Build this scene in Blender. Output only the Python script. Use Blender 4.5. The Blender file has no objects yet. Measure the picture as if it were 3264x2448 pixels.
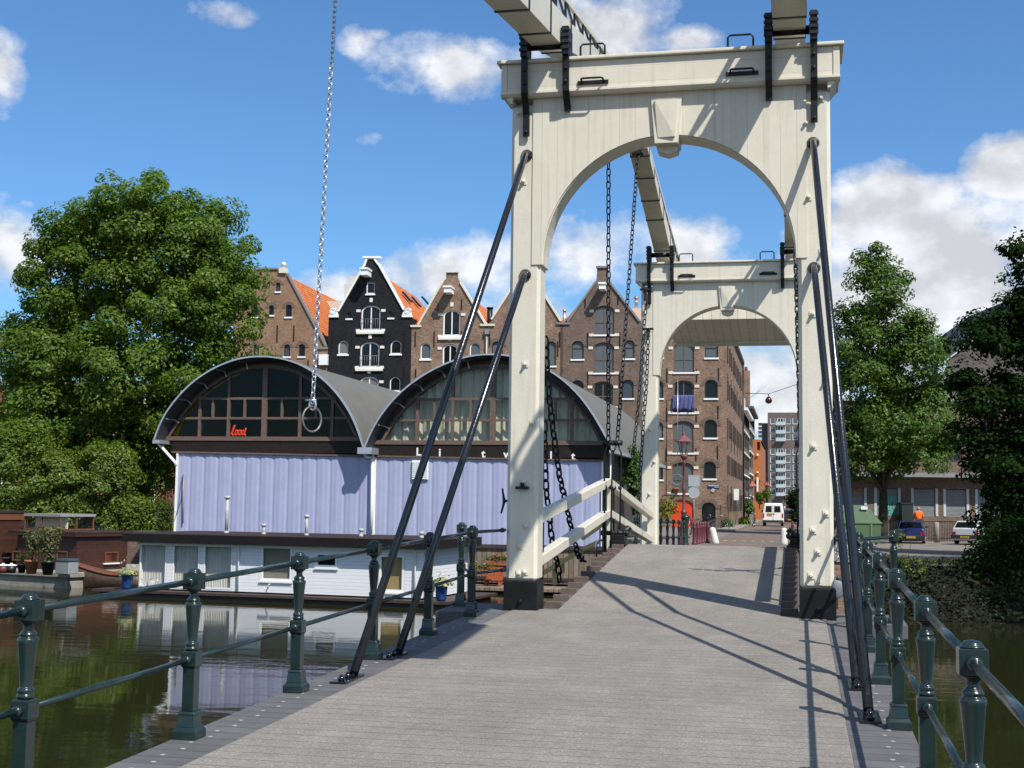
import bpy, bmesh, math, random
import numpy as np
from math import sin, cos, tan, radians, pi, atan2, sqrt
from mathutils import Vector, Matrix, geometry

scene = bpy.context.scene
COL = scene.collection
random.seed(7)
rng = np.random.default_rng(11)

# ------------------------------------------------------------------ camera
# x right, y along the bridge away from the viewer, z up; z = 0 at the foot of the near portal
FPX = 4216.1                      # focal length in pixels of the 3264 x 2448 photograph
YAW, PITCH, ROLL = .2136, .0901, .0132
CAM = np.array([1.6974, 0.0, 1.4227])
_f = np.array([-sin(YAW)*cos(PITCH), cos(YAW)*cos(PITCH), sin(PITCH)])
_r = np.array([cos(YAW), sin(YAW), 0.0])
_u = np.cross(_r, _f)
RIGHT = cos(ROLL)*_r + sin(ROLL)*_u
UP = -sin(ROLL)*_r + cos(ROLL)*_u
cd = bpy.data.cameras.new('camera')
cam = bpy.data.objects.new('camera', cd)
COL.objects.link(cam)
cd.sensor_width = 36.0
cd.lens = FPX/3264*36.0
cd.clip_start = .05
cd.clip_end = 6000
cam.matrix_world = Matrix(((RIGHT[0], UP[0], -_f[0], CAM[0]), (RIGHT[1], UP[1], -_f[1], CAM[1]),
                           (RIGHT[2], UP[2], -_f[2], CAM[2]), (0, 0, 0, 1)))
scene.camera = cam

# ------------------------------------------------------------------ sun and sky
SUN_EL = radians(50.0)
SUN_DIR = Vector((.456, -.453, .767)).normalized()          # towards the sun
sl = bpy.data.lights.new('sun', 'SUN')
sl.energy = 5.0
sl.angle = radians(.55)
sl.color = (1.0, .955, .88)
so = bpy.data.objects.new('sun', sl)
COL.objects.link(so)
so.rotation_euler = SUN_DIR.to_track_quat('Z', 'Y').to_euler()
so.location = (20, -20, 40)

w = bpy.data.worlds.new('World')
scene.world = w
w.use_nodes = True
nt = w.node_tree
nt.nodes.clear()
def N(tree, typ, **kw):
    n = tree.nodes.new(typ)
    for k, v in kw.items():
        if k.startswith('i_'):
            n.inputs[int(k[2:])].default_value = v
        else:
            setattr(n, k, v)
    return n
def MT(tree, op, a, b=None, c=None, clamp=False):
    n = tree.nodes.new('ShaderNodeMath'); n.operation = op; n.use_clamp = clamp
    for i, v in enumerate((a, b, c)):
        if v is None: continue
        if isinstance(v, (int, float)): n.inputs[i].default_value = v
        else: tree.links.new(v, n.inputs[i])
    return n.outputs[0]
out = N(nt, 'ShaderNodeOutputWorld')
bg = N(nt, 'ShaderNodeBackground')
bg.inputs[1].default_value = .092
sky = N(nt, 'ShaderNodeTexSky')
sky.sky_type = 'NISHITA'
sky.sun_disc = False
sky.sun_elevation = SUN_EL
sky.sun_rotation = atan2(SUN_DIR.x, SUN_DIR.y)
sky.altitude = 0; sky.air_density = 1.0; sky.dust_density = .7; sky.ozone_density = 1.6
tint = N(nt, 'ShaderNodeMix', data_type='RGBA', blend_type='MULTIPLY')
tint.inputs[0].default_value = 1.0
nt.links.new(sky.outputs[0], tint.inputs[6])
tint.inputs[7].default_value = (.69, 1.08, 1.44, 1)
tc = N(nt, 'ShaderNodeTexCoord')
sep = N(nt, 'ShaderNodeSeparateXYZ')
nt.links.new(tc.outputs['Generated'], sep.inputs[0])
X_, Y_, Z_ = sep.outputs
az = MT(nt, 'ARCTAN2', X_, Y_)
el = MT(nt, 'ARCSINE', Z_)
# cloud banks: azimuth, elevation, half widths (degrees), strength
def dirpx(px, py):
    d = _f + RIGHT*((px/.6777-1632)/FPX) - UP*((py/.6777-1224)/FPX)
    d = d/np.linalg.norm(d)
    return atan2(d[0], d[1]), math.asin(d[2])
BANKS = [(1010, 148, 185, 62, .92), (900, 180, 80, 34, .55), (1290, 45, 150, 95, .95), (1490, 85, 90, 34, .72), (770, 90, 46, 40, .50), (800, 72, 46, 16, .42), (480, 26, 78, 30, .52),
         (5, 150, 62, 80, .95), (20, 540, 90, 85, 1.0), (985, 590, 150, 75, 1.0), (1270, 570, 130, 110, .8), (1480, 560, 110, 80, .95),
         (1920, 450, 150, 85, 1.25), (2060, 540, 210, 110, 1.25), (2180, 360, 90, 70, 1.25), (1900, 640, 190, 160, 1.0), (2010, 285, 60, 34, .6),
         (1640, 850, 260, 170, .82), (2150, 720, 250, 140, 1.0), (690, 640, 110, 60, .8), (1130, 680, 220, 70, .75), (60, 440, 24, 18, .5), (790, 300, 40, 20, .42)]
acc = None
K = 1/2857.24
vec = N(nt, 'ShaderNodeCombineXYZ')
nt.links.new(az, vec.inputs[0]); nt.links.new(el, vec.inputs[1])
for (px, py, sx, sy, st) in BANKS:
    a0, e0 = dirpx(px, py)
    dx = MT(nt, 'MULTIPLY', MT(nt, 'SUBTRACT', az, a0), 1/(sx*K))
    dy = MT(nt, 'MULTIPLY', MT(nt, 'SUBTRACT', el, e0), 1/(sy*K))
    r2 = MT(nt, 'ADD', MT(nt, 'MULTIPLY', dx, dx), MT(nt, 'MULTIPLY', dy, dy))
    g = MT(nt, 'MULTIPLY', MT(nt, 'POWER', 2.718, MT(nt, 'MULTIPLY', r2, -.9)), st)
    acc = g if acc is None else MT(nt, 'MAXIMUM', acc, g)
# a few soft banks round the rest of the sky, so that the reflections and the light have clouds too
def fbm(off, scale, detail, rough):
    mp = N(nt, 'ShaderNodeMapping'); mp.inputs['Location'].default_value = off
    mp.inputs['Scale'].default_value = (1.0, 1.25, 1)
    nt.links.new(vec.outputs[0], mp.inputs[0])
    n = N(nt, 'ShaderNodeTexNoise'); n.inputs['Scale'].default_value = scale
    n.inputs['Detail'].default_value = detail; n.inputs['Roughness'].default_value = rough
    nt.links.new(mp.outputs[0], n.inputs['Vector'])
    return n.outputs['Fac']
nz = fbm((3.1, 1.7, 0), 14.0, 10, .60)
nz2 = fbm((3.1-.008, 1.7-.016, 0), 14.0, 5, .52)
wide = fbm((9, 4, 0), 2.2, 4, .55)
away = MT(nt, 'MULTIPLY', MT(nt, 'SUBTRACT', MT(nt, 'ABSOLUTE', MT(nt, 'ADD', az, .21)), .5), 3.0, clamp=True)
acc = MT(nt, 'MAXIMUM', acc, MT(nt, 'MULTIPLY', away, MT(nt, 'MULTIPLY', MT(nt, 'SUBTRACT', wide, .46), 6.0, clamp=True)))
dens = MT(nt, 'ADD', MT(nt, 'MULTIPLY', acc, 1.05), MT(nt, 'MULTIPLY', MT(nt, 'MULTIPLY', MT(nt, 'SUBTRACT', nz, .5), 2.2), MT(nt, 'MULTIPLY', acc, 4.0, clamp=True)))
cov = MT(nt, 'MULTIPLY', MT(nt, 'SUBTRACT', dens, .30), 1.75, clamp=True)
cov = MT(nt, 'SMOOTH_MIN', cov, .95, .1)
lit = MT(nt, 'ADD', .88, MT(nt, 'MULTIPLY', MT(nt, 'SUBTRACT', nz, nz2), 1.5))
lit = MT(nt, 'SUBTRACT', lit, MT(nt, 'MULTIPLY', MT(nt, 'SUBTRACT', dens, .75, clamp=True), .12))
lit = MT(nt, 'MAXIMUM', MT(nt, 'MINIMUM', lit, 1.04), .70)
lit = MT(nt, 'MULTIPLY', lit, 9.3)
cc = N(nt, 'ShaderNodeCombineColor')
nt.links.new(MT(nt, 'MULTIPLY', lit, .975), cc.inputs[0]); nt.links.new(MT(nt, 'MULTIPLY', lit, .99), cc.inputs[1]); nt.links.new(MT(nt, 'MULTIPLY', lit, 1.03), cc.inputs[2])
mix = N(nt, 'ShaderNodeMix', data_type='RGBA')
nt.links.new(cov, mix.inputs[0]); nt.links.new(tint.outputs[2], mix.inputs[6]); nt.links.new(cc.outputs[0], mix.inputs[7])
nt.links.new(mix.outputs[2], bg.inputs[0])
nt.links.new(bg.outputs[0], out.inputs[0])

vs = scene.view_settings
vs.view_transform = 'Standard'; vs.look = 'None'; vs.exposure = .2; vs.gamma = 1
scene.cycles.max_bounces = 8
scene.cycles.transparent_max_bounces = 12
scene.cycles.caustics_reflective = False
scene.cycles.caustics_refractive = False

# ------------------------------------------------------------------ pixel -> world helpers (source pixels of the photograph)
def ray(p):
    return _f + RIGHT*((p[0]-1632)/FPX) - UP*((p[1]-1224)/FPX)
def onpl(p, P0, n):
    d = ray(p); n = np.array(n, float)
    return CAM + d*(((np.array(P0)-CAM)@n)/(d@n))
def onY(p, Y): return onpl(p, (0, Y, 0), (0, 1, 0))
def onX(p, X): return onpl(p, (X, 0, 0), (1, 0, 0))
def onZ(p, Z): return onpl(p, (0, 0, Z), (0, 0, 1))
def onD(p, d): return onpl(p, CAM+_f*d, _f)       # at camera depth d
def cr(x0, y0, wsrc, wimg):
    k = wsrc/wimg
    return lambda x, y: (x0+x*k, y0+y*k)
def dp(x, y): return (x/.6777, y/.6777)
c1 = cr(1500, 0, 1250, 2206); c2 = cr(1500, 800, 1250, 2206); c3 = cr(1500, 1640, 1000, 2053); c4 = cr(2400, 1640, 864, 1774)
c5 = cr(0, 1600, 900, 1761); c6 = cr(800, 1600, 900, 1761); c7 = cr(450, 1050, 900, 2133); c8 = cr(1150, 1050, 900, 2133)
b1 = cr(800, 780, 800, 2212); b3 = cr(2050, 1050, 600, 1422); b4 = cr(2600, 1100, 664, 1695); b6 = cr(0, 1300, 600, 1659)
z1 = cr(1550, 180, 300, 1659); z2 = cr(2400, 80, 350, 1659); z3 = cr(1560, 1740, 300, 1914); z4 = cr(1820, 1480, 360, 1659)
b8 = cr(2660, 1500, 604, 2212); z7 = cr(2130, 1350, 320, 1361); s7 = cr(2300, 1450, 400, 2141)

# ------------------------------------------------------------------ materials
MATS = {}
def mat(name, col, rough=.6, metal=0.0, var=.12, scale=6.0, bump=0.0, bscale=None, spec=.5, coat=0.0, stain=None):
    if name in MATS: return MATS[name]
    m = bpy.data.materials.new(name); m.use_nodes = True
    t = m.node_tree; b = t.nodes['Principled BSDF']
    b.inputs['Roughness'].default_value = rough; b.inputs['Metallic'].default_value = metal
    b.inputs['Specular IOR Level'].default_value = spec
    if coat: b.inputs['Coat Weight'].default_value = coat; b.inputs['Coat Roughness'].default_value = .08
    tcn = t.nodes.new('ShaderNodeTexCoord')
    nzn = t.nodes.new('ShaderNodeTexNoise'); nzn.inputs['Scale'].default_value = scale; nzn.inputs['Detail'].default_value = 6
    nzn.inputs['Roughness'].default_value = .65
    t.links.new(tcn.outputs['Object'], nzn.inputs['Vector'])
    rp = t.nodes.new('ShaderNodeMapRange')
    rp.inputs[1].default_value = .3; rp.inputs[2].default_value = .7
    rp.inputs[3].default_value = 1-var; rp.inputs[4].default_value = 1+var
    t.links.new(nzn.outputs[0], rp.inputs[0])
    mx = t.nodes.new('ShaderNodeVectorMath'); mx.operation = 'SCALE'
    mx.inputs[0].default_value = col[:3]
    t.links.new(rp.outputs[0], mx.inputs['Scale'])
    last = mx.outputs[0]
    if stain:
        n2 = t.nodes.new('ShaderNodeTexNoise'); n2.inputs['Scale'].default_value = stain[1]; n2.inputs['Detail'].default_value = 8; n2.inputs['Roughness'].default_value = .7
        t.links.new(tcn.outputs['Object'], n2.inputs['Vector'])
        r2 = t.nodes.new('ShaderNodeMapRange'); r2.inputs[1].default_value = .52; r2.inputs[2].default_value = .75
        r2.inputs[3].default_value = 0; r2.inputs[4].default_value = stain[2]
        t.links.new(n2.outputs[0], r2.inputs[0])
        m2 = t.nodes.new('ShaderNodeMix'); m2.data_type = 'RGBA'
        t.links.new(r2.outputs[0], m2.inputs[0]); t.links.new(last, m2.inputs[6]); m2.inputs[7].default_value = (*stain[0], 1)
        last = m2.outputs[2]
    t.links.new(last, b.inputs['Base Color'])
    if bump:
        n3 = t.nodes.new('ShaderNodeTexNoise'); n3.inputs['Scale'].default_value = bscale or scale*4; n3.inputs['Detail'].default_value = 4
        t.links.new(tcn.outputs['Object'], n3.inputs['Vector'])
        bp = t.nodes.new('ShaderNodeBump'); bp.inputs['Strength'].default_value = bump; bp.inputs['Distance'].default_value = .02
        t.links.new(n3.outputs[0], bp.inputs['Height']); t.links.new(bp.outputs[0], b.inputs['Normal'])
    MATS[name] = m
    return m
def planks(name, col, width, axis=0, rough=.6, var=.1, gap=.035, gapcol=.45, pervar=.1, bump=.5, coord='Object', spec=.4, streak=None, uneven=False):
    """boards laid side by side: a groove every `width` metres along `axis` of the coordinates"""
    if name in MATS: return MATS[name]
    m = mat(name, col, rough, var=var, scale=5, spec=spec)
    t = m.node_tree; b = t.nodes['Principled BSDF']
    tcn = t.nodes.new('ShaderNodeTexCoord'); sp = t.nodes.new('ShaderNodeSeparateXYZ')
    t.links.new(tcn.outputs[coord], sp.inputs[0])
    v = MT(t, 'MULTIPLY', sp.outputs[axis], 1/width)
    fr = MT(t, 'FRACT', v)
    d = MT(t, 'MINIMUM', fr, MT(t, 'SUBTRACT', 1.0, fr))
    g = MT(t, 'MULTIPLY', MT(t, 'SUBTRACT', gap, d), 1/(gap*.6), clamp=True)          # 1 in the groove
    if uneven:
        ng = t.nodes.new('ShaderNodeTexNoise'); ng.inputs['Scale'].default_value = 1.7; ng.inputs['Detail'].default_value = 6; ng.inputs['Roughness'].default_value = .7
        t.links.new(tcn.outputs[coord], ng.inputs['Vector'])
        g = MT(t, 'MULTIPLY', g, MT(t, 'MULTIPLY', MT(t, 'SUBTRACT', ng.outputs[0], .12), 2.4, clamp=True))
    wn = t.nodes.new('ShaderNodeTexWhiteNoise'); wn.noise_dimensions = '1D'
    t.links.new(MT(t, 'FLOOR', v), wn.inputs['W'])
    pv = MT(t, 'ADD', 1-pervar, MT(t, 'MULTIPLY', wn.outputs[0], 2*pervar))
    f = MT(t, 'MULTIPLY', pv, MT(t, 'SUBTRACT', 1.0, MT(t, 'MULTIPLY', g, 1-gapcol)))
    if streak:
        n2 = t.nodes.new('ShaderNodeTexNoise'); n2.inputs['Scale'].default_value = 1; n2.inputs['Detail'].default_value = 5
        mp = t.nodes.new('ShaderNodeMapping'); mp.inputs['Scale'].default_value = streak[:3]
        t.links.new(tcn.outputs[coord], mp.inputs[0]); t.links.new(mp.outputs[0], n2.inputs['Vector'])
        f = MT(t, 'MULTIPLY', f, MT(t, 'ADD', 1-streak[3]*.5, MT(t, 'MULTIPLY', n2.outputs[0], streak[3])))
    src = b.inputs['Base Color'].links[0].from_socket
    mx = t.nodes.new('ShaderNodeVectorMath'); mx.operation = 'SCALE'
    t.links.new(src, mx.inputs[0]); t.links.new(f, mx.inputs['Scale'])
    t.links.new(mx.outputs[0], b.inputs['Base Color'])
    bp = t.nodes.new('ShaderNodeBump'); bp.inputs['Strength'].default_value = bump; bp.inputs['Distance'].default_value = .012
    t.links.new(MT(t, 'SUBTRACT', 1.0, g), bp.inputs['Height']); t.links.new(bp.outputs[0], b.inputs['Normal'])
    return m
def brick(name, c1_, c2_, mortar, bw=.22, bh=.065, ms=.012, rough=.85, var=.25, soot=None):
    if name in MATS: return MATS[name]
    m = bpy.data.materials.new(name); m.use_nodes = True
    t = m.node_tree; b = t.nodes['Principled BSDF']; b.inputs['Roughness'].default_value = rough; b.inputs['Specular IOR Level'].default_value = .2
    uv = t.nodes.new('ShaderNodeUVMap'); uv.uv_map = 'UVMap'
    br = t.nodes.new('ShaderNodeTexBrick'); br.inputs['Scale'].default_value = 1
    br.inputs['Color1'].default_value = (*c1_, 1); br.inputs['Color2'].default_value = (*c2_, 1); br.inputs['Mortar'].default_value = (*mortar, 1)
    br.inputs['Mortar Size'].default_value = ms; br.inputs['Brick Width'].default_value = bw; br.inputs['Row Height'].default_value = bh
    br.inputs['Mortar Smooth'].default_value = .2; br.inputs['Bias'].default_value = -.1
    t.links.new(uv.outputs[0], br.inputs['Vector'])
    nzn = t.nodes.new('ShaderNodeTexNoise'); nzn.inputs['Scale'].default_value = .9; nzn.inputs['Detail'].default_value = 9; nzn.inputs['Roughness'].default_value = .75
    t.links.new(uv.outputs[0], nzn.inputs['Vector'])
    rp = t.nodes.new('ShaderNodeMapRange'); rp.inputs[1].default_value = .32; rp.inputs[2].default_value = .68
    rp.inputs[3].default_value = 1-var; rp.inputs[4].default_value = 1+var
    t.links.new(nzn.outputs[0], rp.inputs[0])
    nf = t.nodes.new('ShaderNodeTexNoise'); nf.inputs['Scale'].default_value = 5.5; nf.inputs['Detail'].default_value = 5; nf.inputs['Roughness'].default_value = .8
    mpf = t.nodes.new('ShaderNodeMapping'); mpf.inputs['Scale'].default_value = (.75, 2.4, 1); t.links.new(uv.outputs[0], mpf.inputs[0]); t.links.new(mpf.outputs[0], nf.inputs['Vector'])
    rf = t.nodes.new('ShaderNodeMapRange'); rf.inputs[1].default_value = .3; rf.inputs[2].default_value = .7; rf.inputs[3].default_value = 1-var*1.9; rf.inputs[4].default_value = 1+var*2.1
    t.links.new(nf.outputs[0], rf.inputs[0])
    mx = t.nodes.new('ShaderNodeVectorMath'); mx.operation = 'SCALE'
    t.links.new(br.outputs[0], mx.inputs[0]); t.links.new(MT(t, 'MULTIPLY', rp.outputs[0], rf.outputs[0]), mx.inputs['Scale'])
    t.links.new(mx.outputs[0], b.inputs['Base Color'])
    bp = t.nodes.new('ShaderNodeBump'); bp.inputs['Strength'].default_value = .35; bp.inputs['Distance'].default_value = .01
    t.links.new(br.outputs['Fac'], bp.inputs['Height']); bp.invert = True
    t.links.new(bp.outputs[0], b.inputs['Normal'])
    MATS[name] = m
    return m
def pane_mat(name, col=(.010, .011, .012), through=0.0, rough=.03, tintc=(.93, .92, .89)):
    """window glass: mirror-like by Fresnel over a dark room or, with `through`, over what stands behind"""
    if name in MATS: return MATS[name]
    m = bpy.data.materials.new(name); m.use_nodes = True
    t = m.node_tree; b = t.nodes['Principled BSDF']
    b.inputs['Base Color'].default_value = (*col, 1); b.inputs['Roughness'].default_value = rough; b.inputs['Specular IOR Level'].default_value = .28
    tcn = t.nodes.new('ShaderNodeTexCoord'); nzn = t.nodes.new('ShaderNodeTexNoise'); nzn.inputs['Scale'].default_value = 1.3; nzn.inputs['Detail'].default_value = 1
    t.links.new(tcn.outputs['Object'], nzn.inputs['Vector'])
    bp = t.nodes.new('ShaderNodeBump'); bp.inputs['Strength'].default_value = .12; bp.inputs['Distance'].default_value = .05
    t.links.new(nzn.outputs[0], bp.inputs['Height']); t.links.new(bp.outputs[0], b.inputs['Normal'])
    if through:
        tr = t.nodes.new('ShaderNodeBsdfTransparent'); tr.inputs[0].default_value = (*tintc, 1)
        gl = t.nodes.new('ShaderNodeBsdfGlossy'); gl.inputs['Roughness'].default_value = .02
        t.links.new(bp.outputs[0], gl.inputs['Normal'])
        fr = t.nodes.new('ShaderNodeLayerWeight'); fr.inputs[0].default_value = .5
        fk_ = MT(t, 'ADD', .010, MT(t, 'MULTIPLY', MT(t, 'POWER', fr.outputs['Facing'], 5.0), .9))
        m1 = t.nodes.new('ShaderNodeMixShader'); t.links.new(fk_, m1.inputs[0])
        t.links.new(tr.outputs[0], m1.inputs[1]); t.links.new(gl.outputs[0], m1.inputs[2])
        m2 = t.nodes.new('ShaderNodeMixShader'); m2.inputs[0].default_value = through
        t.links.new(b.outputs[0], m2.inputs[1]); t.links.new(m1.outputs[0], m2.inputs[2])
        t.links.new(m2.outputs[0], t.nodes['Material Output'].inputs[0])
    MATS[name] = m
    return m
def leaf_mat(name, dark, light, yellow=.06, trans=.35, rough=.45, bright=None, spec=.35):
    if name in MATS: return MATS[name]
    m = bpy.data.materials.new(name); m.use_nodes = True
    t = m.node_tree; b = t.nodes['Principled BSDF']; b.inputs['Roughness'].default_value = rough; b.inputs['Specular IOR Level'].default_value = spec
    g = t.nodes.new('ShaderNodeNewGeometry')
    cr_ = t.nodes.new('ShaderNodeValToRGB')
    cr_.color_ramp.elements[0].color = (*dark, 1); cr_.color_ramp.elements[1].color = (*light, 1)
    e = cr_.color_ramp.elements.new(1-yellow); e.color = (light[0]*.9, light[1]*.9, light[2]*.9, 1)
    cr_.color_ramp.elements[-1].color = (*bright, 1) if bright else (light[0]*1.7, light[1]*1.25, light[2]*.9, 1)
    t.links.new(g.outputs['Random Per Island'], cr_.inputs[0])
    t.links.new(cr_.outputs[0], b.inputs['Base Color'])
    tl = t.nodes.new('ShaderNodeBsdfTranslucent')
    sc = t.nodes.new('ShaderNodeVectorMath'); sc.operation = 'MULTIPLY'; sc.inputs[1].default_value = (1.3, 1.5, .5)
    t.links.new(cr_.outputs[0], sc.inputs[0]); t.links.new(sc.outputs[0], tl.inputs[0])
    mx = t.nodes.new('ShaderNodeMixShader'); mx.inputs[0].default_value = trans
    t.links.new(b.outputs[0], mx.inputs[1]); t.links.new(tl.outputs[0], mx.inputs[2])
    t.links.new(mx.outputs[0], t.nodes['Material Output'].inputs[0])
    MATS[name] = m
    return m

M_CREAM = mat('cream paint', (.66, .615, .505), .42, var=.04, scale=3, bump=.12, bscale=34, stain=((.46, .41, .32), 2.4, .34))
M_CREAMB = planks('cream boards', (.66, .615, .505), .213, 0, .45, var=.05, gap=.018, gapcol=.72, pervar=.02, bump=.35)
M_CREAMH = planks('cream horizontal boards', (.66, .615, .505), .215, 2, .45, var=.05, gap=.016, gapcol=.75, pervar=.02, bump=.3)
def streaks(m, col, amt, sc=(9, 9, .55)):
    t = m.node_tree; b = t.nodes['Principled BSDF']
    tcn = t.nodes.new('ShaderNodeTexCoord'); mp = t.nodes.new('ShaderNodeMapping'); mp.inputs['Scale'].default_value = sc
    n = t.nodes.new('ShaderNodeTexNoise'); n.inputs['Scale'].default_value = 1; n.inputs['Detail'].default_value = 7; n.inputs['Roughness'].default_value = .65
    t.links.new(tcn.outputs['Object'], mp.inputs[0]); t.links.new(mp.outputs[0], n.inputs['Vector'])
    r = t.nodes.new('ShaderNodeMapRange'); r.inputs[1].default_value = .53; r.inputs[2].default_value = .78; r.inputs[3].default_value = 0; r.inputs[4].default_value = amt
    t.links.new(n.outputs[0], r.inputs[0])
    src = b.inputs['Base Color'].links[0].from_socket
    mx = t.nodes.new('ShaderNodeMix'); mx.data_type = 'RGBA'
    t.links.new(r.outputs[0], mx.inputs[0]); t.links.new(src, mx.inputs[6]); mx.inputs[7].default_value = (*col, 1)
    t.links.new(mx.outputs[2], b.inputs['Base Color'])
for m_ in (M_CREAM, M_CREAMB, M_CREAMH): streaks(m_, (.34, .28, .20), .42)
M_TAR = mat('black tar paint', (.009, .009, .009), .5, var=.3, scale=5, bump=.2, bscale=25, spec=.22)
M_IRON = mat('black iron', (.010, .011, .012), .42, var=.3, scale=9, bump=.15, bscale=40, spec=.35)
M_GREEN = mat('dark green gloss paint', (.011, .0245, .0235), .26, var=.25, scale=7, bump=.03, bscale=70, stain=((.035, .03, .025), 9, .35), coat=.3)
M_STAY = mat('blue black gloss paint', (.007, .008, .011), .2, var=.2, scale=5, bump=.12, bscale=30, coat=.4)
M_GALV = mat('galvanised steel', (.55, .57, .6), .3, .9, var=.2, scale=20)
M_WHITE = mat('white paint', (.8, .8, .78), .5, var=.05, scale=3)
M_STONE = mat('pale stone', (.68, .62, .5), .8, var=.12, scale=4)
M_DKWOOD = mat('dark brown stained wood', (.05, .032, .024), .55, var=.35, scale=8, bump=.15)
M_FRAMEW = mat('weathered window wood', (.13, .085, .065), .6, var=.3, scale=9)
M_PANE = pane_mat('window glass')
M_PANELT = pane_mat('pale window glass', (.10, .115, .12), rough=.05)
M_GLASS = pane_mat('clear glass', through=.985, tintc=(1.0, .96, .88))
M_BRICK = brick('brown brick', (.255, .142, .086), (.155, .088, .06), (.22, .185, .145), var=.33)
M_PANEB = pane_mat('painted reflection window glass', (.05, .065, .08), rough=.06)  # bluish base colour stands in for a reflection in the pane
M_PANEC = pane_mat('window glass with net curtain', (.16, .16, .15), rough=.2)
M_BRICKO = brick('orange brown brick', (.29, .15, .08), (.22, .115, .065), (.23, .185, .14))
M_BRICKD = brick('dark brown brick', (.165, .10, .07), (.115, .072, .055), (.16, .14, .12))
M_BRICKK = brick('black painted brick', (.014, .014, .016), (.020, .020, .022), (.012, .012, .013), var=.4)
M_TILE = None

# ------------------------------------------------------------------ mesh builder
OFF = {}
def woff(o): return OFF.get(o.name, np.zeros(3)) if o else np.zeros(3)
class MB:
    def __init__(s): s.v = []; s.f = []; s.sm = []
    def add(s, vs_, fs_, smooth=False):
        o = len(s.v)
        s.v += [tuple(map(float, p)) for p in vs_]
        for f in fs_: s.f.append(tuple(o+i for i in f)); s.sm.append(smooth)
        return s
    def box(s, x0, x1, y0, y1, z0, z1):
        return s.add([(x, y, z) for z in (z0, z1) for y in (y0, y1) for x in (x0, x1)],
                     [(0, 2, 3, 1), (4, 5, 7, 6), (0, 1, 5, 4), (2, 6, 7, 3), (0, 4, 6, 2), (1, 3, 7, 5)])
    def hexa(s, b, t):
        """bottom quad b and top quad t, same order (counter clockwise from above)"""
        return s.add(list(b)+list(t), [(3, 2, 1, 0), (4, 5, 6, 7), (0, 1, 5, 4), (1, 2, 6, 5), (2, 3, 7, 6), (3, 0, 4, 7)])
    def bar(s, a, b, w_, h_, up=(0, 0, 1)):
        """rectangular bar from a to b, width w_ across, height h_ along up"""
        a = np.array(a, float); b = np.array(b, float); d = b-a; d /= np.linalg.norm(d)
        x = np.cross(d, np.array(up, float)); x /= np.linalg.norm(x); y = np.cross(x, d)
        q = [(-1, -1), (1, -1), (1, 1), (-1, 1)]
        vs_ = [p+x*i*w_/2+y*j*h_/2 for p in (a, b) for i, j in q]
        return s.add(vs_, [(0, 1, 2, 3), (7, 6, 5, 4), (1, 0, 4, 5), (2, 1, 5, 6), (3, 2, 6, 7), (0, 3, 7, 4)])
    def tube(s, pts, r, n=8, closed=False, smooth=True, caps=True):
        pts = [np.array(p, float) for p in pts]; m = len(pts)
        rr = r if hasattr(r, '__len__') else [r]*m
        o = len(s.v); prev = None
        for i, p in enumerate(pts):
            if closed: d = pts[(i+1) % m]-pts[i-1]
            else: d = pts[min(i+1, m-1)]-pts[max(i-1, 0)]
            d = d/(np.linalg.norm(d)+1e-12)
            if prev is None:
                ref = np.array((0, 0, 1.)) if abs(d[2]) < .9 else np.array((1., 0, 0))
                x = np.cross(d, ref)
            else: x = prev-d*(prev@d)
            x /= np.linalg.norm(x); prev = x; y = np.cross(d, x)
            for k in range(n):
                a = 2*pi*k/n
                s.v.append(tuple(p+(x*cos(a)+y*sin(a))*rr[i]))
        for i in range(m if closed else m-1):
            j = (i+1) % m
            for k in range(n):
                l = (k+1) % n
                s.f.append((o+i*n+k, o+i*n+l, o+j*n+l, o+j*n+k)); s.sm.append(smooth)
        if caps and not closed:
            s.f.append(tuple(o+k for k in range(n))[::-1]); s.sm.append(False)
            s.f.append(tuple(o+(m-1)*n+k for k in range(n))); s.sm.append(False)
        return s
    def lathe(s, prof, c=(0, 0, 0), n=16, axis=(0, 0, 1), smooth=True):
        """profile [(r, z)...] turned about axis through c"""
        ax = np.array(axis, float); ax /= np.linalg.norm(ax)
        ref = np.array((1., 0, 0)) if abs(ax[0]) < .9 else np.array((0, 1., 0))
        x = ref-ax*(ref@ax); x /= np.linalg.norm(x); y = np.cross(ax, x); c = np.array(c, float)
        o = len(s.v); m = len(prof)
        for (r, z) in prof:
            for k in range(n):
                a = 2*pi*k/n
                s.v.append(tuple(c+ax*z+(x*cos(a)+y*sin(a))*r))
        for i in range(m-1):
            for k in range(n):
                l = (k+1) % n
                s.f.append((o+i*n+k, o+i*n+l, o+(i+1)*n+l, o+(i+1)*n+k)); s.sm.append(smooth)
        s.f.append(tuple(o+k for k in range(n))[::-1]); s.sm.append(False)
        s.f.append(tuple(o+(m-1)*n+k for k in range(n))); s.sm.append(False)
        return s
    def prism(s, pts, d):
        """polygon pts (3D, planar) swept by vector d"""
        pts = [np.array(p, float) for p in pts]; n = len(pts); d = np.array(d, float)
        tri = geometry.tessellate_polygon([[Vector(p) for p in pts]])
        o = len(s.v)
        s.v += [tuple(p) for p in pts]+[tuple(p+d) for p in pts]
        nn = np.zeros(3)
        for i in range(n): nn += np.cross(pts[i], pts[(i+1) % n])
        fl = (nn@d) > 0
        if n <= 4:
            tri = [tuple(range(n))]
        for t in tri:
            t = tuple(t)
            a, b_, c_ = (pts[i] for i in t[:3])
            if (np.cross(b_-a, c_-a)@d) > 0: t = t[::-1]
            s.f.append(tuple(o+i for i in t)); s.sm.append(False)
            s.f.append(tuple(o+n+i for i in t[::-1])); s.sm.append(False)
        for i in range(n):
            j = (i+1) % n
            q = (o+i, o+j, o+n+j, o+n+i)
            s.f.append(q if fl else q[::-1]); s.sm.append(False)
        return s
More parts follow.
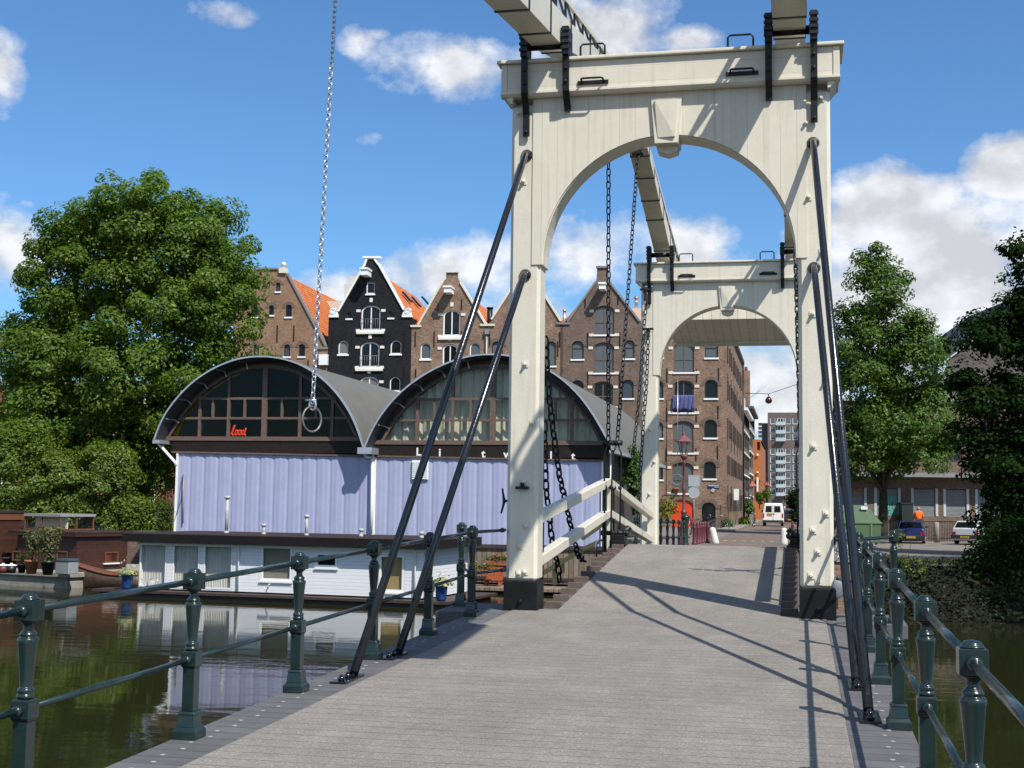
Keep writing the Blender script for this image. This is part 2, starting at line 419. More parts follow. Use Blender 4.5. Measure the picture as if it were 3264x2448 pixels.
    def ball(s, c, r, n=10, m=6, sq=(1, 1, 1)):
        c = np.array(c, float)
        o = len(s.v)
        for i in range(m+1):
            t = pi*i/m
            for k in range(n):
                a = 2*pi*k/n
                s.v.append(tuple(c+np.array((sin(t)*cos(a)*sq[0], sin(t)*sin(a)*sq[1], -cos(t)*sq[2]))*r))
        for i in range(m):
            for k in range(n):
                l = (k+1) % n
                s.f.append((o+i*n+k, o+i*n+l, o+(i+1)*n+l, o+(i+1)*n+k)); s.sm.append(True)
        return s
    def build(s, name, m, parent=None, bevel=0, seg=2):
        me = bpy.data.meshes.new(name)
        off = woff(parent)
        V = np.array(s.v, float)-off
        me.from_pydata(V.tolist(), [], s.f)
        me.polygons.foreach_set('use_smooth', np.array(s.sm, bool))
        uv = me.uv_layers.new(name='UVMap')
        co = V+off
        dat = np.zeros(len(me.loops)*2)
        for p in me.polygons:
            nx, ny, nz_ = p.normal
            h = sqrt(nx*nx+ny*ny)
            if h < .05: t = (1, 0, 0); b_ = (0, 1, 0)
            else:
                t = (-ny/h, nx/h, 0)
                b_ = (-nz_*t[1], nz_*t[0], h)
            for li in p.loop_indices:
                c = co[me.loops[li].vertex_index]
                dat[li*2] = c[0]*t[0]+c[1]*t[1]; dat[li*2+1] = c[0]*b_[0]+c[1]*b_[1]+c[2]*b_[2]
        uv.data.foreach_set('uv', dat)
        me.materials.append(m); me.update()
        o = bpy.data.objects.new(name, me); COL.objects.link(o)
        if parent: o.parent = parent
        OFF[o.name] = off
        if bevel:
            bv = o.modifiers.new('edge', 'BEVEL'); bv.width = bevel; bv.segments = seg; bv.limit_method = 'ANGLE'; bv.angle_limit = radians(35)
        return o

def tag(o, label=None, cat=None, group=None, kind=None):
    if label: o['label'] = label
    if cat: o['category'] = cat
    if group: o['group'] = group
    if kind: o['kind'] = kind
    return o
def thing(name, label, cat, loc=(0, 0, 0), group=None, rz=0.0):
    o = bpy.data.objects.new(name, None); COL.objects.link(o)
    o.empty_display_size = .2
    o.location = loc; o.rotation_euler = (0, 0, rz)
    OFF[o.name] = np.array(loc, float)
    return tag(o, label, cat, group)
def local(o):
    """parts of this thing are built in its own coordinates"""
    OFF[o.name] = np.zeros(3); return o
def struct(o): o['kind'] = 'structure'; return o
KIDS = {}
def kids(o): return [c for c in COL.objects if c.parent == o]
def copy_tree(o, loc=None, rz=None, label=None, parent=None):
    c = o.copy(); COL.objects.link(c)
    if parent: c.parent = parent
    if loc is not None: c.location = loc
    if rz is not None: c.rotation_euler = (0, 0, rz)
    if label: c['label'] = label
    for k in kids(o): copy_tree(k, parent=c)
    return c
def text_mb(s, size, depth, frame, align='CENTER', shear=0.0, spacing=1.0, bold=0.0):
    """letters as a mesh; frame(x, y, d) -> world point"""
    cu = bpy.data.curves.new('txt', 'FONT'); cu.body = s; cu.size = size; cu.align_x = align; cu.extrude = depth/2
    cu.shear = shear; cu.space_character = spacing; cu.resolution_u = 3; cu.offset = bold
    ob = bpy.data.objects.new('txt', cu)
    me = bpy.data.meshes.new_from_object(ob)
    mb = MB()
    mb.add([frame(v.co.x, v.co.y, v.co.z) for v in me.vertices], [tuple(p.vertices) for p in me.polygons])
    bpy.data.objects.remove(ob); bpy.data.meshes.remove(me); bpy.data.curves.remove(cu)
    return mb

def fit_text(s, w_, h_, depth, frame, shear=0.0, bold=0.0):
    """letters stretched to a box w_ x h_ whose lower left corner is frame(0, 0, 0)"""
    m = text_mb(s, 1.0, depth, lambda x, y, d: (x, y, d), 'LEFT', shear, 1.0, bold)
    V = np.array(m.v); a_, b_ = V.min(0), V.max(0)
    m.v = [tuple(frame((p[0]-a_[0])/(b_[0]-a_[0])*w_, (p[1]-a_[1])/(b_[1]-a_[1])*h_, p[2])) for p in V]
    return m

class Fac:
    """a vertical plane through two points: u runs along it, d stands out towards the viewer"""
    def __init__(s, P0, P1):
        s.o = np.array((P0[0], P0[1], 0.0)); e = np.array((P1[0]-P0[0], P1[1]-P0[1], 0.0)); s.len = np.linalg.norm(e); s.u = e/s.len
        s.n = np.array((s.u[1], -s.u[0], 0.0))
        if s.n@(CAM-s.o) < 0: s.n = -s.n
    def uz(s, p, d=0.0):
        q = onpl(p, s.o+s.n*d, s.n); return float((q-s.o)@s.u), float(q[2])
    def pt(s, u, z, d=0.0): return s.o+s.u*u+s.n*d+np.array((0, 0, z))
    def box(s, mb, u0, u1, z0, z1, d0, d1):
        b = [s.pt(u0, z0, d0), s.pt(u1, z0, d0), s.pt(u1, z0, d1), s.pt(u0, z0, d1)]
        t = [s.pt(u0, z1, d0), s.pt(u1, z1, d0), s.pt(u1, z1, d1), s.pt(u0, z1, d1)]
        if np.cross(b[1]-b[0], b[2]-b[0])[2] < 0: b = b[::-1]; t = t[::-1]
        return mb.hexa(b, t)
    def poly(s, mb, pts, d0, d1):
        return mb.prism([s.pt(u, z, d0) for u, z in pts], s.n*(d1-d0))
    def wall(s, outer, holes, d=0.0, depth=.2):
        """wall face with openings and their reveals"""
        mb = MB(); loops = [outer]+holes
        flat = [p for l in loops for p in l]
        tri = geometry.tessellate_polygon([[Vector((u, z, 0)) for u, z in l] for l in loops])
        vs_ = [s.pt(u, z, d) for u, z in flat]
        fs_ = []
        for t in tri:
            a, b_, c_ = (vs_[i] for i in t)
            t = tuple(t)
            if np.cross(b_-a, c_-a)@s.n < 0: t = t[::-1]
            fs_.append(t)
        mb.add(vs_, fs_)
        for l in holes:
            n = len(l)
            vv = [s.pt(u, z, d) for u, z in l]+[s.pt(u, z, d-depth) for u, z in l]
            mb.add(vv, [(i, (i+1) % n, n+(i+1) % n, n+i) for i in range(n)])
        return mb
def archpts(u0, u1, z0, z1, rise, n=8):
    """opening with an arched head: z1 is the crown, rise the height of the arch"""
    c = (u0+u1)/2; h = (u1-u0)/2
    if rise <= 0: return [(u0, z0), (u1, z0), (u1, z1), (u0, z1)]
    pts = [(u0, z0), (u1, z0)]
    for i in range(n+1):
        a = pi*i/n
        pts.append((c+h*cos(a), z1-rise+rise*sin(a)))
    return pts
def scale_poly(pts, k):
    us = [p[0] for p in pts]; zs = [p[1] for p in pts]
    cu, cz = (min(us)+max(us))/2, (min(zs)+max(zs))/2; w_, h_ = max(us)-min(us), max(zs)-min(zs)
    return [(cu+(u-cu)*(1-2*k/w_), cz+(z-cz)*(1-2*k/h_)) for u, z in pts]
def window(fac, parent, pts, frame_m, d=-.16, fw=.07, pane=None, mull=(), bars=(), name='window'):
    """frame ring with panes behind it: part > pane"""
    mb = MB(); inn = scale_poly(pts, fw); n = len(pts)
    A = [fac.pt(u, z, d) for u, z in pts]; B = [fac.pt(u, z, d) for u, z in inn]
    A2 = [fac.pt(u, z, d-.07) for u, z in pts]; B2 = [fac.pt(u, z, d-.07) for u, z in inn]
    fs_ = []
    for i in range(n):
        j = (i+1) % n
        fs_ += [(i, j, n+j, n+i), (n+i, n+j, 3*n+j, 3*n+i)]
    mb.add(A+B+A2+B2, fs_)
    us = [p[0] for p in inn]; zs = [p[1] for p in inn]
    for k in mull:
        u = us_ = min(us)+(max(us)-min(us))*k
        fac.box(mb, u-fw*.4, u+fw*.4, min(zs), max(zs)-.02, d-.06, d-.012)
    for k in bars:
        z = min(zs)+(max(zs)-min(zs))*k
        fac.box(mb, min(us), max(us), z-fw*.35, z+fw*.35, d-.058, d-.01)
    w_ = mb.build(name, frame_m, parent)
    pm = MB(); P_ = [fac.pt(u, z, d-.05) for u, z in inn]
    c = sum(P_)/n
    fs_ = [(i, (i+1) % n, n) for i in range(n)]
    if np.cross(P_[1]-P_[0], c-P_[0])@fac.n < 0: fs_ = [f[::-1] for f in fs_]
    if pane is None: pane = M_PANE
    if pane is M_PANE and fac.o[1] > 95:
        pane = random.choice((M_PANE, M_PANE, M_PANE, M_PANEB, M_PANEC))
    pm.add(P_+[c], fs_).build('pane', pane, w_)
    return w_
# ================================================================== THE BRIDGE
SL = .0236; YG = 17.42; YF = 32.83; YC = 25.12; ZC = .695; LS = ZC/(YC-YG-.02)
def zdeck(y): return SL*(y-YG)
WATER = -2.5

# --- fixed approach: gritty mat between two strips of grey boards
M_MAT = planks('gritty deck mat', (.222, .203, .178), .205, 1, .9, var=.07, gap=.030, gapcol=.36, pervar=.012, bump=.5, spec=.25, uneven=True)
def grit(m, sc=110, amt=1.1):
    t = m.node_tree; b = t.nodes['Principled BSDF']
    tcn = t.nodes.new('ShaderNodeTexCoord'); n = t.nodes.new('ShaderNodeTexNoise'); n.inputs['Scale'].default_value = sc; n.inputs['Detail'].default_value = 2
    t.links.new(tcn.outputs['Object'], n.inputs['Vector'])
    vo = t.nodes.new('ShaderNodeTexVoronoi'); vo.inputs['Scale'].default_value = 95
    t.links.new(tcn.outputs['Object'], vo.inputs['Vector'])
    sc3 = t.nodes.new('ShaderNodeSeparateColor'); t.links.new(vo.outputs['Color'], sc3.inputs[0])
    f = MT(t, 'ADD', 1-amt*.5, MT(t, 'MULTIPLY', n.outputs[0], amt))
    f = MT(t, 'MULTIPLY', f, MT(t, 'ADD', .80, MT(t, 'MULTIPLY', sc3.outputs[0], .40)))
    f = MT(t, 'ADD', f, MT(t, 'MULTIPLY', MT(t, 'GREATER_THAN', sc3.outputs[1], .965), .55))
    src = b.inputs['Base Color'].links[0].from_socket
    mx = t.nodes.new('ShaderNodeVectorMath'); mx.operation = 'SCALE'
    t.links.new(src, mx.inputs[0]); t.links.new(f, mx.inputs['Scale']); t.links.new(mx.outputs[0], b.inputs['Base Color'])
    n2 = t.nodes.new('ShaderNodeTexNoise'); n2.inputs['Scale'].default_value = 1.1; n2.inputs['Detail'].default_value = 9; n2.inputs['Roughness'].default_value = .75
    t.links.new(tcn.outputs['Object'], n2.inputs['Vector'])
    src = b.inputs['Base Color'].links[0].from_socket
    mr = t.nodes.new('ShaderNodeMapRange'); mr.inputs[1].default_value = .35; mr.inputs[2].default_value = .65; mr.inputs[3].default_value = .84; mr.inputs[4].default_value = 1.1
    t.links.new(n2.outputs[0], mr.inputs[0])
    mx = t.nodes.new('ShaderNodeVectorMath'); mx.operation = 'SCALE'
    t.links.new(src, mx.inputs[0]); t.links.new(mr.outputs[0], mx.inputs['Scale']); t.links.new(mx.outputs[0], b.inputs['Base Color'])
    n4 = t.nodes.new('ShaderNodeTexNoise'); n4.inputs['Scale'].default_value = 1; n4.inputs['Detail'].default_value = 7; n4.inputs['Roughness'].default_value = .7
    mp4 = t.nodes.new('ShaderNodeMapping'); mp4.inputs['Scale'].default_value = (1.5, .16, 1)
    t.links.new(tcn.outputs['Object'], mp4.inputs[0]); t.links.new(mp4.outputs[0], n4.inputs['Vector'])
    n5 = t.nodes.new('ShaderNodeTexNoise'); n5.inputs['Scale'].default_value = 2.6; n5.inputs['Detail'].default_value = 10; n5.inputs['Roughness'].default_value = .8
    t.links.new(tcn.outputs['Object'], n5.inputs['Vector'])
    sp5 = MT(t, 'MULTIPLY', MT(t, 'SUBTRACT', n5.outputs[0], .60, clamp=True), 3.2, clamp=True)
    f4 = MT(t, 'MULTIPLY', MT(t, 'ADD', .80, MT(t, 'MULTIPLY', n4.outputs[0], .40)), MT(t, 'SUBTRACT', 1.0, MT(t, 'MULTIPLY', sp5, .5)))
    src = b.inputs['Base Color'].links[0].from_socket
    mx = t.nodes.new('ShaderNodeVectorMath'); mx.operation = 'SCALE'
    t.links.new(src, mx.inputs[0]); t.links.new(f4, mx.inputs['Scale']); t.links.new(mx.outputs[0], b.inputs['Base Color'])
    if b.inputs['Normal'].links:
        bp0 = b.inputs['Normal'].links[0].from_node
        bp = t.nodes.new('ShaderNodeBump'); bp.inputs['Strength'].default_value = .5; bp.inputs['Distance'].default_value = .004
        t.links.new(n.outputs[0], bp.inputs['Height']); t.links.new(bp0.outputs[0], bp.inputs['Normal']); t.links.new(bp.outputs[0], b.inputs['Normal'])
grit(M_MAT)
M_PLANK = planks('grey weathered planks', (.112, .110, .110), .205, 1, .75, var=.12, gap=.03, gapcol=.3, pervar=.13, bump=.6, streak=(1.2, 30, 1, .5))
M_LEAFMAT = mat('bridge leaf mat', (.222, .203, .178), .92, var=.07, scale=4, spec=.2)
grit(M_LEAFMAT)
def slab(mb, x0, x1, y0, y1, t, zf=zdeck, up=0.0):
    return mb.hexa([(x0, y0, zf(y0)-t), (x1, y0, zf(y0)-t), (x1, y1, zf(y1)-t), (x0, y1, zf(y1)-t)],
                   [(x0, y0, zf(y0)+up), (x1, y0, zf(y0)+up), (x1, y1, zf(y1)+up), (x0, y1, zf(y1)+up)])
struct(slab(MB(), -2.03, 2.03, -6, YG+.22, .12, up=.012).build('bridge_deck', M_MAT))
for sx in (-1, 1):
    mb = MB(); slab(mb, min(sx*2.034, sx*2.49), max(sx*2.034, sx*2.49), -6, YG-.35, .16)
    slab(mb, min(sx*2.034, sx*3.0), max(sx*2.034, sx*3.0), YG-.346, YG+.9, .16)
    struct(mb.build('deck_edge', M_PLANK))
mb = MB()
for x in (-2.2, -1.1, 0, 1.1, 2.2):
    slab(mb, x-.13, x+.13, -6, YG+.1, .62, up=-.17)
for sx in (-1, 1):
    slab(mb, min(sx*2.36, sx*2.46), max(sx*2.36, sx*2.46), -6, YG-.2, .5, up=-.165)
struct(mb.build('deck_beams', M_TAR))
mb = MB()
for y in (2.0, 9.0, 15.8, 17.6, 32.6):
    for x in (-2.1, -.7, .7, 2.1): mb.tube([(x, y, WATER-1.5), (x, y, -.75)], .19, 10)
    mb.box(-2.6, 2.6, y-.2, y+.2, -.95, -.66)
struct(mb.build('bridge_piles', M_DKWOOD))
mb = MB()
for sx in (-1, 1):
    for k in range(60):
        y = 6.2+k*.205*1.0
        if y > YG-.5: break
        z = zdeck(y); x = sx*(2.30+(.022 if k % 2 else -.02))
        mb.lathe([(.021, 0), (.02, .003), (.012, .005)], (x, y, z), 8)
struct(mb.build('deck_studs', mat('dull grey stud', (.26, .26, .25), .7, var=.2)))

# --- a turned cast iron railing post (local coordinates, foot at 0)
def post_parts(parent, H=1.15, m=None):
    m = m or M_GREEN
    b = MB()
    sq = lambda z0, z1, h0, h1=None: b.hexa([(-h0, -h0, z0), (h0, -h0, z0), (h0, h0, z0), (-h0, h0, z0)],
                                           [(-(h1 or h0), -(h1 or h0), z1), ((h1 or h0), -(h1 or h0), z1), ((h1 or h0), (h1 or h0), z1), (-(h1 or h0), (h1 or h0), z1)])
    sq(0, .055, .086); sq(.055, .082, .086, .066); sq(.082, .165, .066, .056); sq(.165, .185, .062, .054); sq(.185, .475, .043)
    sq(.475, .49, .043, .054); sq(.49, .582, .054); sq(.582, .592, .054, .045)
    b.lathe([(.036, .590), (.047, .600), (.047, .612), (.040, .620), (.046, .634), (.044, .645), (.033, .655), (.036, .70), (.052, .885), (.057, .905), (.053, .917),
             (.040, .925), (.047, .937), (.04, .948), (.027, .962), (.025, .985), (.040, 1.0), (.05, 1.006), (.05, 1.012)], (0, 0, 0), 20)
    sq(1.012, 1.122, .0585)
    b.lathe([(.05, 1.122), (.05, 1.130), (.041, 1.136), (.041, 1.142), (.03, 1.152), (.004, 1.156)], (0, 0, 0), 16)
    return b.build('post', m, parent, bevel=.006, seg=2)
def railing(name, label, posts, rails, group):
    base = (posts[0][0], posts[0][1], posts[0][2])
    t = thing(name, label, 'railing', base, group)
    local(t)
    p0 = post_parts(t)
    for i, (x, y, z) in enumerate(posts):
        p = p0
        if i: p = p0.copy(); COL.objects.link(p)
        p.location = (x-base[0], y-base[1], z-base[2])
    OFF[t.name] = np.array(base)
    for pts in rails:
        for h, r in ((1.067, .0215), (.537, .019)):
            q = [(x, y, z+h) for x, y, z in pts]
            m = MB(); m.tube(q, r, 10)
            for e in ((0, 1), (-1, -2)):
                a = np.array(q[e[0]]); d = np.array(q[e[1]])-a; d /= np.linalg.norm(d)
                m.tube([a+d*.05, a+d*.085, a+d*.095], [r*1.5, r*1.5, r], 10)
            m.build('rail', M_GREEN, t)
    return t
ly = [-1.5, .52, 2.54, 4.55, 6.569, 8.586, 10.573, 12.58, 14.6, 16.62]
ry = [-2.8, -.62, 1.55, 3.72, 5.863, 7.956, 10.184, 12.33, 14.48, 16.62]
for sx, ys, lab in ((-1, ly, 'dark green cast iron railing along the left edge of the deck, before the houseboats'),
                    (1, ry, 'dark green cast iron railing along the right edge of the deck, shadowing the boards')):
    x = sx*2.40
    P_ = [(x, y, zdeck(y)) for y in ys]+[(sx*2.86, 17.35 if sx > 0 else 17.85, 0)]
    rails = [[P_[i], P_[i+1]] for i in range(len(ys)-1)]
    a, b_ = P_[-2], P_[-1]
    rails.append([a, (a[0]+sx*.06, a[1]+.16, a[2]), (b_[0]-sx*.1, b_[1]-.25, b_[2]), b_])
    rails.append([a, (sx*2.16, 17.46, 0)])
    railing('bridge_railing', lab, P_, rails, 'railings of the drawbridge')

# --- portals
def portal(Y, label, stays):
    """gate frame: two posts, arched boarding, lintel; its detailed face looks towards -y"""
    t = thing('bridge_portal', label, 'bridge portal', (0, Y, 0))
    D = .45
    for sx in (-1, 1):
        b = MB()
        x0, x1 = sorted((sx*1.712, sx*2.135))
        b.box(x0, x1, Y+.004, Y+D-.004, .39, 6.9)
        po = b.build('post', M_CREAM, t, bevel=.045, seg=1)
        MB().box(min(sx*1.70, sx*2.16), max(sx*1.70, sx*2.16), Y-.012, Y+D+.012, -.02, .392).build('foot', M_TAR, po, bevel=.01)
    # arched boarding
    R_, zc = 1.69, 4.69
    arc = []
    for i in range(41):
        a = pi-pi*i/40
        arc.append((R_*cos(a), zc+R_*sin(a)))
    arc[0] = (-R_, 4.66); arc[-1] = (R_, 4.66)
    pts = [(-1.83, 6.982), (-1.83, 4.66)]+arc+[(1.83, 4.66), (1.83, 6.982)]
    MB().prism([(x, Y-.012, z) for x, z in pts], (0, D+.024, 0)).build('arch_boarding', M_CREAMB, t)
    rim = MB()
    for i in range(len(arc)-1):
        (xa, za), (xb, zb) = arc[i], arc[i+1]
        na = np.array((-(xa), zc-za)); na = na/np.linalg.norm(na); nb = np.array((-(xb), zc-zb)); nb = nb/np.linalg.norm(nb)
        k = .014
        rim.hexa([(xa, Y+.02, za), (xb, Y+.02, zb), (xb+nb[0]*k, Y+.02, zb+nb[1]*k), (xa+na[0]*k, Y+.02, za+na[1]*k)],
                 [(xa, Y+D-.02, za), (xb, Y+D-.02, zb), (xb+nb[0]*k, Y+D-.02, zb+nb[1]*k), (xa+na[0]*k, Y+D-.02, za+na[1]*k)])
    rim.build('arch_soffit', M_CREAM, t)
    # lintel: boxed beam, chamfered underside, cap board
    b = MB(); y0, y1 = Y-.13, Y+D+.13
    prof = [(y0, 7.015), (y0, 7.425), (y1, 7.425), (y1, 7.015), (Y+D+.02, 6.985), (Y-.02, 6.985)]
    b.prism([(-2.252, y, z) for y, z in prof][::-1], (4.504, 0, 0))
    for sx in (-1, 1):
        b.prism([(sx*2.252, Y-.10, 7.02), (sx*2.13, Y-.10, 6.88), (sx*2.10, Y-.10, 6.88), (sx*2.10, Y-.10, 7.02)], (0, D+.2, 0))
    li = b.build('lintel', M_CREAMH, t, bevel=.008)
    m = MB(); m.box(-2.315, 2.315, y0-.06, y1+.06, 7.428, 7.477); m.build('cap_board', M_CREAM, li, bevel=.012)
    for sx in (-1, 1):
        x0, x1 = sorted((sx*2.175, sx*2.258))
        MB().box(x0, x1, y0-.014, y1+.014, 7.03, 7.424).build('corner_board', M_CREAM, li, bevel=.004)
    MB().prism([(-2.262, y0-.024, 7.035), (-2.262, y0-.024, 7.005), (-2.262, y0+.01, 6.972), (-2.262, y0+.09, 6.965), (-2.262, y0+.09, 7.035)][::-1], (4.524, 0, 0)).build('moulding', M_CREAM, li)
    # keystone
    k = MB()
    A = [(-.205, 6.87), (.205, 6.87), (.155, 6.255), (-.155, 6.255)]
    k.prism([(x, Y-.062, z) for x, z in A][::-1], (0, .067+D*.9, 0))
    q = [(-.155, 6.84), (.15, 6.84), (.115, 6.33), (-.115, 6.33)]
    vv = [(x, Y-.0855, z) for x, z in q]+[(-.15, Y-.118, 6.835), (.105, Y-.118, 6.335)]
    dq = (.035, .035, .035, .005)
    k.add([(x, Y-.063, z) for x, z in q]+[(x, Y-.063-e_, z) for (x, z), e_ in zip(q, dq)],
          [(4, 6, 5), (4, 7, 6), (0, 1, 5, 4), (1, 2, 6, 5), (2, 3, 7, 6), (3, 0, 4, 7)])
    k.prism([(-.135, Y+.10, 6.254), (-.135, Y+.10, 6.19), (0, Y+.10, 6.145), (.135, Y+.10, 6.19), (.135, Y+.10, 6.254)], (0, D*.6, 0))
    k.build('keystone', M_CREAM, t)
    # iron straps holding the bearings of the balance beams
    for (x, zb) in ((-1.918, 6.44), (-1.345, 6.765), (1.35, 6.775), (1.93, 6.45)):
        b = MB(); pa = [(Y-.235, 7.86), (Y-.225, 7.46), (Y-.205, 7.0), (Y-.13, 6.90), (Y-.05, zb+.06 if zb > 6.6 else 6.74), (Y-.045, zb)]
        for (ya, za), (yb, zb2) in zip(pa[:-1], pa[1:]):
            b.bar((x, ya, za+.006), (x, yb, zb2-.006), .088, .038, up=(0, 1, 0))
        for (yy, zz) in ((Y-.245, 7.3), (Y-.235, 7.12), (Y-.07, zb+.05), (Y-.15, 6.95)):
            b.lathe([(.024, 0), (.024, .014), (.012, .02)], (x, yy, zz), 8, axis=(0, -1, 0))
        b.build('strap', M_IRON, t)
        sg = 1 if x > 0 else -1
        b = MB(); b.box(x-.048, x+.048, Y-.30, Y+.02, 7.478, 7.87)
        for j in range(4): b.box(x-.06, x+.06, Y-.325, Y-.30, 7.54+j*.085, 7.585+j*.085)
        b.lathe([(.07, -.06), (.07, .06)], (x, Y-.14, 7.68), 12, axis=(1, 0, 0))
        b.build('bearing', M_IRON, t, bevel=.006)
    for sx in (-1, 1):
        MB().tube([(sx*1.345, Y-.14, 7.66), (sx*1.925, Y-.14, 7.66)], .06, 12).build('axle', M_IRON, t)
    # grab handles
    def handle(pts, plate):
        b = MB(); b.tube(pts, .0145, 8)
        if plate: b.box(*plate)
        b.build('grab_handle', M_IRON, t)
    for x0, x1, z in ((-1.195, -.775, 7.115), (.79, 1.215, 7.125)):
        handle([(x0+.06, y0-.01, z), (x0+.065, y0-.12, z+.015), (x0+.085, y0-.135, z+.02), (x1-.085, y0-.135, z+.02), (x1-.065, y0-.12, z+.015), (x1-.06, y0-.01, z)],
               (x0, x1, y0-.022, y0-.003, z-.028, z+.024))
    for x0, x1 in ((-1.185, -.85), (.81, 1.145)):
        handle([(x0, Y+.02, 7.47), (x0, Y+.02, 7.675), (x0+.03, Y+.02, 7.705), (x1-.03, Y+.02, 7.705), (x1, Y+.02, 7.675), (x1, Y+.02, 7.47)],
               (x0-.06, x1+.06, Y-.01, Y+.05, 7.479, 7.491))
    # bolts with square washers
    bolts = [(1.881, 1.129), (1.936, .859), (1.848, .558), (1.942, .483), (1.894, 3.918), (2.051, 3.049), (1.893, 2.202), (2.042, 1.346),
             (2.02, 6.77), (1.821, 6.445), (1.849, 5.458), (2.024, 4.735), (-2.033, 6.771), (-1.959, 5.815), (-1.907, 1.699), (-1.865, 1.132), (-1.949, .861), (-1.872, .518), (-1.949, .496), (-1.79, 2.5), (-1.90, 3.3)]
    b0 = None
    for (x, z) in bolts:
        if b0 is None:
            b = MB(); b.box(x-.042, x+.042, Y-.008, Y+.002, z-.042, z+.042); b.lathe([(.027, .0), (.027, .024), (.02, .028), (.02, .055), (.014, .06)], (x, Y-.006, z), 10, axis=(0, -1, 0))
            b0 = b.build('bolt', M_CREAM, t); x00, z00 = x, z
        else:
            c = b0.copy(); COL.objects.link(c); c.location = (x-x00, 0, z-z00)
    for sx in (-1, 1):
        MB().lathe([(.03, 0), (.03, .02), (.018, .025), (.018, .05)], (sx*1.93, Y-.012, .13), 10, axis=(0, -1, 0)).build('foot_bolt', M_TAR, t)
    if stays:
        for sx in (-1, 1):
            for (zt, yf, xf) in ((6.18, 11.45 if sx < 0 else 10.72, 2.20 if sx < 0 else 2.215), (4.52, 12.95 if sx < 0 else 12.25, 2.24 if sx < 0 else 2.185)):
                top = np.array((sx*1.915, Y-.07, zt)); ft = np.array((sx*xf, yf, zdeck(yf)+.03))
                d = (ft-top)/np.linalg.norm(ft-top)
                b = MB(); b.tube([top+(0, .085, 0), top+(0, .0, 0), top+d*.06, ft], [.043, .045, .043, .040], 14)
                st = b.build('stay', M_STAY, t)
                MB().lathe([(.082, 0), (.082, .012), (.06, .03), (.05, .05)], (top[0], Y+.0, top[2]), 16, axis=(0, -1, 0)).build('flange', M_STAY, st)
                b = MB(); zz = zdeck(yf)
                slab(b, ft[0]-.075, ft[0]+.075, yf-.42, yf+.08, -.003, up=.02)
                for dy in (-.33, -.16): b.lathe([(.028, 0), (.028, .028), (.016, .032), (.016, .05)], (ft[0], yf+dy, zdeck(yf+dy)+.02), 6)
                b.prism([(ft[0]-.012, yf-.02, zz+.01), (ft[0]-.012, yf+.02, zz+.01), (ft[0]-.012, yf+.21, zz+.24), (ft[0]-.012, yf+.12, zz+.24)], (.024, 0, 0))
                b.build('foot_plate', M_STAY, st)
    # small iron fittings
    if stays:
        b = MB(); p = onY(c2(295, 1332), Y)
        b.box(p[0]-.085, p[0]+.085, Y-.10, Y-.0, p[2]-.02, p[2]+.018); b.lathe([(.03, 0), (.03, .05)], (p[0], Y-.05, p[2]+.018), 8)
        b.build('bracket', M_IRON, t)
        b = MB(); q = onX(c8(1075, 1295), -2.15)
        y = Y+.22; z = q[2]
        b.tube([(-2.13, y, z), (-2.22, y, z)], .018, 8); b.tube([(-2.25, y-.03, z-.17), (-2.225, y, z-.05), (-2.215, y, z), (-2.225, y, z+.05), (-2.25, y+.03, z+.17)], [.012, .018, .024, .018, .012], 8)
        b.build('cleat', M_IRON, t)
    return t
portal(YG, 'nearest cream timber bridge portal with arch, lintel and four dark stays bolted to it', True)
portal(YF, 'smaller looking far cream bridge portal seen through the arch of the nearer one', False)

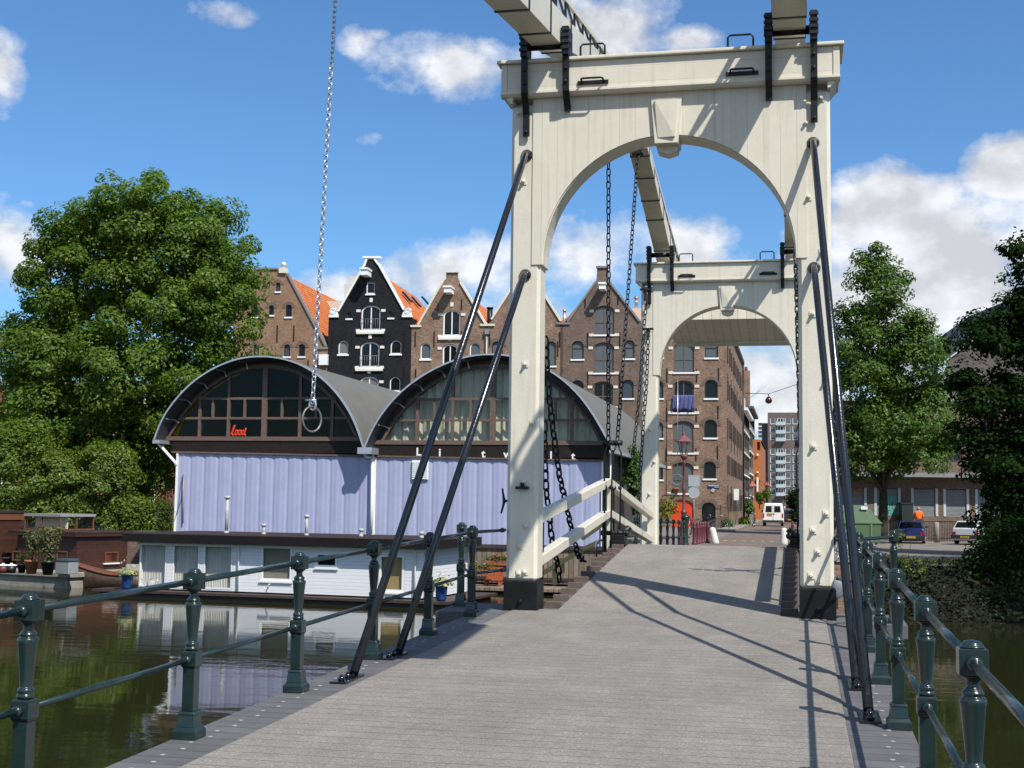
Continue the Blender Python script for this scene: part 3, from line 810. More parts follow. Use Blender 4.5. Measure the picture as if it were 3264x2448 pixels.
# --- balance frames: two tapering beams with truss chords, counterweight box between their outer ends
def balance(Y, s, label):
    """s = +1: the beams point to mid span along +y"""
    t = thing('balance_frame', label, 'balance beam', (0, Y, 7.6))
    yy = lambda a: Y+.22+s*a if s < 0 else Y+.0+s*a       # a: distance from the portal towards mid span
    k_ = .155 if s > 0 else .142; tail = -8.4 if s > 0 else -7.9
    zb = lambda a: 7.68+(k_*a if a < 0 else .238*a)
    zt = lambda a: 8.12+(k_*a if a < 0 else .19*a)
    sec = [tail, -3, 0, 2.6, 5.75]
    for sx in (-1, 1):
        x0, x1 = sx*1.62-.205, sx*1.62+.205
        b = MB()
        for a0, a1 in zip(sec[:-1], sec[1:]):
            q = [(yy(a0), zb(a0)), (yy(a1), zb(a1)), (yy(a1), zt(a1)), (yy(a0), zt(a0))]
            b.prism([(x0, y, z) for y, z in q], (.41, 0, 0))
        bo = b.build('beam', M_CREAM, t)
        for a in (-7.2, -5.6, -4.0, -2.4, -1.0, .55, 2.3, 3.3, 4.4, 5.4):
            d = .028
            q = [(yy(a-d), zb(a)-.012), (yy(a+d), zb(a)-.012), (yy(a+d), zt(a)+.012), (yy(a-d), zt(a)+.012)]
            MB().prism([(x0-.012, y, z) for y, z in q], (.434, 0, 0)).build('band', M_IRON, bo)
        # truss on top of the beam
        cz = lambda a: zt(a)+.30
        ch = MB(); ch.bar((sx*1.62-.17*1, yy(-7.6), cz(-7.6)), (sx*1.62-.17, yy(0), cz(0)), .05, .07)
        ch.bar((sx*1.62-.17, yy(0), cz(0)), (sx*1.62-.17, yy(5.3), zt(5.3)+.08), .05, .07)
        ch.bar((sx*1.62+.17, yy(-7.6), cz(-7.6)), (sx*1.62+.17, yy(0), cz(0)), .05, .07)
        ch.bar((sx*1.62+.17, yy(0), cz(0)), (sx*1.62+.17, yy(5.3), zt(5.3)+.08), .05, .07)
        ch.build('truss_chord', M_CREAM, t)
        tr = MB()
        for xo in (-.17, .17):
            prev = None
            for i, a in enumerate(np.arange(-7.2, 5.2, .75)):
                top = cz(a) if a < 0 else zt(a)+.30+(a/5.3)*(-.22)
                tr.bar((sx*1.62+xo, yy(a), zt(a)-.02), (sx*1.62+xo, yy(a), top), .03, .04, up=(0, 1, 0))
                if prev: tr.bar((sx*1.62+xo, yy(prev[0]), prev[1]), (sx*1.62+xo, yy(a), zt(a)), .022, .03, up=(1, 0, 0))
                prev = (a, top)
        tr.build('truss_struts', M_IRON, t)
        b = MB(); a = 5.75
        b.box(sx*1.62-.06, sx*1.62+.06, min(yy(a-.1), yy(a+.12)), max(yy(a-.1), yy(a+.12)), zb(a)-.14, zb(a)+.05)
        b.lathe([(.03, -.12), (.05, -.11), (.05, -.08), (.03, -.07), (.03, .07), (.05, .08), (.05, .11), (.03, .12)], (sx*1.62, yy(a+.05), zb(a)-.12), 10, axis=(1, 0, 0))
        b.build('chain_shackle', M_IRON, t)
    a0, a1 = tail, tail+2.6
    q = [(yy(a0), zb(a0)-.05), (yy(a1), zb(a1)-.05), (yy(a1), zt(a1)+.1), (yy(a0), zt(a0)+.1)]
    MB().prism([(-2.08, y, z) for y, z in q], (4.16, 0, 0)).build('counterweight', planks('cream counterweight boards', (.70, .66, .55), .255, 0, .5, gap=.03, gapcol=.4), t)
    y_ = yy(a0); z_ = zb(a0)
    MB().box(-2.02, 2.02, min(y_, y_-s*.1), max(y_, y_-s*.1), z_-.16, z_-.052).build('counterweight_sill', M_CREAM, t)
    return yy, zb
yyN, zbN = balance(YG, 1, 'cream balance beams with iron bands resting on the nearer portal, reaching back over the viewer')
yyF, zbF = balance(YF+.45, -1, 'cream balance beams on the far portal with a boarded counterweight box behind it')

# --- chains
def chain_mb(pts, pitch, wire, half):
    pts = [np.array(p, float) for p in pts]
    seg = [np.linalg.norm(b-a) for a, b in zip(pts[:-1], pts[1:])]; L = sum(seg)
    n = max(2, int(L/pitch)); mb = MB(); k = 0; acc_ = 0; i = 0
    for j in range(n):
        s_ = (j+.5)*L/n; i = 0; r_ = s_
        while i < len(seg)-1 and r_ > seg[i]: r_ -= seg[i]; i += 1
        d = (pts[i+1]-pts[i])/seg[i]; c = pts[i]+d*r_
        ref = np.array((0, 1., 0)) if abs(d[1]) < .8 else np.array((0, 0, 1.))
        x = np.cross(d, ref); x /= np.linalg.norm(x)
        a = .5+(1.57 if j % 2 else 0)+random.uniform(-.15, .15)
        y = np.cross(d, x); e = x*cos(a)+y*sin(a)
        hl = pitch/2+wire*.9; st = hl-half
        loop = []
        for q in range(6): t_ = -pi/2+pi*q/5; loop.append(c+d*(st+half*cos(t_))+e*half*sin(t_))
        for q in range(6): t_ = pi/2+pi*q/5; loop.append(c+d*(-st+half*cos(t_))+e*half*sin(t_))
        mb.tube(loop, wire, 6, closed=True)
    return mb
def chain(pts, pitch, wire, half, label, m=None, group=None):
    o = chain_mb(pts, pitch, wire, half).build('chain', m or M_IRON)
    return tag(o, label, 'chain', group)
def sag(a, b, s, n=12):
    a = np.array(a, float); b = np.array(b, float)
    return [a+(b-a)*i/n-np.array((0, 0, s*4*(i/n)*(1-i/n))) for i in range(n+1)]
for sx, side in ((-1, 'left'), (1, 'right')):
    pn = (sx*1.62, yyN(5.8), zbN(5.75)-.16); pf = (sx*1.62, yyF(5.8), zbF(5.75)-.16)
    if sx < 0:
        bn = onX(c8(1870, 850), -1.74); bf = onX(c8(1938, 850), -1.74)
    else:
        bn = np.array((1.74, bn[1], bn[2])); bf = np.array((1.74, bf[1], bf[2]))
    chain([pn, bn], .115, .0125, .036, f'dark lifting chain from the nearer balance beam to the {side} edge of the leaves' , group='lifting chains')
    chain([pf, bf], .115, .0125, .036, f'dark lifting chain from the far balance beam to the {side} edge of the leaves', group='lifting chains')
    for (q, dy, w_) in ((bn, -.1, 'nearer'), (bf, .1, 'far')):
        t = thing('lifting_rod', f'dark iron rod pair hanging under the {w_} chain at the {side} edge of the leaves', 'lifting rod', (q[0], q[1], .7), 'rods at the end of the lifting chains')
        b = MB(); b.box(q[0]-.10, q[0]+.10, q[1]-.03, q[1]+.03, q[2]-.05, q[2]); b.lathe([(.05, -.1), (.05, .1)], (q[0], q[1], q[2]-.02), 8, axis=(1, 0, 0))
        b.build('yoke', M_IRON, t)
        for dx in (-.055, .055):
            b = MB(); b.tube([(q[0]+dx*.3, q[1], q[2]-.05), (q[0]+dx*1.4, q[1], q[2]-.22), (q[0]+dx, q[1], .60)], .017, 6); b.ball((q[0]+dx, q[1], 1.75), .04, 8, 5)
            b.build('rod', M_IRON, t)
# the hand chain at the tail of the near left beam, with its ring
ytail = yyN(-7.7)
ring = onY(b3(0, 0), 9.1)
top = onY(dp(727, -60), ytail); bot = onY(c7(1295, 560), ytail)
t = thing('hand_chain', 'bright galvanised hand chain with a big ring hanging free over the water, foreground', 'chain', tuple(bot))
chain_mb([(top[0], top[1], zbN(-7.7)), top, bot], .0415, .0058, .0150).build('links', M_GALV, t)
rc = onY(c7(1290, 678), ytail)
b = MB(); b.tube([rc+np.array((.044*sin(a), .085*sin(a), .098*cos(a))) for a in np.linspace(0, 2*pi, 33)[:-1]], .0085, 8, closed=True)
b.build('ring', mat('weathered steel', (.20, .18, .17), .45, .6, var=.4, scale=20), t)
b = MB(); c = onY(c7(1295, 570), ytail)
b.tube([c+np.array((.026*sin(a), 0, .04*cos(a))) for a in np.linspace(0, 2*pi, 17)[:-1]], .009, 7, closed=True); b.tube([c+np.array((-.06, 0, .035)), c+np.array((.03, 0, .035))], .011, 7)
b.build('shackle', M_GALV, t)
# loose chains by the left of the near portal
chain([onX(c8(1398, 60), -2.08), onX(c8(1404, 230), -2.08), onX(c8(1425, 520), -2.08), onX(c8(1455, 780), -2.08), onX(c8(1500, 1100), -2.08), onX(c8(1545, 1300), -2.08), onX(c8(1590, 1500), -2.08), onX(c8(1640, 1700), -2.08), onX(c3(742, 305), -2.08)],
      .155, .017, .048, 'heavy black chain slanting down to the leaf edge, right of the near portal\'s left post', group='loose chains at the near portal')
for xx, cx_, lab in ((-2.08, ((1398, 60), (1425, 520), (1500, 1100), (1590, 1500), (1640, 1700)), 'heavy black chain hanging behind the near portal\'s right post, farther of two'), (-2.2, ((1388, 400), (1400, 1200), (1425, 1430), (1450, 1640)), 'heavy black chain hanging behind the near portal\'s right post, nearer of two')):
    q_ = [onX(c8(*p), xx) for p in cx_]; chain([(-p[0], p[1], p[2]) for p in q_], .155, .017, .048, lab, group='loose chains at the near portal')
chain([onX(c8(1388, 700), -2.2), onX(c8(1392, 1000), -2.2), onX(c8(1400, 1200), -2.2), onX(c8(1425, 1430), -2.2), onX(c8(1450, 1640), -2.2), onX(c3(572, 330), -2.2), onX(c3(582, 440), -2.2)],
      .155, .017, .048, 'heavy black chain hanging closest to the near portal\'s left post, ending at the board fence', group='loose chains at the near portal')
# chains on the far portal
for (pts, lab) in (([c2(982, 215), c2(985, 330), c2(972, 460), c2(962, 640), c2(945, 850), c2(930, 1000), c2(910, 1160)], 'bright wavering chain hanging left of the far portal down to the grey roof'),
                   ([c2(1000, 440), c2(997, 560), c2(990, 760), c2(975, 950), c2(962, 1140), c2(950, 1330), c2(945, 1560)], 'dark chain hanging close along the left post of the far portal')):
    chain([onY(p, YF-.12) for p in pts], .125, .013, .037, lab, group='chains on the far portal')
t = thing('chain_hook', 'pair of small iron hooks on the left post of the far portal', 'hook', tuple(onY(c2(1000, 440), YF)))
for p in (c2(982, 218), c2(1000, 440)):
    q = onY(p, YF-.1); b = MB(); b.box(q[0]-.13, q[0]+.13, YF-.14, YF-.09, q[2]-.02, q[2]+.03); b.box(q[0]-.04, q[0]+.04, YF-.14, YF+.01, q[2]-.05, q[2]); b.build('hook', M_IRON, t)

# --- the two leaves
zl = lambda y: .012+LS*(y-YG-.22) if y <= YC else .012+LS*(2*YC-y-YG-.22)
def leaf(y0, y1, label):
    t = thing('bridge_leaf', label, 'bridge leaf', (0, min(y0, y1), 0))
    slab(MB(), -1.46, 1.46, y0, y1, .10, zl).build('mat', M_LEAFMAT, t)
    for sx in (-1, 1):
        x0, x1 = sorted((sx*1.463, sx*1.70))
        slab(MB(), x0, x1, y0, y1, .13, zl, up=-.03).build('gutter', M_PLANK, t)
        y = y0+.33
        c0 = None
        while y < y1-.1:
            b = MB(); b.hexa([(x0+.01, y-.045, zl(y-.045)-.028), (x1-.01, y-.045, zl(y-.045)-.028), (x1-.01, y+.045, zl(y+.045)-.028), (x0+.01, y+.045, zl(y+.045)-.028)],
                             [(x0+.01, y-.045, zl(y-.045)+.05), (x1-.01, y-.045, zl(y-.045)+.05), (x1-.01, y+.045, zl(y+.045)+.05), (x0+.01, y+.045, zl(y+.045)+.05)])
            b.build('cleat', mat('rust brown cleat wood', (.12, .085, .07), .8, var=.25), t); y += .6
    b = MB()
    for x in (-1.62, -.6, .6, 1.62): slab(b, x-.1, x+.1, y0, y1, .42, zl, up=-.135)
    b.build('girders', M_TAR, t)
    return t
leaf(YG+.24, YC-.01, 'nearer leaf of the drawbridge rising to the crest, grey mat with cleated gutters')
leaf(YC+.01, YF-.1, 'far leaf of the drawbridge falling away beyond the crest')
# hand rails of the leaves: two square white bars on each side, kinked at the crest
for sx, side in ((-1, 'left'), (1, 'right')):
    for (ya, yb, w_) in ((YG+.75, YC-.05, 'nearer'), (YC+.05, YF-.12, 'far')):
        t = thing('hand_rail', f'cream square bar hand rail on the {side} side of the {w_} leaf', 'hand rail', (sx*1.85, ya, 0), 'hand rails of the drawbridge leaves')
        for h in (1.165, .575):
            q = lambda y: (sx*1.86, y, zl(y)+h-.06 if False else zl(y)+h)
            a, b_ = q(ya), q(yb)
            MB().bar((a[0], a[1], a[2]), (b_[0], b_[1], b_[2]), .15, .15).build('bar', M_CREAM, t, bevel=.012, seg=1)
        for y in (ya+.35, yb-.25 if w_ == 'nearer' else ya+.2, yb-.3):
            MB().box(sx*1.86-.03 if sx > 0 else sx*1.86-.045, sx*1.86+.045 if sx > 0 else sx*1.86+.03, y-.03, y+.03, zl(y)-.2, zl(y)+1.1).build('stanchion', M_CREAM if w_ == 'far' else M_IRON, t)
    # locking gear at the crest
    g = thing('leaf_lock', f'black greased locking gear at the crest on the {side} side', 'lock', (sx*1.62, YC, ZC), 'locking gear at the crest')
    x = sx*1.60 if sx < 0 else 1.66; z = ZC; e_ = -sx
    b = MB(); b.box(x-.15, x+.15, YC-.5, YC+.5, z-.02, z+.07); b.box(x-.12, x+.12, YC-.42, YC-.1, z+.07, z+.17); b.build('bed', M_IRON, g, bevel=.01)
    b = MB(); b.tube([(x-e_*.32, YC-.25, z+.2), (x+e_*.14, YC-.25, z+.2)], .045, 10); b.ball((x-e_*.3, YC-.25, z+.2), .06, 8, 6); b.ball((x+e_*.14, YC-.25, z+.2), .055, 8, 6)
    for dx in (-.12, 0, .1): b.lathe([(.07, -.02), (.07, .02)], (x+dx, YC-.25, z+.2), 10, axis=(1, 0, 0))
    b.build('bolt_bar', M_IRON, g)
    b = MB(); b.tube([(x+e_*.02, YC-.1, z+.1), (x+e_*.06, YC+.05, z+.24), (x+e_*.12, YC+.12, z+.30), (x+e_*.16, YC+.1, z+.26)], .05, 8); b.box(x-.08, x+.08, YC-.05, YC+.25, z+.07, z+.24)
    b.build('catch', M_IRON, g)
    b = MB(); b.tube([(x-e_*.42, YC-.3, z-.25), (x-e_*.42, YC-.3, z+.02), (x-e_*.38, YC-.3, z+.06), (x-e_*.3, YC-.3, z+.06)], .02, 8); b.build('drain_pipe', M_GALV, g)
# far approach deck down to the quay
struct(MB().hexa([(-2.5, YF-.1, -.2), (2.5, YF-.1, -.2), (2.5, 50, -.45), (-2.5, 50, -.45)], [(-2.5, YF-.1, 0), (2.5, YF-.1, 0), (2.5, 50, -.27), (-2.5, 50, -.27)]).build('far_bridge_deck', M_MAT))
# ================================================================== WATER, GROUND
def water_mat():
    m = bpy.data.materials.new('canal water'); m.use_nodes = True
    t = m.node_tree; b = t.nodes['Principled BSDF']
    b.inputs['Base Color'].default_value = (.020, .021, .008, 1); b.inputs['Roughness'].default_value = .03; b.inputs['IOR'].default_value = 1.33
    tcn = t.nodes.new('ShaderNodeTexCoord')
    mp = t.nodes.new('ShaderNodeMapping'); mp.inputs['Scale'].default_value = (.55, 1.5, 1); mp.inputs['Rotation'].default_value = (0, 0, .25)
    t.links.new(tcn.outputs['Object'], mp.inputs[0])
    n = t.nodes.new('ShaderNodeTexNoise'); n.inputs['Scale'].default_value = 1.5; n.inputs['Detail'].default_value = 4; n.inputs['Roughness'].default_value = .5
    t.links.new(mp.outputs[0], n.inputs['Vector'])
    n2 = t.nodes.new('ShaderNodeTexNoise'); n2.inputs['Scale'].default_value = .18; n2.inputs['Detail'].default_value = 2
    t.links.new(mp.outputs[0], n2.inputs['Vector'])
    amp = MT(t, 'MULTIPLY', MT(t, 'SUBTRACT', n2.outputs[0], .30, clamp=True), 2.2)
    bp = t.nodes.new('ShaderNodeBump'); bp.inputs['Strength'].default_value = .12; bp.inputs['Distance'].default_value = .10
    t.links.new(MT(t, 'MULTIPLY', n.outputs[0], amp), bp.inputs['Height']); t.links.new(bp.outputs[0], b.inputs['Normal'])
    return m
struct(MB().add([(-300, -120, WATER), (300, -120, WATER), (300, 72, WATER), (-300, 72, WATER)], [(0, 1, 2, 3)]).build('water', water_mat()))

M_GROUND = mat('paved ground', (.20, .175, .15), .9, var=.15, scale=.9, bump=.2, bscale=30, spec=.2, stain=((.12, .11, .09), .35, .5))
sm_ = lambda a, b_, x: (lambda q: q*q*(3-2*q))(min(1, max(0, (x-a)/(b_-a))))
gz = lambda x, y: -.3-.42*sm_(3.4, 6.1, x)
xs = [-3000, -200, -60, -5.4, -2.6, 2.6, 3.6, 4.4, 5.2, 6.2, 9, 14, 40, 200, 3000]; ys = [50, 53, 57, 65, 74, 82, 95, 130, 250, 3000]
mb = MB(); idx = {}
for i, x in enumerate(xs):
    for j, y in enumerate(ys):
        idx[i, j] = len(mb.v); mb.v.append((x, y, gz(x, y)))
for i in range(len(xs)-1):
    for j in range(len(ys)-1):
        if xs[i+1] <= -5.4 and ys[j+1] <= 65: continue
        if xs[i] >= 3.6 and ys[j+1] <= 53: continue
        mb.f.append((idx[i, j], idx[i+1, j], idx[i+1, j+1], idx[i, j+1])); mb.sm.append(False)
struct(mb.build('ground', M_GROUND))
struct(MB().box(-300, 300, -60, -6.0, -3, -.62).build('near_quay', M_GROUND))
# brick paved street running on from the bridge, with kerbed pavements
M_STREET = brick('street bricks', (.20, .15, .125), (.16, .125, .11), (.12, .105, .09), .22, .11, .012)
M_PAVE = brick('pavement tiles', (.27, .245, .21), (.23, .21, .19), (.15, .14, .12), .3, .3, .012)
mb = MB()
for (ya, yb, za, zb_) in ((50, 66, -.262, -.285), (66, 455, -.285, -.285)):
    mb.add([(-2.55, ya, za), (2.4, ya, za), (2.4, yb, zb_), (-2.55, yb, zb_)], [(0, 1, 2, 3)])
struct(mb.build('road', M_STREET))
mb = MB(); mb.box(-3.9, -2.6, 92, 450, -.29, -.17); mb.box(2.45, 3.6, 66, 450, -.29, -.17)
struct(mb.build('pavement', M_PAVE))
mb = MB(); M_YEL = mat('yellow road paint', (.55, .40, .05), .8, var=.3, scale=20)
for k in range(9):
    x = -1.9+k*.46
    mb.add([(x-.13, 66.9, -.279), (x+.13, 66.9, -.279), (x+.0, 67.9, -.279)], [(0, 1, 2)])
struct(mb.build('road_marking', M_YEL))
# quay walls
t = thing('quay_wall', 'brick quay wall with a stone coping under the far end of the bridge', 'quay wall', (4, 49.9, WATER))
MB().box(-5.4, 3.75, 49.4, 53.6, -3.5, -.52).build('wall', M_BRICK, t)
MB().box(-5.4, 3.8, 49.34, 49.99, -.517, -.296).build('coping', mat('quay stone', (.30, .28, .26), .85, var=.2), t)
t = thing('quay_wall', 'low timber and brick quay behind the houseboats on the left bank', 'quay wall', (-30, 65, WATER))
MB().box(-120, -5.42, 64.4, 64.98, -3.5, -.55).build('wall', M_BRICKD, t)
MB().box(-5.9, -5.42, 49.4, 64.38, -3.5, -.55).build('return_wall', M_BRICKD, t)
MB().box(-120, -5.42, 64.3, 64.99, -.547, -.30).build('coping', M_DKWOOD, t)
# overgrown bank on the right
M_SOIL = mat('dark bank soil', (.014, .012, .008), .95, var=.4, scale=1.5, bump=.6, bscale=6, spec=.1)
mb = MB(); nx, ny = 26, 7
for i in range(nx):
    for j in range(ny):
        x = 3.55+i*(1.2 if i < 8 else 2.6)-(i >= 8)*8*1.4; f = j/(ny-1); y = 53.4-4.6*f+random.uniform(-.2, .2)*(0 < j < ny-1); z = gz(x, 53)+.01-1.95*f**1.15+random.uniform(-.12, .12)*(0 < j < ny-1)
        mb.v.append((x, y, z))
for i in range(nx-1):
    for j in range(ny-1):
        a = i*ny+j; mb.f.append((a, a+1, a+ny+1, a+ny)); mb.sm.append(True)
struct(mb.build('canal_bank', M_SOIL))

# ================================================================== FOLIAGE
def leaves_mesh(C_, Nn, size, jitter=.35, fold=.25, aspect=.62):
    """many small folded leaves: centres C_, normals Nn"""
    n = len(C_)
    Nn = Nn/np.linalg.norm(Nn, axis=1, keepdims=True)
    ref = rng.normal(size=(n, 3)); T = np.cross(Nn, ref); T /= np.linalg.norm(T, axis=1, keepdims=True); B = np.cross(Nn, T)
    s_ = size*(1+jitter*(rng.random((n, 1))*2-1))
    a = C_-T*s_*.5; b_ = C_+T*s_*.5
    l = C_+B*s_*aspect*.5+Nn*s_*fold*.5; r_ = C_-B*s_*aspect*.5+Nn*s_*fold*.5
    V = np.stack([a, l, b_, r_], 1).reshape(-1, 3)
    base = np.arange(n)*4
    F_ = np.stack([base, base+2, base+1, base, base+3, base+2], 1).reshape(-1, 3)
    return V, F_
def np_mesh(name, V, F_, m, parent=None, smooth=False):
    me = bpy.data.meshes.new(name); V = V-woff(parent)
    me.vertices.add(len(V)); me.vertices.foreach_set('co', V.astype(np.float32).ravel())
    me.loops.add(F_.size); me.loops.foreach_set('vertex_index', F_.astype(np.int32).ravel())
    me.polygons.add(len(F_)); me.polygons.foreach_set('loop_start', np.arange(0, F_.size, F_.shape[1]).astype(np.int32))
    me.polygons.foreach_set('loop_total', np.full(len(F_), F_.shape[1], np.int32))
    me.materials.append(m); me.update(calc_edges=True)
    o = bpy.data.objects.new(name, me); COL.objects.link(o)
    if parent: o.parent = parent
    OFF[o.name] = woff(parent)
    return o
def crown_points(blobs, nclump, per, rc, fill=.12, up=.35, flat=.75, shell=.72):
    """clumps set through the outer part of each blob; leaves in each clump face outward and up"""
    vol = np.array([b[3]*b[4]+b[4]*b[5]+b[3]*b[5] for b in blobs]); vol = vol/vol.sum()
    Cs, Ns, K_ = [], [], []
    for b, v in zip(blobs, vol):
        k = max(3, int(nclump*v)); c = np.array(b[:3]); r_ = np.array(b[3:6])
        for _ in range(k):
            d = rng.normal(size=3); d /= np.linalg.norm(d)
            if d[2] < -.55: d[2] *= -.6
            rad = shell+(1.03-shell)*rng.random()**.7
            cc_ = c+d*r_*rad
            K_.append(cc_)
            m = int(per*(.55+.9*rng.random())); R_ = rc*(.65+.7*rng.random())
            q = rng.normal(size=(m, 3)); q /= np.linalg.norm(q, axis=1, keepdims=True)
            q2 = q*R_*(.45+.55*rng.random((m, 1))**.5)*np.array((1, 1, flat))
            # droop along the outer edge
            q2[:, 2] -= .22*np.linalg.norm(q2[:, :2], axis=1)**1.5/max(R_, .3)
            Cs.append(cc_+q2); Ns.append(q*.55+d*.55+np.array((0, 0, up))+rng.normal(size=(m, 3))*.38)
        m = int(k*per*fill)
        d = rng.normal(size=(m, 3)); d /= np.linalg.norm(d, axis=1, keepdims=True)
        Cs.append(c+d*r_*(.25+.6*rng.random((m, 1)))); Ns.append(d+rng.normal(size=(m, 3))*.6)
    return np.concatenate(Cs), np.concatenate(Ns), K_
M_BARK = mat('tree bark', (.045, .036, .028), .9, var=.3, scale=6, bump=.5, bscale=14, spec=.15)
def tree(name, label, cat, base, blobs, nclump, per, rc, size, m, trunk_r=.3, fork=None, group=None, fill=.12, up=.35, nlimb=14, flat=.75, shell=.72):
    t = thing(name, label, cat, base, group)
    P_, Nn, K_ = crown_points(blobs, nclump, per, rc, fill, up, flat, shell)
    V, F_ = leaves_mesh(P_, Nn, size)
    np_mesh('crown', V, F_, m, t)
    if trunk_r:
        b = MB(); base = np.array(base, float); fk = np.array(fork if fork is not None else base+np.array((0, 0, 3)), float)
        lean = (fk-base)
        b.tube([base-(0, 0, .3), base+lean*.12+(.0, 0, 0), base+lean*.5+(.05, .03, 0), fk], [trunk_r*1.5, trunk_r*1.12, trunk_r*.95, trunk_r*.8], 10)
        for k in range(nlimb):
            e = K_[int(rng.integers(len(K_)))]
            mid = fk+(e-fk)*.45+rng.normal(size=3)*.3+np.array((0, 0, .25*np.linalg.norm(e-fk)*.3))
            b.tube([fk-(0, 0, .15), fk+(mid-fk)*.5, mid, e], [trunk_r*.55, trunk_r*.38, trunk_r*.24, trunk_r*.05], 6)
        b.build('trunk', M_BARK, t)
    return t
def pxblob(px, py, rx, ry, depth, k=1.0, rd=None):
    """crown part from its place and size in the picture (display pixels) at a camera depth"""
    c = onD(dp(px, py), depth); s_ = depth/2857.24
    return (c[0], c[1], c[2], rx*s_, (rd if rd else rx)*s_*k, ry*s_)
L_LIME = leaf_mat('lime tree leaves', (.058, .112, .013), (.155, .24, .03), .10, trans=.5)
L_BUSH = leaf_mat('bush leaves', (.06, .108, .013), (.16, .235, .034), .1, trans=.42)
L_MID = leaf_mat('street tree leaves', (.034, .078, .012), (.105, .19, .024), .12, trans=.4)
L_DARK = leaf_mat('leaves darkened for shade', (.006, .017, .004), (.022, .052, .010), .03, trans=.3, rough=.8, bright=(.09, .15, .03), spec=.06)  # base darkened to stand in for tree shade; few bright leaves painted as sunlit
L_IVY = leaf_mat('climber leaves', (.03, .075, .012), (.09, .18, .03), .08)
L_YEL = leaf_mat('yellow green leaves', (.10, .12, .02), (.30, .26, .05), .15)
L_POT = leaf_mat('grassy pot plant leaves', (.07, .09, .03), (.17, .17, .07), .1)
L_HOSTA = leaf_mat('variegated hosta leaves', (.10, .16, .06), (.42, .45, .25), .2)

D1 = 77
tree('broadleaf_tree', 'huge broad green tree rising behind the left of the round roofed boathouse', 'tree', tuple(onD(dp(300, 1115), D1)),
     [pxblob(320, 490, 150, 112, D1), pxblob(425, 500, 95, 85, D1), pxblob(215, 500, 105, 85, D1), pxblob(500, 590, 72, 90, D1), pxblob(205, 600, 135, 125, D1), pxblob(430, 620, 125, 130, D1), pxblob(310, 660, 190, 150, D1, rd=150),
      pxblob(130, 770, 130, 110, D1), pxblob(455, 730, 125, 125, D1), pxblob(290, 820, 190, 150, D1-1, rd=150), pxblob(440, 880, 120, 120, D1-1),
      pxblob(60, 830, 110, 130, D1), pxblob(120, 930, 120, 120, D1-1), pxblob(30, 730, 75, 75, D1+1), pxblob(110, 660, 70, 70, D1), pxblob(300, 960, 110, 110, D1-1), pxblob(60, 960, 110, 110, D1), pxblob(180, 1010, 120, 90, D1), pxblob(390, 990, 80, 90, D1), pxblob(480, 640, 80, 90, D1), pxblob(120, 560, 70, 70, D1)],
     520, 300, .95, .225, L_LIME, .55, tuple(onD(dp(305, 960), D1)), up=.45, fill=.25)
D2 = 72
tree('waterside_bush', 'dense light green bush on the bank behind the brown houseboat, nearest the left edge', 'bush', tuple(onD(dp(70, 1120), D2)),
     [pxblob(50, 1020, 115, 95, D2, rd=80), pxblob(130, 1050, 90, 75, D2, rd=70), pxblob(10, 960, 60, 50, D2+1), pxblob(60, 1100, 130, 45, D2, rd=70), pxblob(150, 1115, 70, 35, D2, rd=60)], 190, 190, .62, .16, L_BUSH, 0, group='bushes on the left bank', fill=.25)
tree('waterside_bush', 'dense light green bush on the bank between the brown houseboat and the lilac boathouse wall', 'bush', tuple(onD(dp(240, 1150), D2)),
     [pxblob(225, 1060, 80, 90, D2, rd=70), pxblob(255, 1130, 60, 60, D2, rd=50), pxblob(185, 1110, 60, 50, D2, rd=50), pxblob(330, 1125, 50, 50, D2+1.5, rd=40), pxblob(345, 1040, 40, 70, D2+5, rd=40), pxblob(240, 1000, 60, 60, D2), pxblob(300, 1110, 60, 50, D2)], 170, 190, .58, .15, L_BUSH, 0, group='bushes on the left bank', fill=.25)
D3 = 81
tree('street_tree', 'slender green street tree with forked trunk beside the green container', 'tree', tuple(onD(dp(1905, 1152), D3)),
     [pxblob(1895, 640, 65, 95, D3), pxblob(1905, 760, 105, 110, D3), pxblob(1860, 850, 90, 110, D3), pxblob(1965, 800, 80, 120, D3), pxblob(1930, 920, 110, 90, D3), pxblob(1850, 960, 80, 80, D3),
      pxblob(1955, 975, 85, 50, D3), pxblob(1880, 1005, 90, 42, D3), pxblob(1985, 740, 50, 70, D3), pxblob(1880, 580, 38, 60, D3), pxblob(1840, 740, 60, 80, D3), pxblob(2010, 900, 60, 80, D3), pxblob(2015, 960, 45, 45, D3), pxblob(1840, 980, 60, 55, D3)],
     340, 190, .75, .2, L_MID, .30, tuple(onD(dp(1908, 1060), D3)), fill=.1, up=.4)
D4 = 62
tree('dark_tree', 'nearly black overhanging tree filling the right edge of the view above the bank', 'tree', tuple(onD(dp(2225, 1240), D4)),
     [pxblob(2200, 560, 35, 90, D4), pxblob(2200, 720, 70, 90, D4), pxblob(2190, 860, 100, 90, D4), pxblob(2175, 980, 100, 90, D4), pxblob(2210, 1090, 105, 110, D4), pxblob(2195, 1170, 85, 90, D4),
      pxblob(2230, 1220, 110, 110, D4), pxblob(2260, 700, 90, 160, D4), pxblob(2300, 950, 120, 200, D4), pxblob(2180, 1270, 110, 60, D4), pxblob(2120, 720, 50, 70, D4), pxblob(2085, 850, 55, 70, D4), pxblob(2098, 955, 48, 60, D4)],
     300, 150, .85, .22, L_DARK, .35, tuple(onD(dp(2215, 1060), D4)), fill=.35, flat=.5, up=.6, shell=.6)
D5 = 50
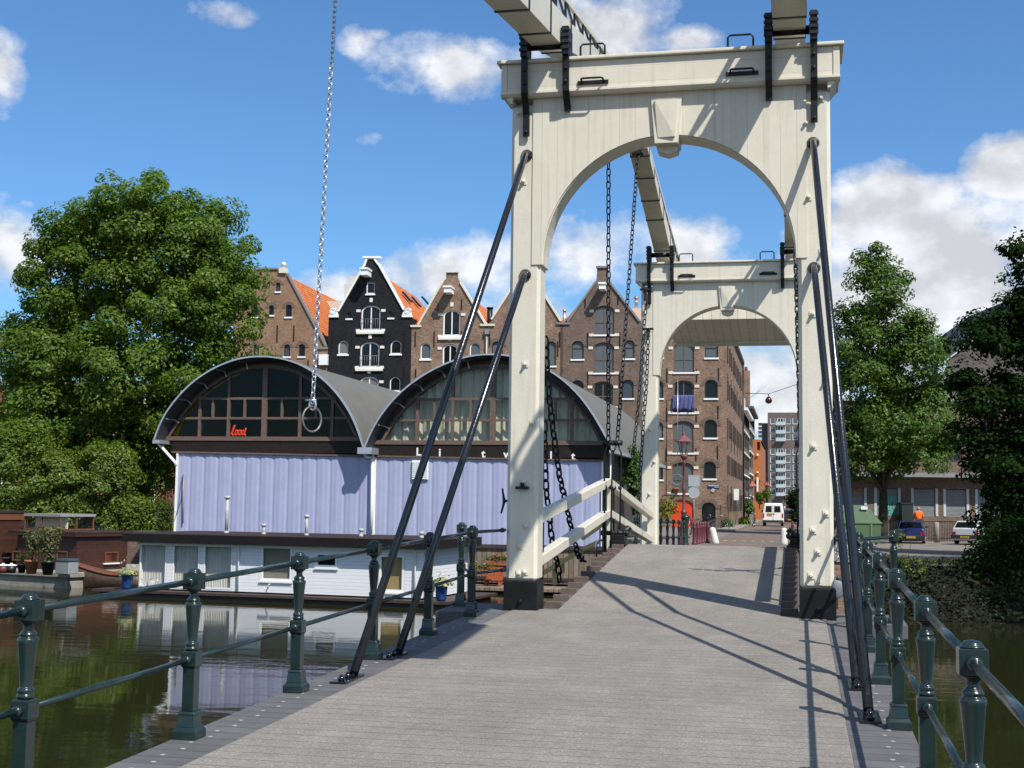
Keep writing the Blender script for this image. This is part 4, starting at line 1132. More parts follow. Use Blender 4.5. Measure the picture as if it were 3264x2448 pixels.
tree('added_shade_tree', 'unseen tall tree added on the right bank to shade the dark tree and bank', 'tree', (28, 43.5, -.7),
     [(28, 43, 15, 8, 8, 8), (24, 46, 11, 7, 7, 6), (31, 40, 11, 7, 7, 7), (27, 41, 20, 6, 6, 5), (21, 47, 17, 6, 6, 5), (34, 46, 14, 6, 6, 6)], 260, 90, 1.6, .5, L_MID, .5, (28, 43.5, 8), fill=.6)  # out of view, added to cast shade on the dark tree and bank
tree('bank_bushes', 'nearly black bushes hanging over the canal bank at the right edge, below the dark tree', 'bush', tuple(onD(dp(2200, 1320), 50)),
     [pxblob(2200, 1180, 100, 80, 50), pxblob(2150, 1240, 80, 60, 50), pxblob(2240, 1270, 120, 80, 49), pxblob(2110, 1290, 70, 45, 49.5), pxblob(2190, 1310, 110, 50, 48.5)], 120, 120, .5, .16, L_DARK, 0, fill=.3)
tree('quay_shrub', 'small loose shrub with yellow green leaves growing from the quay edge by the right railing', 'shrub', tuple(onD(dp(1960, 1290), D5)),
     [pxblob(1945, 1170, 18, 34, D5), pxblob(1965, 1220, 34, 30, D5), pxblob(1955, 1270, 34, 34, D5), pxblob(1985, 1240, 24, 14, D5)], 34, 60, .22, .09, leaf_mat('shrub leaves', (.035, .065, .014), (.16, .19, .04), .2), .03, tuple(onD(dp(1955, 1230), D5)), fill=.05, nlimb=10)
# ground cover on the dark bank
P_ = []; 
for _ in range(14000):
    x = 3.7+56*rng.random()**1.5; f = rng.random(); P_.append((x, 53.4-4.5*f, gz(x, 53)+.02-1.93*f**1.15+rng.random()*.28))
V, F_ = leaves_mesh(np.array(P_), rng.normal(size=(len(P_), 3))*.6+np.array((0, -.3, 1)), .16)
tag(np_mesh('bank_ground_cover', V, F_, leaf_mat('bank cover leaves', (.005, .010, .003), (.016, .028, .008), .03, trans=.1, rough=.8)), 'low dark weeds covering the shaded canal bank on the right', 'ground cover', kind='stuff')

# ================================================================== BOATHOUSE with two barrel roofs
YB = 60.0
t = thing('boathouse', 'lilac corrugated boathouse with two round barrel roofs and arched windows standing over the canal', 'boathouse', (-17, YB, WATER))
M_LILAC = mat('lilac corrugated sheet', (.345, .365, .52), .5, var=.06, scale=1.2, stain=((.29, .30, .42), .8, .5))
M_ROOF = mat('grey roofing felt', (.135, .13, .115), .75, var=.1, scale=1.6, stain=((.10, .098, .09), .6, .6), spec=.3)
M_EDGE = mat('light metal roof edge', (.50, .52, .55), .35, .6, var=.1, scale=5)
M_UNDER = mat('dark metal soffit', (.045, .05, .06), .6, var=.15, scale=4)
zt_l, zt_r = onY(c7(285, 930), YB)[2], onY(c8(1815, 995), YB)[2]
xl, xr = onY(c7(262, 1200), YB)[0], onY(c8(1815, 1200), YB)[0]
xm = onY(c7(1758, 1200), YB)[0]
ztop = lambda x: zt_l+(zt_r-zt_l)*(x-xl)/(xr-xl)
zbot = -.47
def corr(x0, x1):
    b = MB(); n = int((x1-x0)/.06); per = .72
    for i in range(n+1):
        x = x0+(x1-x0)*i/n; ph = ((x-xl) % per)/per
        y = YB+.011*cos(2*pi*ph)+.006*cos(6*pi*ph)+(.03 if ph < .06 else 0)
        b.v += [(x, y, zbot), (x, y, ztop(x)-.03)]
        if i: k = 2*i; b.f.append((k-2, k, k+1, k-1)); b.sm.append(True)
    return b
corr(xl+.12, xm-.1).build('lilac_cladding', M_LILAC, t); corr(xm+.12, xr).build('lilac_cladding', M_LILAC, t)
for bx_ in ((xl, xl+.1, YB-.08, YB+.1, zbot-.6, zt_l), (xr+.02, xr+.1, YB-.06, YB+.1, zbot, zt_r), (xm-.06, xm+.10, YB-.05, YB+.1, zbot, ztop(xm))): MB().box(*bx_).build('corner_post', M_WHITE, t)
for (xa, xb) in ((xl-.25, xm), (xm+.002, xr+.15)):
    MB().hexa([(xa, YB-.10, ztop(xa)-.02), (xb, YB-.10, ztop(xb)-.02), (xb, YB+.3, ztop(xb)-.02), (xa, YB+.3, ztop(xa)-.02)],
              [(xa, YB-.10, ztop(xa)+.06), (xb, YB-.10, ztop(xb)+.06), (xb, YB+.3, ztop(xb)+.06), (xa, YB+.3, ztop(xa)+.06)]).build('trim', M_FRAMEW, t)
sill_l, sill_r = onY(c7(900, 822), YB)[2], onY(c8(900, 850), YB)[2]
for (xa, xb, s_) in ((xl-.25, xm-.002, sill_l), (xm+.002, xr+.15, sill_r)):
    MB().box(xa, xb, YB-.06, YB+.28, ztop((xa+xb)/2)+.07, s_-.10).build('fascia', mat('nearly black fascia board', (.018, .012, .010), .6, var=.3, scale=5, spec=.25), t)
# side walls, floor, dark rooms
MB().box(xl+.02, xl+.2, YB+.12, 79, -1.2, 4.2).build('side_wall', M_LILAC, t)
MB().box(xr-.1, xr+.1, YB+.12, 79, -1.2, 4.0).build('side_wall', mat('dark slatted wall', (.05, .045, .04), .8), t)
MB().box(xl, xr+.1, YB-.1, 79, -1.3, zbot-.01).build('floor', M_DKWOOD, t)
M_ROOM = mat('dark room', (.03, .024, .018), .9, var=.4, scale=1.5)
MB().box(xl+.3, xr-.2, YB+.32, 70, 3.5, 3.62).build('room_floor', M_ROOM, t)
YO = YB-1.05
arcL = [(95, 838), (118, 755), (150, 680), (190, 612), (235, 555), (300, 478), (370, 405), (450, 345), (540, 292), (630, 248), (720, 217), (800, 202), (880, 197), (960, 198), (1040, 207), (1120, 226), (1200, 256), (1265, 290), (1330, 332), (1395, 385), (1450, 440), (1505, 508), (1550, 572), (1590, 640), (1620, 702), (1655, 800), (1680, 890)]
arcR = [(22, 905), (48, 820), (90, 735), (140, 655), (215, 555), (275, 490), (330, 442), (390, 392), (450, 352), (520, 310), (600, 270), (680, 236), (750, 210), (830, 191), (900, 183), (1010, 180), (1110, 187), (1210, 208), (1310, 244), (1400, 287), (1500, 350), (1600, 433), (1660, 500), (1720, 578), (1770, 655), (1815, 735), (1850, 800), (1880, 860), (1910, 925)]
def smooth_arc(pts, n=48):
    P_ = np.array(pts); s_ = np.r_[0, np.cumsum(np.linalg.norm(np.diff(P_, axis=0), axis=1))]; q = np.linspace(0, s_[-1], n+1)
    R_ = np.stack([np.interp(q, s_, P_[:, k]) for k in range(2)], 1)
    for _ in range(8): R_[1:-1] = (R_[:-2]+2*R_[1:-1]+R_[2:])/4
    return R_
def barrel(arc, cf, y1, name):
    A = np.array([onY(cf(*p), YO)[[0, 2]] for p in smooth_arc(arc)]); n = len(A)
    c = np.array((A[:, 0].mean(), A[:, 1].min()-1)); B = A+(c-A)/np.linalg.norm(c-A, axis=1, keepdims=True)*.10
    b = MB(); u_ = MB(); e = MB()
    for i in range(n-1):
        (xa, za), (xb, zb_) = A[i], A[i+1]; (xc, zc_), (xd, zd) = B[i+1], B[i]
        b.add([(xa, YO, za), (xb, YO, zb_), (xb, y1, zb_), (xa, y1, za)], [(0, 1, 2, 3)], True)
        u_.add([(xd, YO+.02, zd), (xc, YO+.02, zc_), (xc, y1, zc_), (xd, y1, zd)], [(3, 2, 1, 0)], True)
        def pt(P, k): q = P+(c-P)/np.linalg.norm(c-P)*k; return q
        a0, a1, a2, a3 = pt(A[i], -.025), pt(A[i+1], -.025), pt(A[i+1], .05), pt(A[i], .05)
        e.hexa([(a0[0], YO-.04, a0[1]), (a1[0], YO-.04, a1[1]), (a2[0], YO-.04, a2[1]), (a3[0], YO-.04, a3[1])][::-1],
               [(a0[0], YO+.10, a0[1]), (a1[0], YO+.10, a1[1]), (a2[0], YO+.10, a2[1]), (a3[0], YO+.10, a3[1])][::-1])
    r_ = b.build(name, M_ROOF, t); u_.build('soffit', M_UNDER, r_); e.build('roof_edge', M_EDGE, r_)
    br = MB()
    for k in (4, 8, 12, 16, 20):
        if k < n-1:
            q = A[k]; q1 = A[k]+(c-A[k])/np.linalg.norm(c-A[k])*.10; q2 = A[k]+(c-A[k])/np.linalg.norm(c-A[k])*.42
            br.bar((q1[0], YO+.1, q1[1]), (q1[0], YB, q1[1]), .05, .05); br.bar((q1[0], YB-.1, q1[1]), (q2[0], YB-.1, q2[1]), .05, .05, up=(0, 1, 0))
    br.build('roof_bracket', M_EDGE, r_)
    return A
AL = barrel(arcL, c7, 78.0, 'barrel_roof'); YR = float(np.clip(onX(dp(1433, 1001), -6.45)[1], 70, 90)); AR = barrel(arcR, c8, YR, 'barrel_roof')
for A_ in (AL, AR): MB().prism([(x, 69.5, z-.12) for x, z in A_][::-1], (0, .1, 0)).build('room_back', M_ROOM, t)
# arched gables: frames, glass, curtains
def gable(A, cf, inset, sill, verts, bars, cols, curtain, sk):
    sh = np.array([onY(cf(*p), YB)[[0, 2]] for p in inset])
    c = sh.mean(0)
    b = MB(); n = len(sh)                              # the bent frame under the roof
    for i in range(n-1):
        d0 = (c-sh[i])/np.linalg.norm(c-sh[i])*.20; d1 = (c-sh[i+1])/np.linalg.norm(c-sh[i+1])*.20
        q = [sh[i], sh[i+1], sh[i+1]+d1, sh[i]+d0]
        b.hexa([(p[0], YB-.05, p[1]) for p in q][::-1], [(p[0], YB+.12, p[1]) for p in q][::-1])
    zs = onY(cf(*sill), YB)[2]
    b.box(sh[0][0]-.35, sh[-1][0]+.35, YB-.11, YB+.12, zs-.10, zs+.10)
    xs_ = sh[:, 0]
    def ztopx(x): return float(np.interp(x, xs_, sh[:, 1]))
    for (px, y0, y1, w_) in verts:
        x = onY(cf(px, y1), YB)[0]; z0 = onY(cf(px, y1), YB)[2]; z1 = min(onY(cf(px, y0), YB)[2], ztopx(x)+.02)
        b.box(x-w_/2, x+w_/2, YB-.04, YB+.10, z0, z1)
    for (py, x0, x1) in bars:
        z = onY(cf((x0+x1)/2, py), YB)[2]; xa = onY(cf(x0, py), YB)[0]; xb = onY(cf(x1, py), YB)[0]
        b.box(xa, xb, YB-.03, YB+.09, z-.055, z+.055)
    f = b.build('window_frame', M_FRAMEW, t)
    P_ = [(x, YB+.04, z) for x, z in sh]
    MB().prism(P_[::-1], (0, .012, 0)).build('pane', M_GLASS, f)
    # board infill between frame and roof
    R_ = [p for p in zip(A[:, 0], A[:, 1])]
    poly = [(x, z-.12) for x, z in R_ if z > zs-.3]
    m_ = MB()
    for i in range(len(poly)-1):
        def inn(x): return max(zs, min(ztopx(x), 99)) if xs_[0] <= x <= xs_[-1] else zs
        (xa, za), (xb, zb_) = poly[i], poly[i+1]
        m_.add([(xa, YB+.06, inn(xa)), (xb, YB+.06, inn(xb)), (xb, YB+.06, max(zb_, inn(xb))), (xa, YB+.06, max(za, inn(xa)))], [(0, 1, 2, 3)])
    m_.build('gable_boards', M_DKWOOD, t)
    if curtain:
        cm = MB(); n = 260
        for i in range(n+1):
            x = xs_[0]+.1+(xs_[-1]-xs_[0]-.2)*i/n
            y = YB+.42+.06*sin(x*13+1.3*sin(x*2.1))+.025*sin(x*31)
            cm.v += [(x, y, zs+.05), (x, y+.02, max(zs+.06, ztopx(x)-.1))]
            if i: k = 2*i; cm.f.append((k-2, k, k+1, k-1)); cm.sm.append(True)
        cm.build('curtain', mat('grey green curtain', (.46, .54, .56), .9, var=.15, scale=3), t)
    return zs
insL = [(195, 820), (255, 720), (330, 612), (420, 505), (500, 435), (580, 378), (665, 325), (760, 290), (850, 268), (930, 262), (1010, 267), (1100, 285), (1195, 318), (1290, 372), (1380, 440), (1460, 520), (1530, 610), (1590, 710), (1640, 815)]
VL = [(437, 470, 820, .13), (540, 522, 672, .11), (655, 320, 820, .14), (780, 522, 672, .11), (925, 255, 830, .26), (1062, 522, 672, .11), (1195, 320, 820, .14), (1320, 522, 672, .10), (1440, 470, 825, .13)]
zsL = gable(AL, c7, insL, (900, 826), VL, [(521, 405, 1470), (671, 285, 1590)], None, False, 0)
insR = [(150, 850), (200, 760), (260, 668), (330, 580), (420, 490), (510, 420), (600, 362), (690, 318), (790, 285), (890, 264), (990, 258), (1090, 264), (1190, 285), (1290, 320), (1390, 368), (1480, 425), (1560, 490), (1640, 570), (1715, 665), (1780, 765), (1830, 860)]
VR = [(425, 480, 845, .14), (555, 525, 685, .11), (690, 320, 848, .14), (830, 525, 685, .11), (995, 255, 850, .26), (1160, 525, 685, .11), (1300, 320, 850, .14), (1470, 525, 690, .11), (1592, 490, 855, .14)]
zsR = gable(AR, c8, insR, (1000, 856), VR, [(526, 345, 1620), (686, 245, 1740)], None, True, 0)
# things in the left gable: yellow bow along the left rim, red lettering
b = MB(); rim = [onY(c7(*p), YB+.5) for p in [(255, 800), (300, 690), (360, 600), (430, 520), (520, 440), (620, 375), (740, 318)]]
for p, q in zip(rim[:-1], rim[1:]): b.bar(p, q, .30, .08, up=(0, 1, 0))
b.build('yellow_bow', mat('yellow paint', (.42, .36, .02), .6), t)
o_ = onY(c7(672, 806), YB+.16); k_ = (onY(c7(800, 806), YB+.16)[0]-o_[0])/500
scr = [(765, 890), (800, 880), (850, 790), (885, 690), (895, 640), (870, 670), (835, 780), (815, 870), (825, 925), (870, 925), (905, 870), (930, 805), (955, 785), (920, 810), (900, 870), (920, 925), (960, 915), (985, 850), (975, 795), (955, 785),
       (985, 830), (1020, 800), (1055, 782), (1020, 810), (1000, 870), (1020, 925), (1060, 915), (1085, 850), (1075, 795), (1055, 782), (1090, 830), (1130, 815), (1160, 790), (1120, 815), (1100, 870), (1115, 925), (1155, 910), (1190, 820), (1222, 720), (1200, 800), (1175, 890), (1195, 930), (1250, 905)]
sc_ = MB(); sp_ = []
for a_, b_ in zip(scr[:-1], scr[1:]):
    for f in (0, .5): sp_.append((a_[0]+(b_[0]-a_[0])*f, a_[1]+(b_[1]-a_[1])*f))
sc_.tube([(o_[0]+(x-760)*k_, o_[1], o_[2]+(950-y)*k_) for x, y in sp_], 23*k_, 7)
red = sc_.build('red_lettering', mat('red letters', (.75, .05, .025), .5))
tag(red, 'red cursive letters standing on the sill inside the left arched window', 'lettering')
# sign letters on the fascia of the right half
mb = MB()
for (px, ch) in ((437, 'L'), (597, 'i'), (926, 't'), (1097, 'v'), (1437, 'l'), (1605, 't')):
    q = onY(c8(px, 920+(px-440)*.028), YB-.075); h_ = .40
    text_mb(ch, .52, .03, lambda x, y, d: (q[0]+x, q[1]+d, q[2]-h_/2+y), 'CENTER', 0, 1, .012).build('sign_letter', M_WHITE, t)
# drain pipes and gutters
b = MB(); q = lambda x, y: onY(c7(x, y), YB-.2)
b.tube([q(1690, 905), q(1690, 945), q(1700, 962), q(1735, 968), q(1745, 985), q(1742, 1300), q(1735, 1545)], .075, 10)
b.tube([q(1752, 905), q(1752, 985)], .06, 10); b.build('drain_pipe', M_WHITE, t)
b = MB(); b.tube([onY(c7(130, 862), YB-.6), onY(c7(262, 1010), YB-.25), onY(c7(262, 1030), YB-.25)], .07, 8); b.build('drain_pipe', M_WHITE, t)
p = onY(c7(1690, 895), YO); MB().box(p[0]-.35, p[0]+.35, YO-.05, 78, p[2]-.28, p[2]+.02).build('gutter', M_EDGE, t); p = onY(c7(95, 842), YO); MB().box(p[0]-.05, p[0]+.32, YO-.04, 78, p[2]-.12, p[2]+.05).build('gutter', M_EDGE, t)
p = onY(c8(1912, 915), YO); MB().box(p[0]-.2, p[0]+.06, YO-.04, YR, p[2]-.12, p[2]+.03).build('gutter', M_EDGE, t)
b = MB(); b.tube([onY(c8(1890, 935), YB-.15), onY(c8(1888, 1640), YB-.15)], .05, 8); b.build('drain_pipe', M_WHITE, t)
b = MB(); p = onY(c8(448, 1062), YB-.08); b.box(p[0]-.40, p[0]+.40, YB-.10, YB-.04, p[2]-.45, p[2]+.45)
for k in range(9): b.box(p[0]-.37, p[0]+.37, YB-.14, YB-.10, p[2]-.42+k*.095, p[2]-.37+k*.095)
b.build('vent_grille', M_WHITE, t)
b = MB(); b.tube([onY(c7(320, 1088), YB-.12), onY(c7(315, 1465), YB-.12)], .035, 8)
b.build('vent_pipe', mat('dull pipe', (.28, .25, .24), .6), t)
b = MB()
for k in range(6):
    for y in (YB+.4, YB+6, YB+14): MB().tube([(xl+.4+k*(xr-xl-.8)/5, y, WATER-1.4), (xl+.4+k*(xr-xl-.8)/5, y, -1.3)], .2, 10).build('pile', M_DKWOOD, t)
tag(MB().tube([onY(c7(318, 1095), YB-.2), onY(c7(300, 1300), YB-.3), onY(c7(265, 1395), YB-.4), onY(c7(240, 1360), YB-.5), onY(c7(232, 1220), YB-.5)], .018, 6).build('cable', M_IRON), 'thin black cable drooping at the left corner of the lilac wall', 'cable')
# spiked fence beside it
t = thing('spiked_fence', 'black iron fence with fan of spikes at the left corner of the boathouse', 'fence', tuple(onD(dp(365, 1140), 62)))
b = MB(); cx = onY(b6(1520, 900), YB+1.5); R_ = abs(onY(b6(1385, 880), YB+1.5)[0]-cx[0])
for k in range(12):
    x = cx[0]-R_+k*R_/11; zt_ = cx[2]+sqrt(max(0, R_*R_-(x-cx[0])**2))*1.5; b.tube([(x, YB+1.5, -1.2), (x, YB+1.5, zt_)], .014, 5)
b.tube([(cx[0]-R_, YB+1.5, cx[2]), (cx[0], YB+1.5, cx[2])], .02, 5); b.build('bars', M_IRON, t)
b = MB()
for k in range(16):
    a = pi/2+k*pi/2/15; p = np.array((cx[0]+R_*cos(a), YB+1.5, cx[2]+R_*1.5*sin(a))); b.tube([p, p+np.array((cos(a)*.22, 0, sin(a)*.22))], [.014, .003], 4)
b.build('spikes', M_IRON, t)

# ---- landing with board fence below the boathouse's right half
MF = planks('weathered fence boards', (.20, .155, .12), .235, 0, .85, var=.2, gap=.07, gapcol=.05, pervar=.2, bump=.5)
xa, xb = onY(dp(1030, 1200), 59)[0], onY(dp(1310, 1200), 59)[0]
t = thing('board_fence', 'weathered vertical board fence under the lilac wall behind the near portal', 'fence', (xa, 59, WATER))
MB().box(xa-1.5, xb+.6, 59.0, 59.05, -2.15, -.62).build('boards', MF, t)
b = MB(); b.box(xa-1.5, xb+.6, 58.9, 58.99, -.62, -.50); b.box(xa-1.5, xb+.6, 58.93, 58.99, -2.0, -1.88); b.build('beam', M_DKWOOD, t)
t = thing('landing_stage', 'plank landing stage at water level beside the white houseboat', 'jetty', (xa, 57, WATER))
MB().box(xa-1.5, xb+.9, 56.6, 58.88, -2.36, -2.24).build('deck', MF, t)
for k in range(6): MB().tube([(xa-1+k*1.5, 56.9, WATER-1), (xa-1+k*1.5, 56.9, -2.3)], .12, 8).build('pile', M_DKWOOD, t)
M_NEWW = mat('new yellow timber', (.48, .32, .13), .7, var=.15, scale=6)
t = thing('timber_rail', 'new yellow timber rail sloping up behind the left of the leaf', 'railing', tuple(onY(z3(1330, 790), 45)))
for (pts, w_) in (([z3(1075, 560), z3(1880, 90)], .16), ([z4(140, 1260), z4(420, 1130)], .14), ([z4(160, 1100), z4(520, 850)], .12)):
    MB().bar(onY(pts[0], 45), onY(pts[1], 45), .07, w_).build('rail', M_NEWW, t)
for (x, y0, y1) in ((1330, 330, 790), (1480, 250, 560)):
    a, b_ = onY(z3(x, y0), 45.1), onY(z3(x, y1), 45.1); MB().bar(a, b_, .16, .1, up=(0, 1, 0)).build('post', M_NEWW, t)
# red slatted bench and flower box on the landing
t = thing('slatted_bench', 'orange red slatted bench on the landing, left of the near portal post', 'bench', tuple(onY(c3(150, 500), 58)))
b = MB(); p0 = onY(c3(105, 480), 58.2); p1 = onY(c3(212, 345), 58.2); w_ = p1[0]-p0[0]
for k in range(7): x = p0[0]+.05+k*(w_-.1)/6; b.box(x-.05, x+.05, 58.2, 58.24, p0[2]+.42, p1[2])
b.box(p0[0], p1[0], 58.17, 58.2, p1[2]-.1, p1[2]); b.box(p0[0], p1[0], 58.17, 58.2, p0[2]+.42, p0[2]+.5); b.build('backrest', mat('orange red wood', (.36, .085, .03), .6, var=.15), t)
b = MB(); b.box(p0[0], p1[0], 57.7, 58.2, p0[2]+.36, p0[2]+.41); b.build('seat', MATS['orange red wood'], t)
for x in (p0[0]+.06, p1[0]-.06):
    for y in (57.76, 58.15): MB().box(x-.04, x+.04, y-.04, y+.04, p0[2], p0[2]+.36).build('leg', MATS['orange red wood'], t)
M_RIM = mat('terracotta', (.34, .12, .05), .8, var=.12)
def flowerbox(p, w_, label, blooms):
    t = thing('flower_box', label, 'flower box', tuple(p), 'flower boxes on the landing fence')
    b = MB(); b.hexa([(p[0]-w_*.46, p[1]-.08, p[2]), (p[0]+w_*.46, p[1]-.08, p[2]), (p[0]+w_*.46, p[1]+.08, p[2]), (p[0]-w_*.46, p[1]+.08, p[2])],
                     [(p[0]-w_*.5, p[1]-.1, p[2]+.2), (p[0]+w_*.5, p[1]-.1, p[2]+.2), (p[0]+w_*.5, p[1]+.1, p[2]+.2), (p[0]-w_*.5, p[1]+.1, p[2]+.2)]); b.build('box', M_RIM, t)
    C_ = np.array(p)+np.array((0, 0, .33))+rng.normal(size=(260, 3))*np.array((w_*.27, .08, .09)); V, F_ = leaves_mesh(C_, rng.normal(size=(260, 3))+(0, 0, .6), .09); np_mesh('plants', V, F_, L_BUSH, t)
    C_ = np.array(p)+np.array((0, -.03, .40))+rng.normal(size=(60, 3))*np.array((w_*.25, .08, .07)); V, F_ = leaves_mesh(C_, rng.normal(size=(60, 3))+(0, -.6, .6), .08); np_mesh('blossoms', V, F_, blooms, t)
flowerbox(onY(c3(180, 332), 58.9), 1.1, 'terracotta flower box with red and pink blooms above the orange bench', leaf_mat('pink blossoms', (.5, .06, .06), (.7, .3, .25), .2))
flowerbox(onY(c3(65, 392), 57.4), 1.3, 'terracotta flower box with pale yellow blooms left of the orange bench', leaf_mat('cream blossoms', (.5, .25, .05), (.6, .5, .15), .2))
# ================================================================== HOUSEBOATS
M_SIDING = planks('white horizontal siding', (.74, .75, .76), .135, 2, .55, var=.03, gap=.06, gapcol=.72, pervar=.015, bump=.5)
M_HULL = mat('black brown hull', (.022, .016, .013), .6, var=.4, scale=3)
M_BROOF = mat('dark brown roof felt', (.035, .024, .022), .75, var=.2, scale=2, spec=.3)
M_CURT = mat('grey pleated curtain', (.58, .61, .64), .9, var=.1, scale=2)
HB = Fac((-24.45, 49.76), (-11.331, 48.407))
t = thing('white_houseboat', 'long white houseboat with dark flat roof moored in front of the lilac boathouse', 'houseboat', (-18, 50, WATER))
ul, zl0 = HB.uz(c5(862, 495)); ur, zr0 = HB.uz(c6(1088, 645)); zt0 = HB.uz(c5(862, 205))[1]; zt1 = HB.uz(c6(1088, 295))[1]
zw0, zw1 = (zl0+zr0)/2, (zt0+zt1)/2
DEP = 4.6
def hwin(cfa, a, cfb, b_): u0, z0 = HB.uz(cfa(*a)); u1, z1 = HB.uz(cfb(*b_)); return [(u0, min(z0, z1)), (u1, min(z0, z1)), (u1, max(z0, z1)), (u0, max(z0, z1))]
big = [hwin(c5, (868, 505), c5, (1045, 208)), hwin(c5, (1072, 518), c5, (1250, 222)), hwin(c5, (1265, 535), c5, (1455, 232))]
zz0 = min(p[0][1] for p in big); zz1 = max(p[2][1] for p in big)
big = [[(p[0][0], zw0+.06), (p[1][0], zw0+.06), (p[1][0], zw1-.04), (p[0][0], zw1-.04)] for p in big]
oth = [hwin(c6, (58, 490), c6, (262, 262)), hwin(c6, (402, 408), c6, (542, 318)), hwin(c6, (795, 560), c6, (960, 330))]
HB.wall([(ul, zw0), (ur, zw0), (ur, zw1), (ul, zw1)], big+oth, 0, .12).build('wall', M_SIDING, t)
EW = Fac(HB.pt(ur, 0), HB.pt(ur, 0)-HB.n*DEP)
b = MB(); b.prism([HB.pt(ur, zw0), HB.pt(ur, zw1), HB.pt(ur, zw1)-HB.n*DEP, HB.pt(ur, zw0)-HB.n*DEP], -HB.u*.08); b.prism([HB.pt(ul, zw0), HB.pt(ul, zw1), HB.pt(ul, zw1)-HB.n*DEP, HB.pt(ul, zw0)-HB.n*DEP], HB.u*.08)
HB.box(b, ul, ur, zw0, zw1, -DEP, -DEP+.08); b.build('end_wall', M_SIDING, t)
for k, p in enumerate(big):
    w_ = window(HB, t, p, M_WHITE, .015, .06, M_GLASS)
    c = MB(); n = 60
    for i in range(n+1):
        u = p[0][0]+(p[1][0]-p[0][0])*i/n; d = -.22+.045*sin(i*1.75+k); c.v += [tuple(HB.pt(u, p[0][1], d)), tuple(HB.pt(u, p[2][1], d))]
        if i: j = 2*i; c.f.append((j-2, j, j+1, j-1)); c.sm.append(True)
    c.build('curtain', M_CURT, t)
M_BLIND = mat('grey blind', (.20, .21, .19), .8, var=.05); M_BLIND2 = mat('straw blind', (.30, .24, .13), .8, var=.1, scale=12)
for p, bm in zip(oth, (M_BLIND, None, M_BLIND2)):
    w_ = window(HB, t, p, M_WHITE, .02, .10, M_GLASS if bm else M_PANE)
    b = MB(); HB.box(b, p[0][0]-.03, p[1][0]+.03, p[0][1]-.07, p[0][1]-.005, -.02, .07); b.build('sill', M_WHITE, w_)
    if bm:
        b = MB(); HB.box(b, p[0][0]+.05, p[1][0]-.05, p[0][1]+.05, p[2][1]-.05, -.16, -.12); b.build('blind', bm, t)
b = MB(); HB.box(b, ul+.1, ur-.1, zw0+.02, zw0+.06, -DEP+.1, -.13); HB.box(b, ul+.2, ur-.2, zw0, zw1, -2.5, -2.45); b.build('interior', M_ROOM, t)
b = MB(); HB.box(b, ul-.5, ur+.42, zw1+.187, zw1+.23, -DEP-.5, .42); b.build('roof', M_BROOF, t, bevel=.01)
b = MB(); HB.box(b, ul-.53, ur+.45, zw1-.12, zw1+.185, -DEP-.4, .45); b.build('roof_fascia', mat('black roof fascia', (.010, .008, .008), .6, spec=.25), t)
b = MB(); HB.box(b, ul-.1, ur+.02, zw1-.26, zw1-.15, .005, .05); b.build('top_trim', M_WHITE, t)
for cf, x, ya, yb in ((c5, 1495, 262, 552), (c6, 1028, 318, 612)):
    u, za = HB.uz(cf(x, ya)); zb_ = HB.uz(cf(x, yb))[1]
    b = MB(); b.tube([HB.pt(u-.06, za+.15, .22), HB.pt(u-.03, za+.06, .12), HB.pt(u, za, .07), HB.pt(u, zb_, .07)], .045, 8); b.build('drain_pipe', M_WHITE, t)
# hull and side deck
zd_ = zw0-.06
b = MB(); HB.box(b, ul-1.75, ur+1.1, zd_-.10, zd_, -DEP-.6, .62); b.build('side_deck', M_DKWOOD, t)
b = MB(); HB.box(b, ul-1.5, ur+.9, WATER-.7, zd_-.102, -DEP-.4, .5); b.build('hull', M_HULL, t, bevel=.06)
def pipe(cf, x, y0, y1, r, d, cap, name='roof_pipe'):
    u, z1 = HB.uz(cf(x, y0), -d); z0 = zw1+.19
    b = MB(); b.tube([HB.pt(u, z0, -d), HB.pt(u, z1, -d)], r, 10)
    if cap: b.lathe([(r*1.5, 0), (r*1.9, .03), (r*1.9, .09), (r*1.3, .12)], HB.pt(u, z1-.02, -d), 10)
    b.lathe([(r*1.8, 0), (r*1.3, .12)], HB.pt(u, z0, -d), 10)
    b.build(name, mat('dull zinc', (.40, .40, .38), .6, var=.2), t)
pipe(c7, 652, 1275, 0, .07, 2.6, True); pipe(c7, 1252, 1418, 0, .06, 1.6, True)
for cf, x, y in ((c7, 927, 1485), (c7, 1662, 1522), (c6, 1065, 200)): pipe(cf, x, y, 0, .06, 2.0, True, 'roof_vent')
b = MB(); u, z = HB.uz(c5(1660, 570)); u2, z2_ = HB.uz(c5(1682, 515)); b.tube([HB.pt(u, z, .05), HB.pt(u2, z2_, .09), HB.pt(u2+.06, z2_+.03, .09)], .02, 6); b.build('wall_tap', M_WHITE, t)
b = MB(); u, z = HB.uz(c6(820, 592)); HB.box(b, u-.12, u+.12, z-.16, z+.16, 0, .1); b.build('meter_box', mat('grey box', (.3, .3, .3), .6), t)
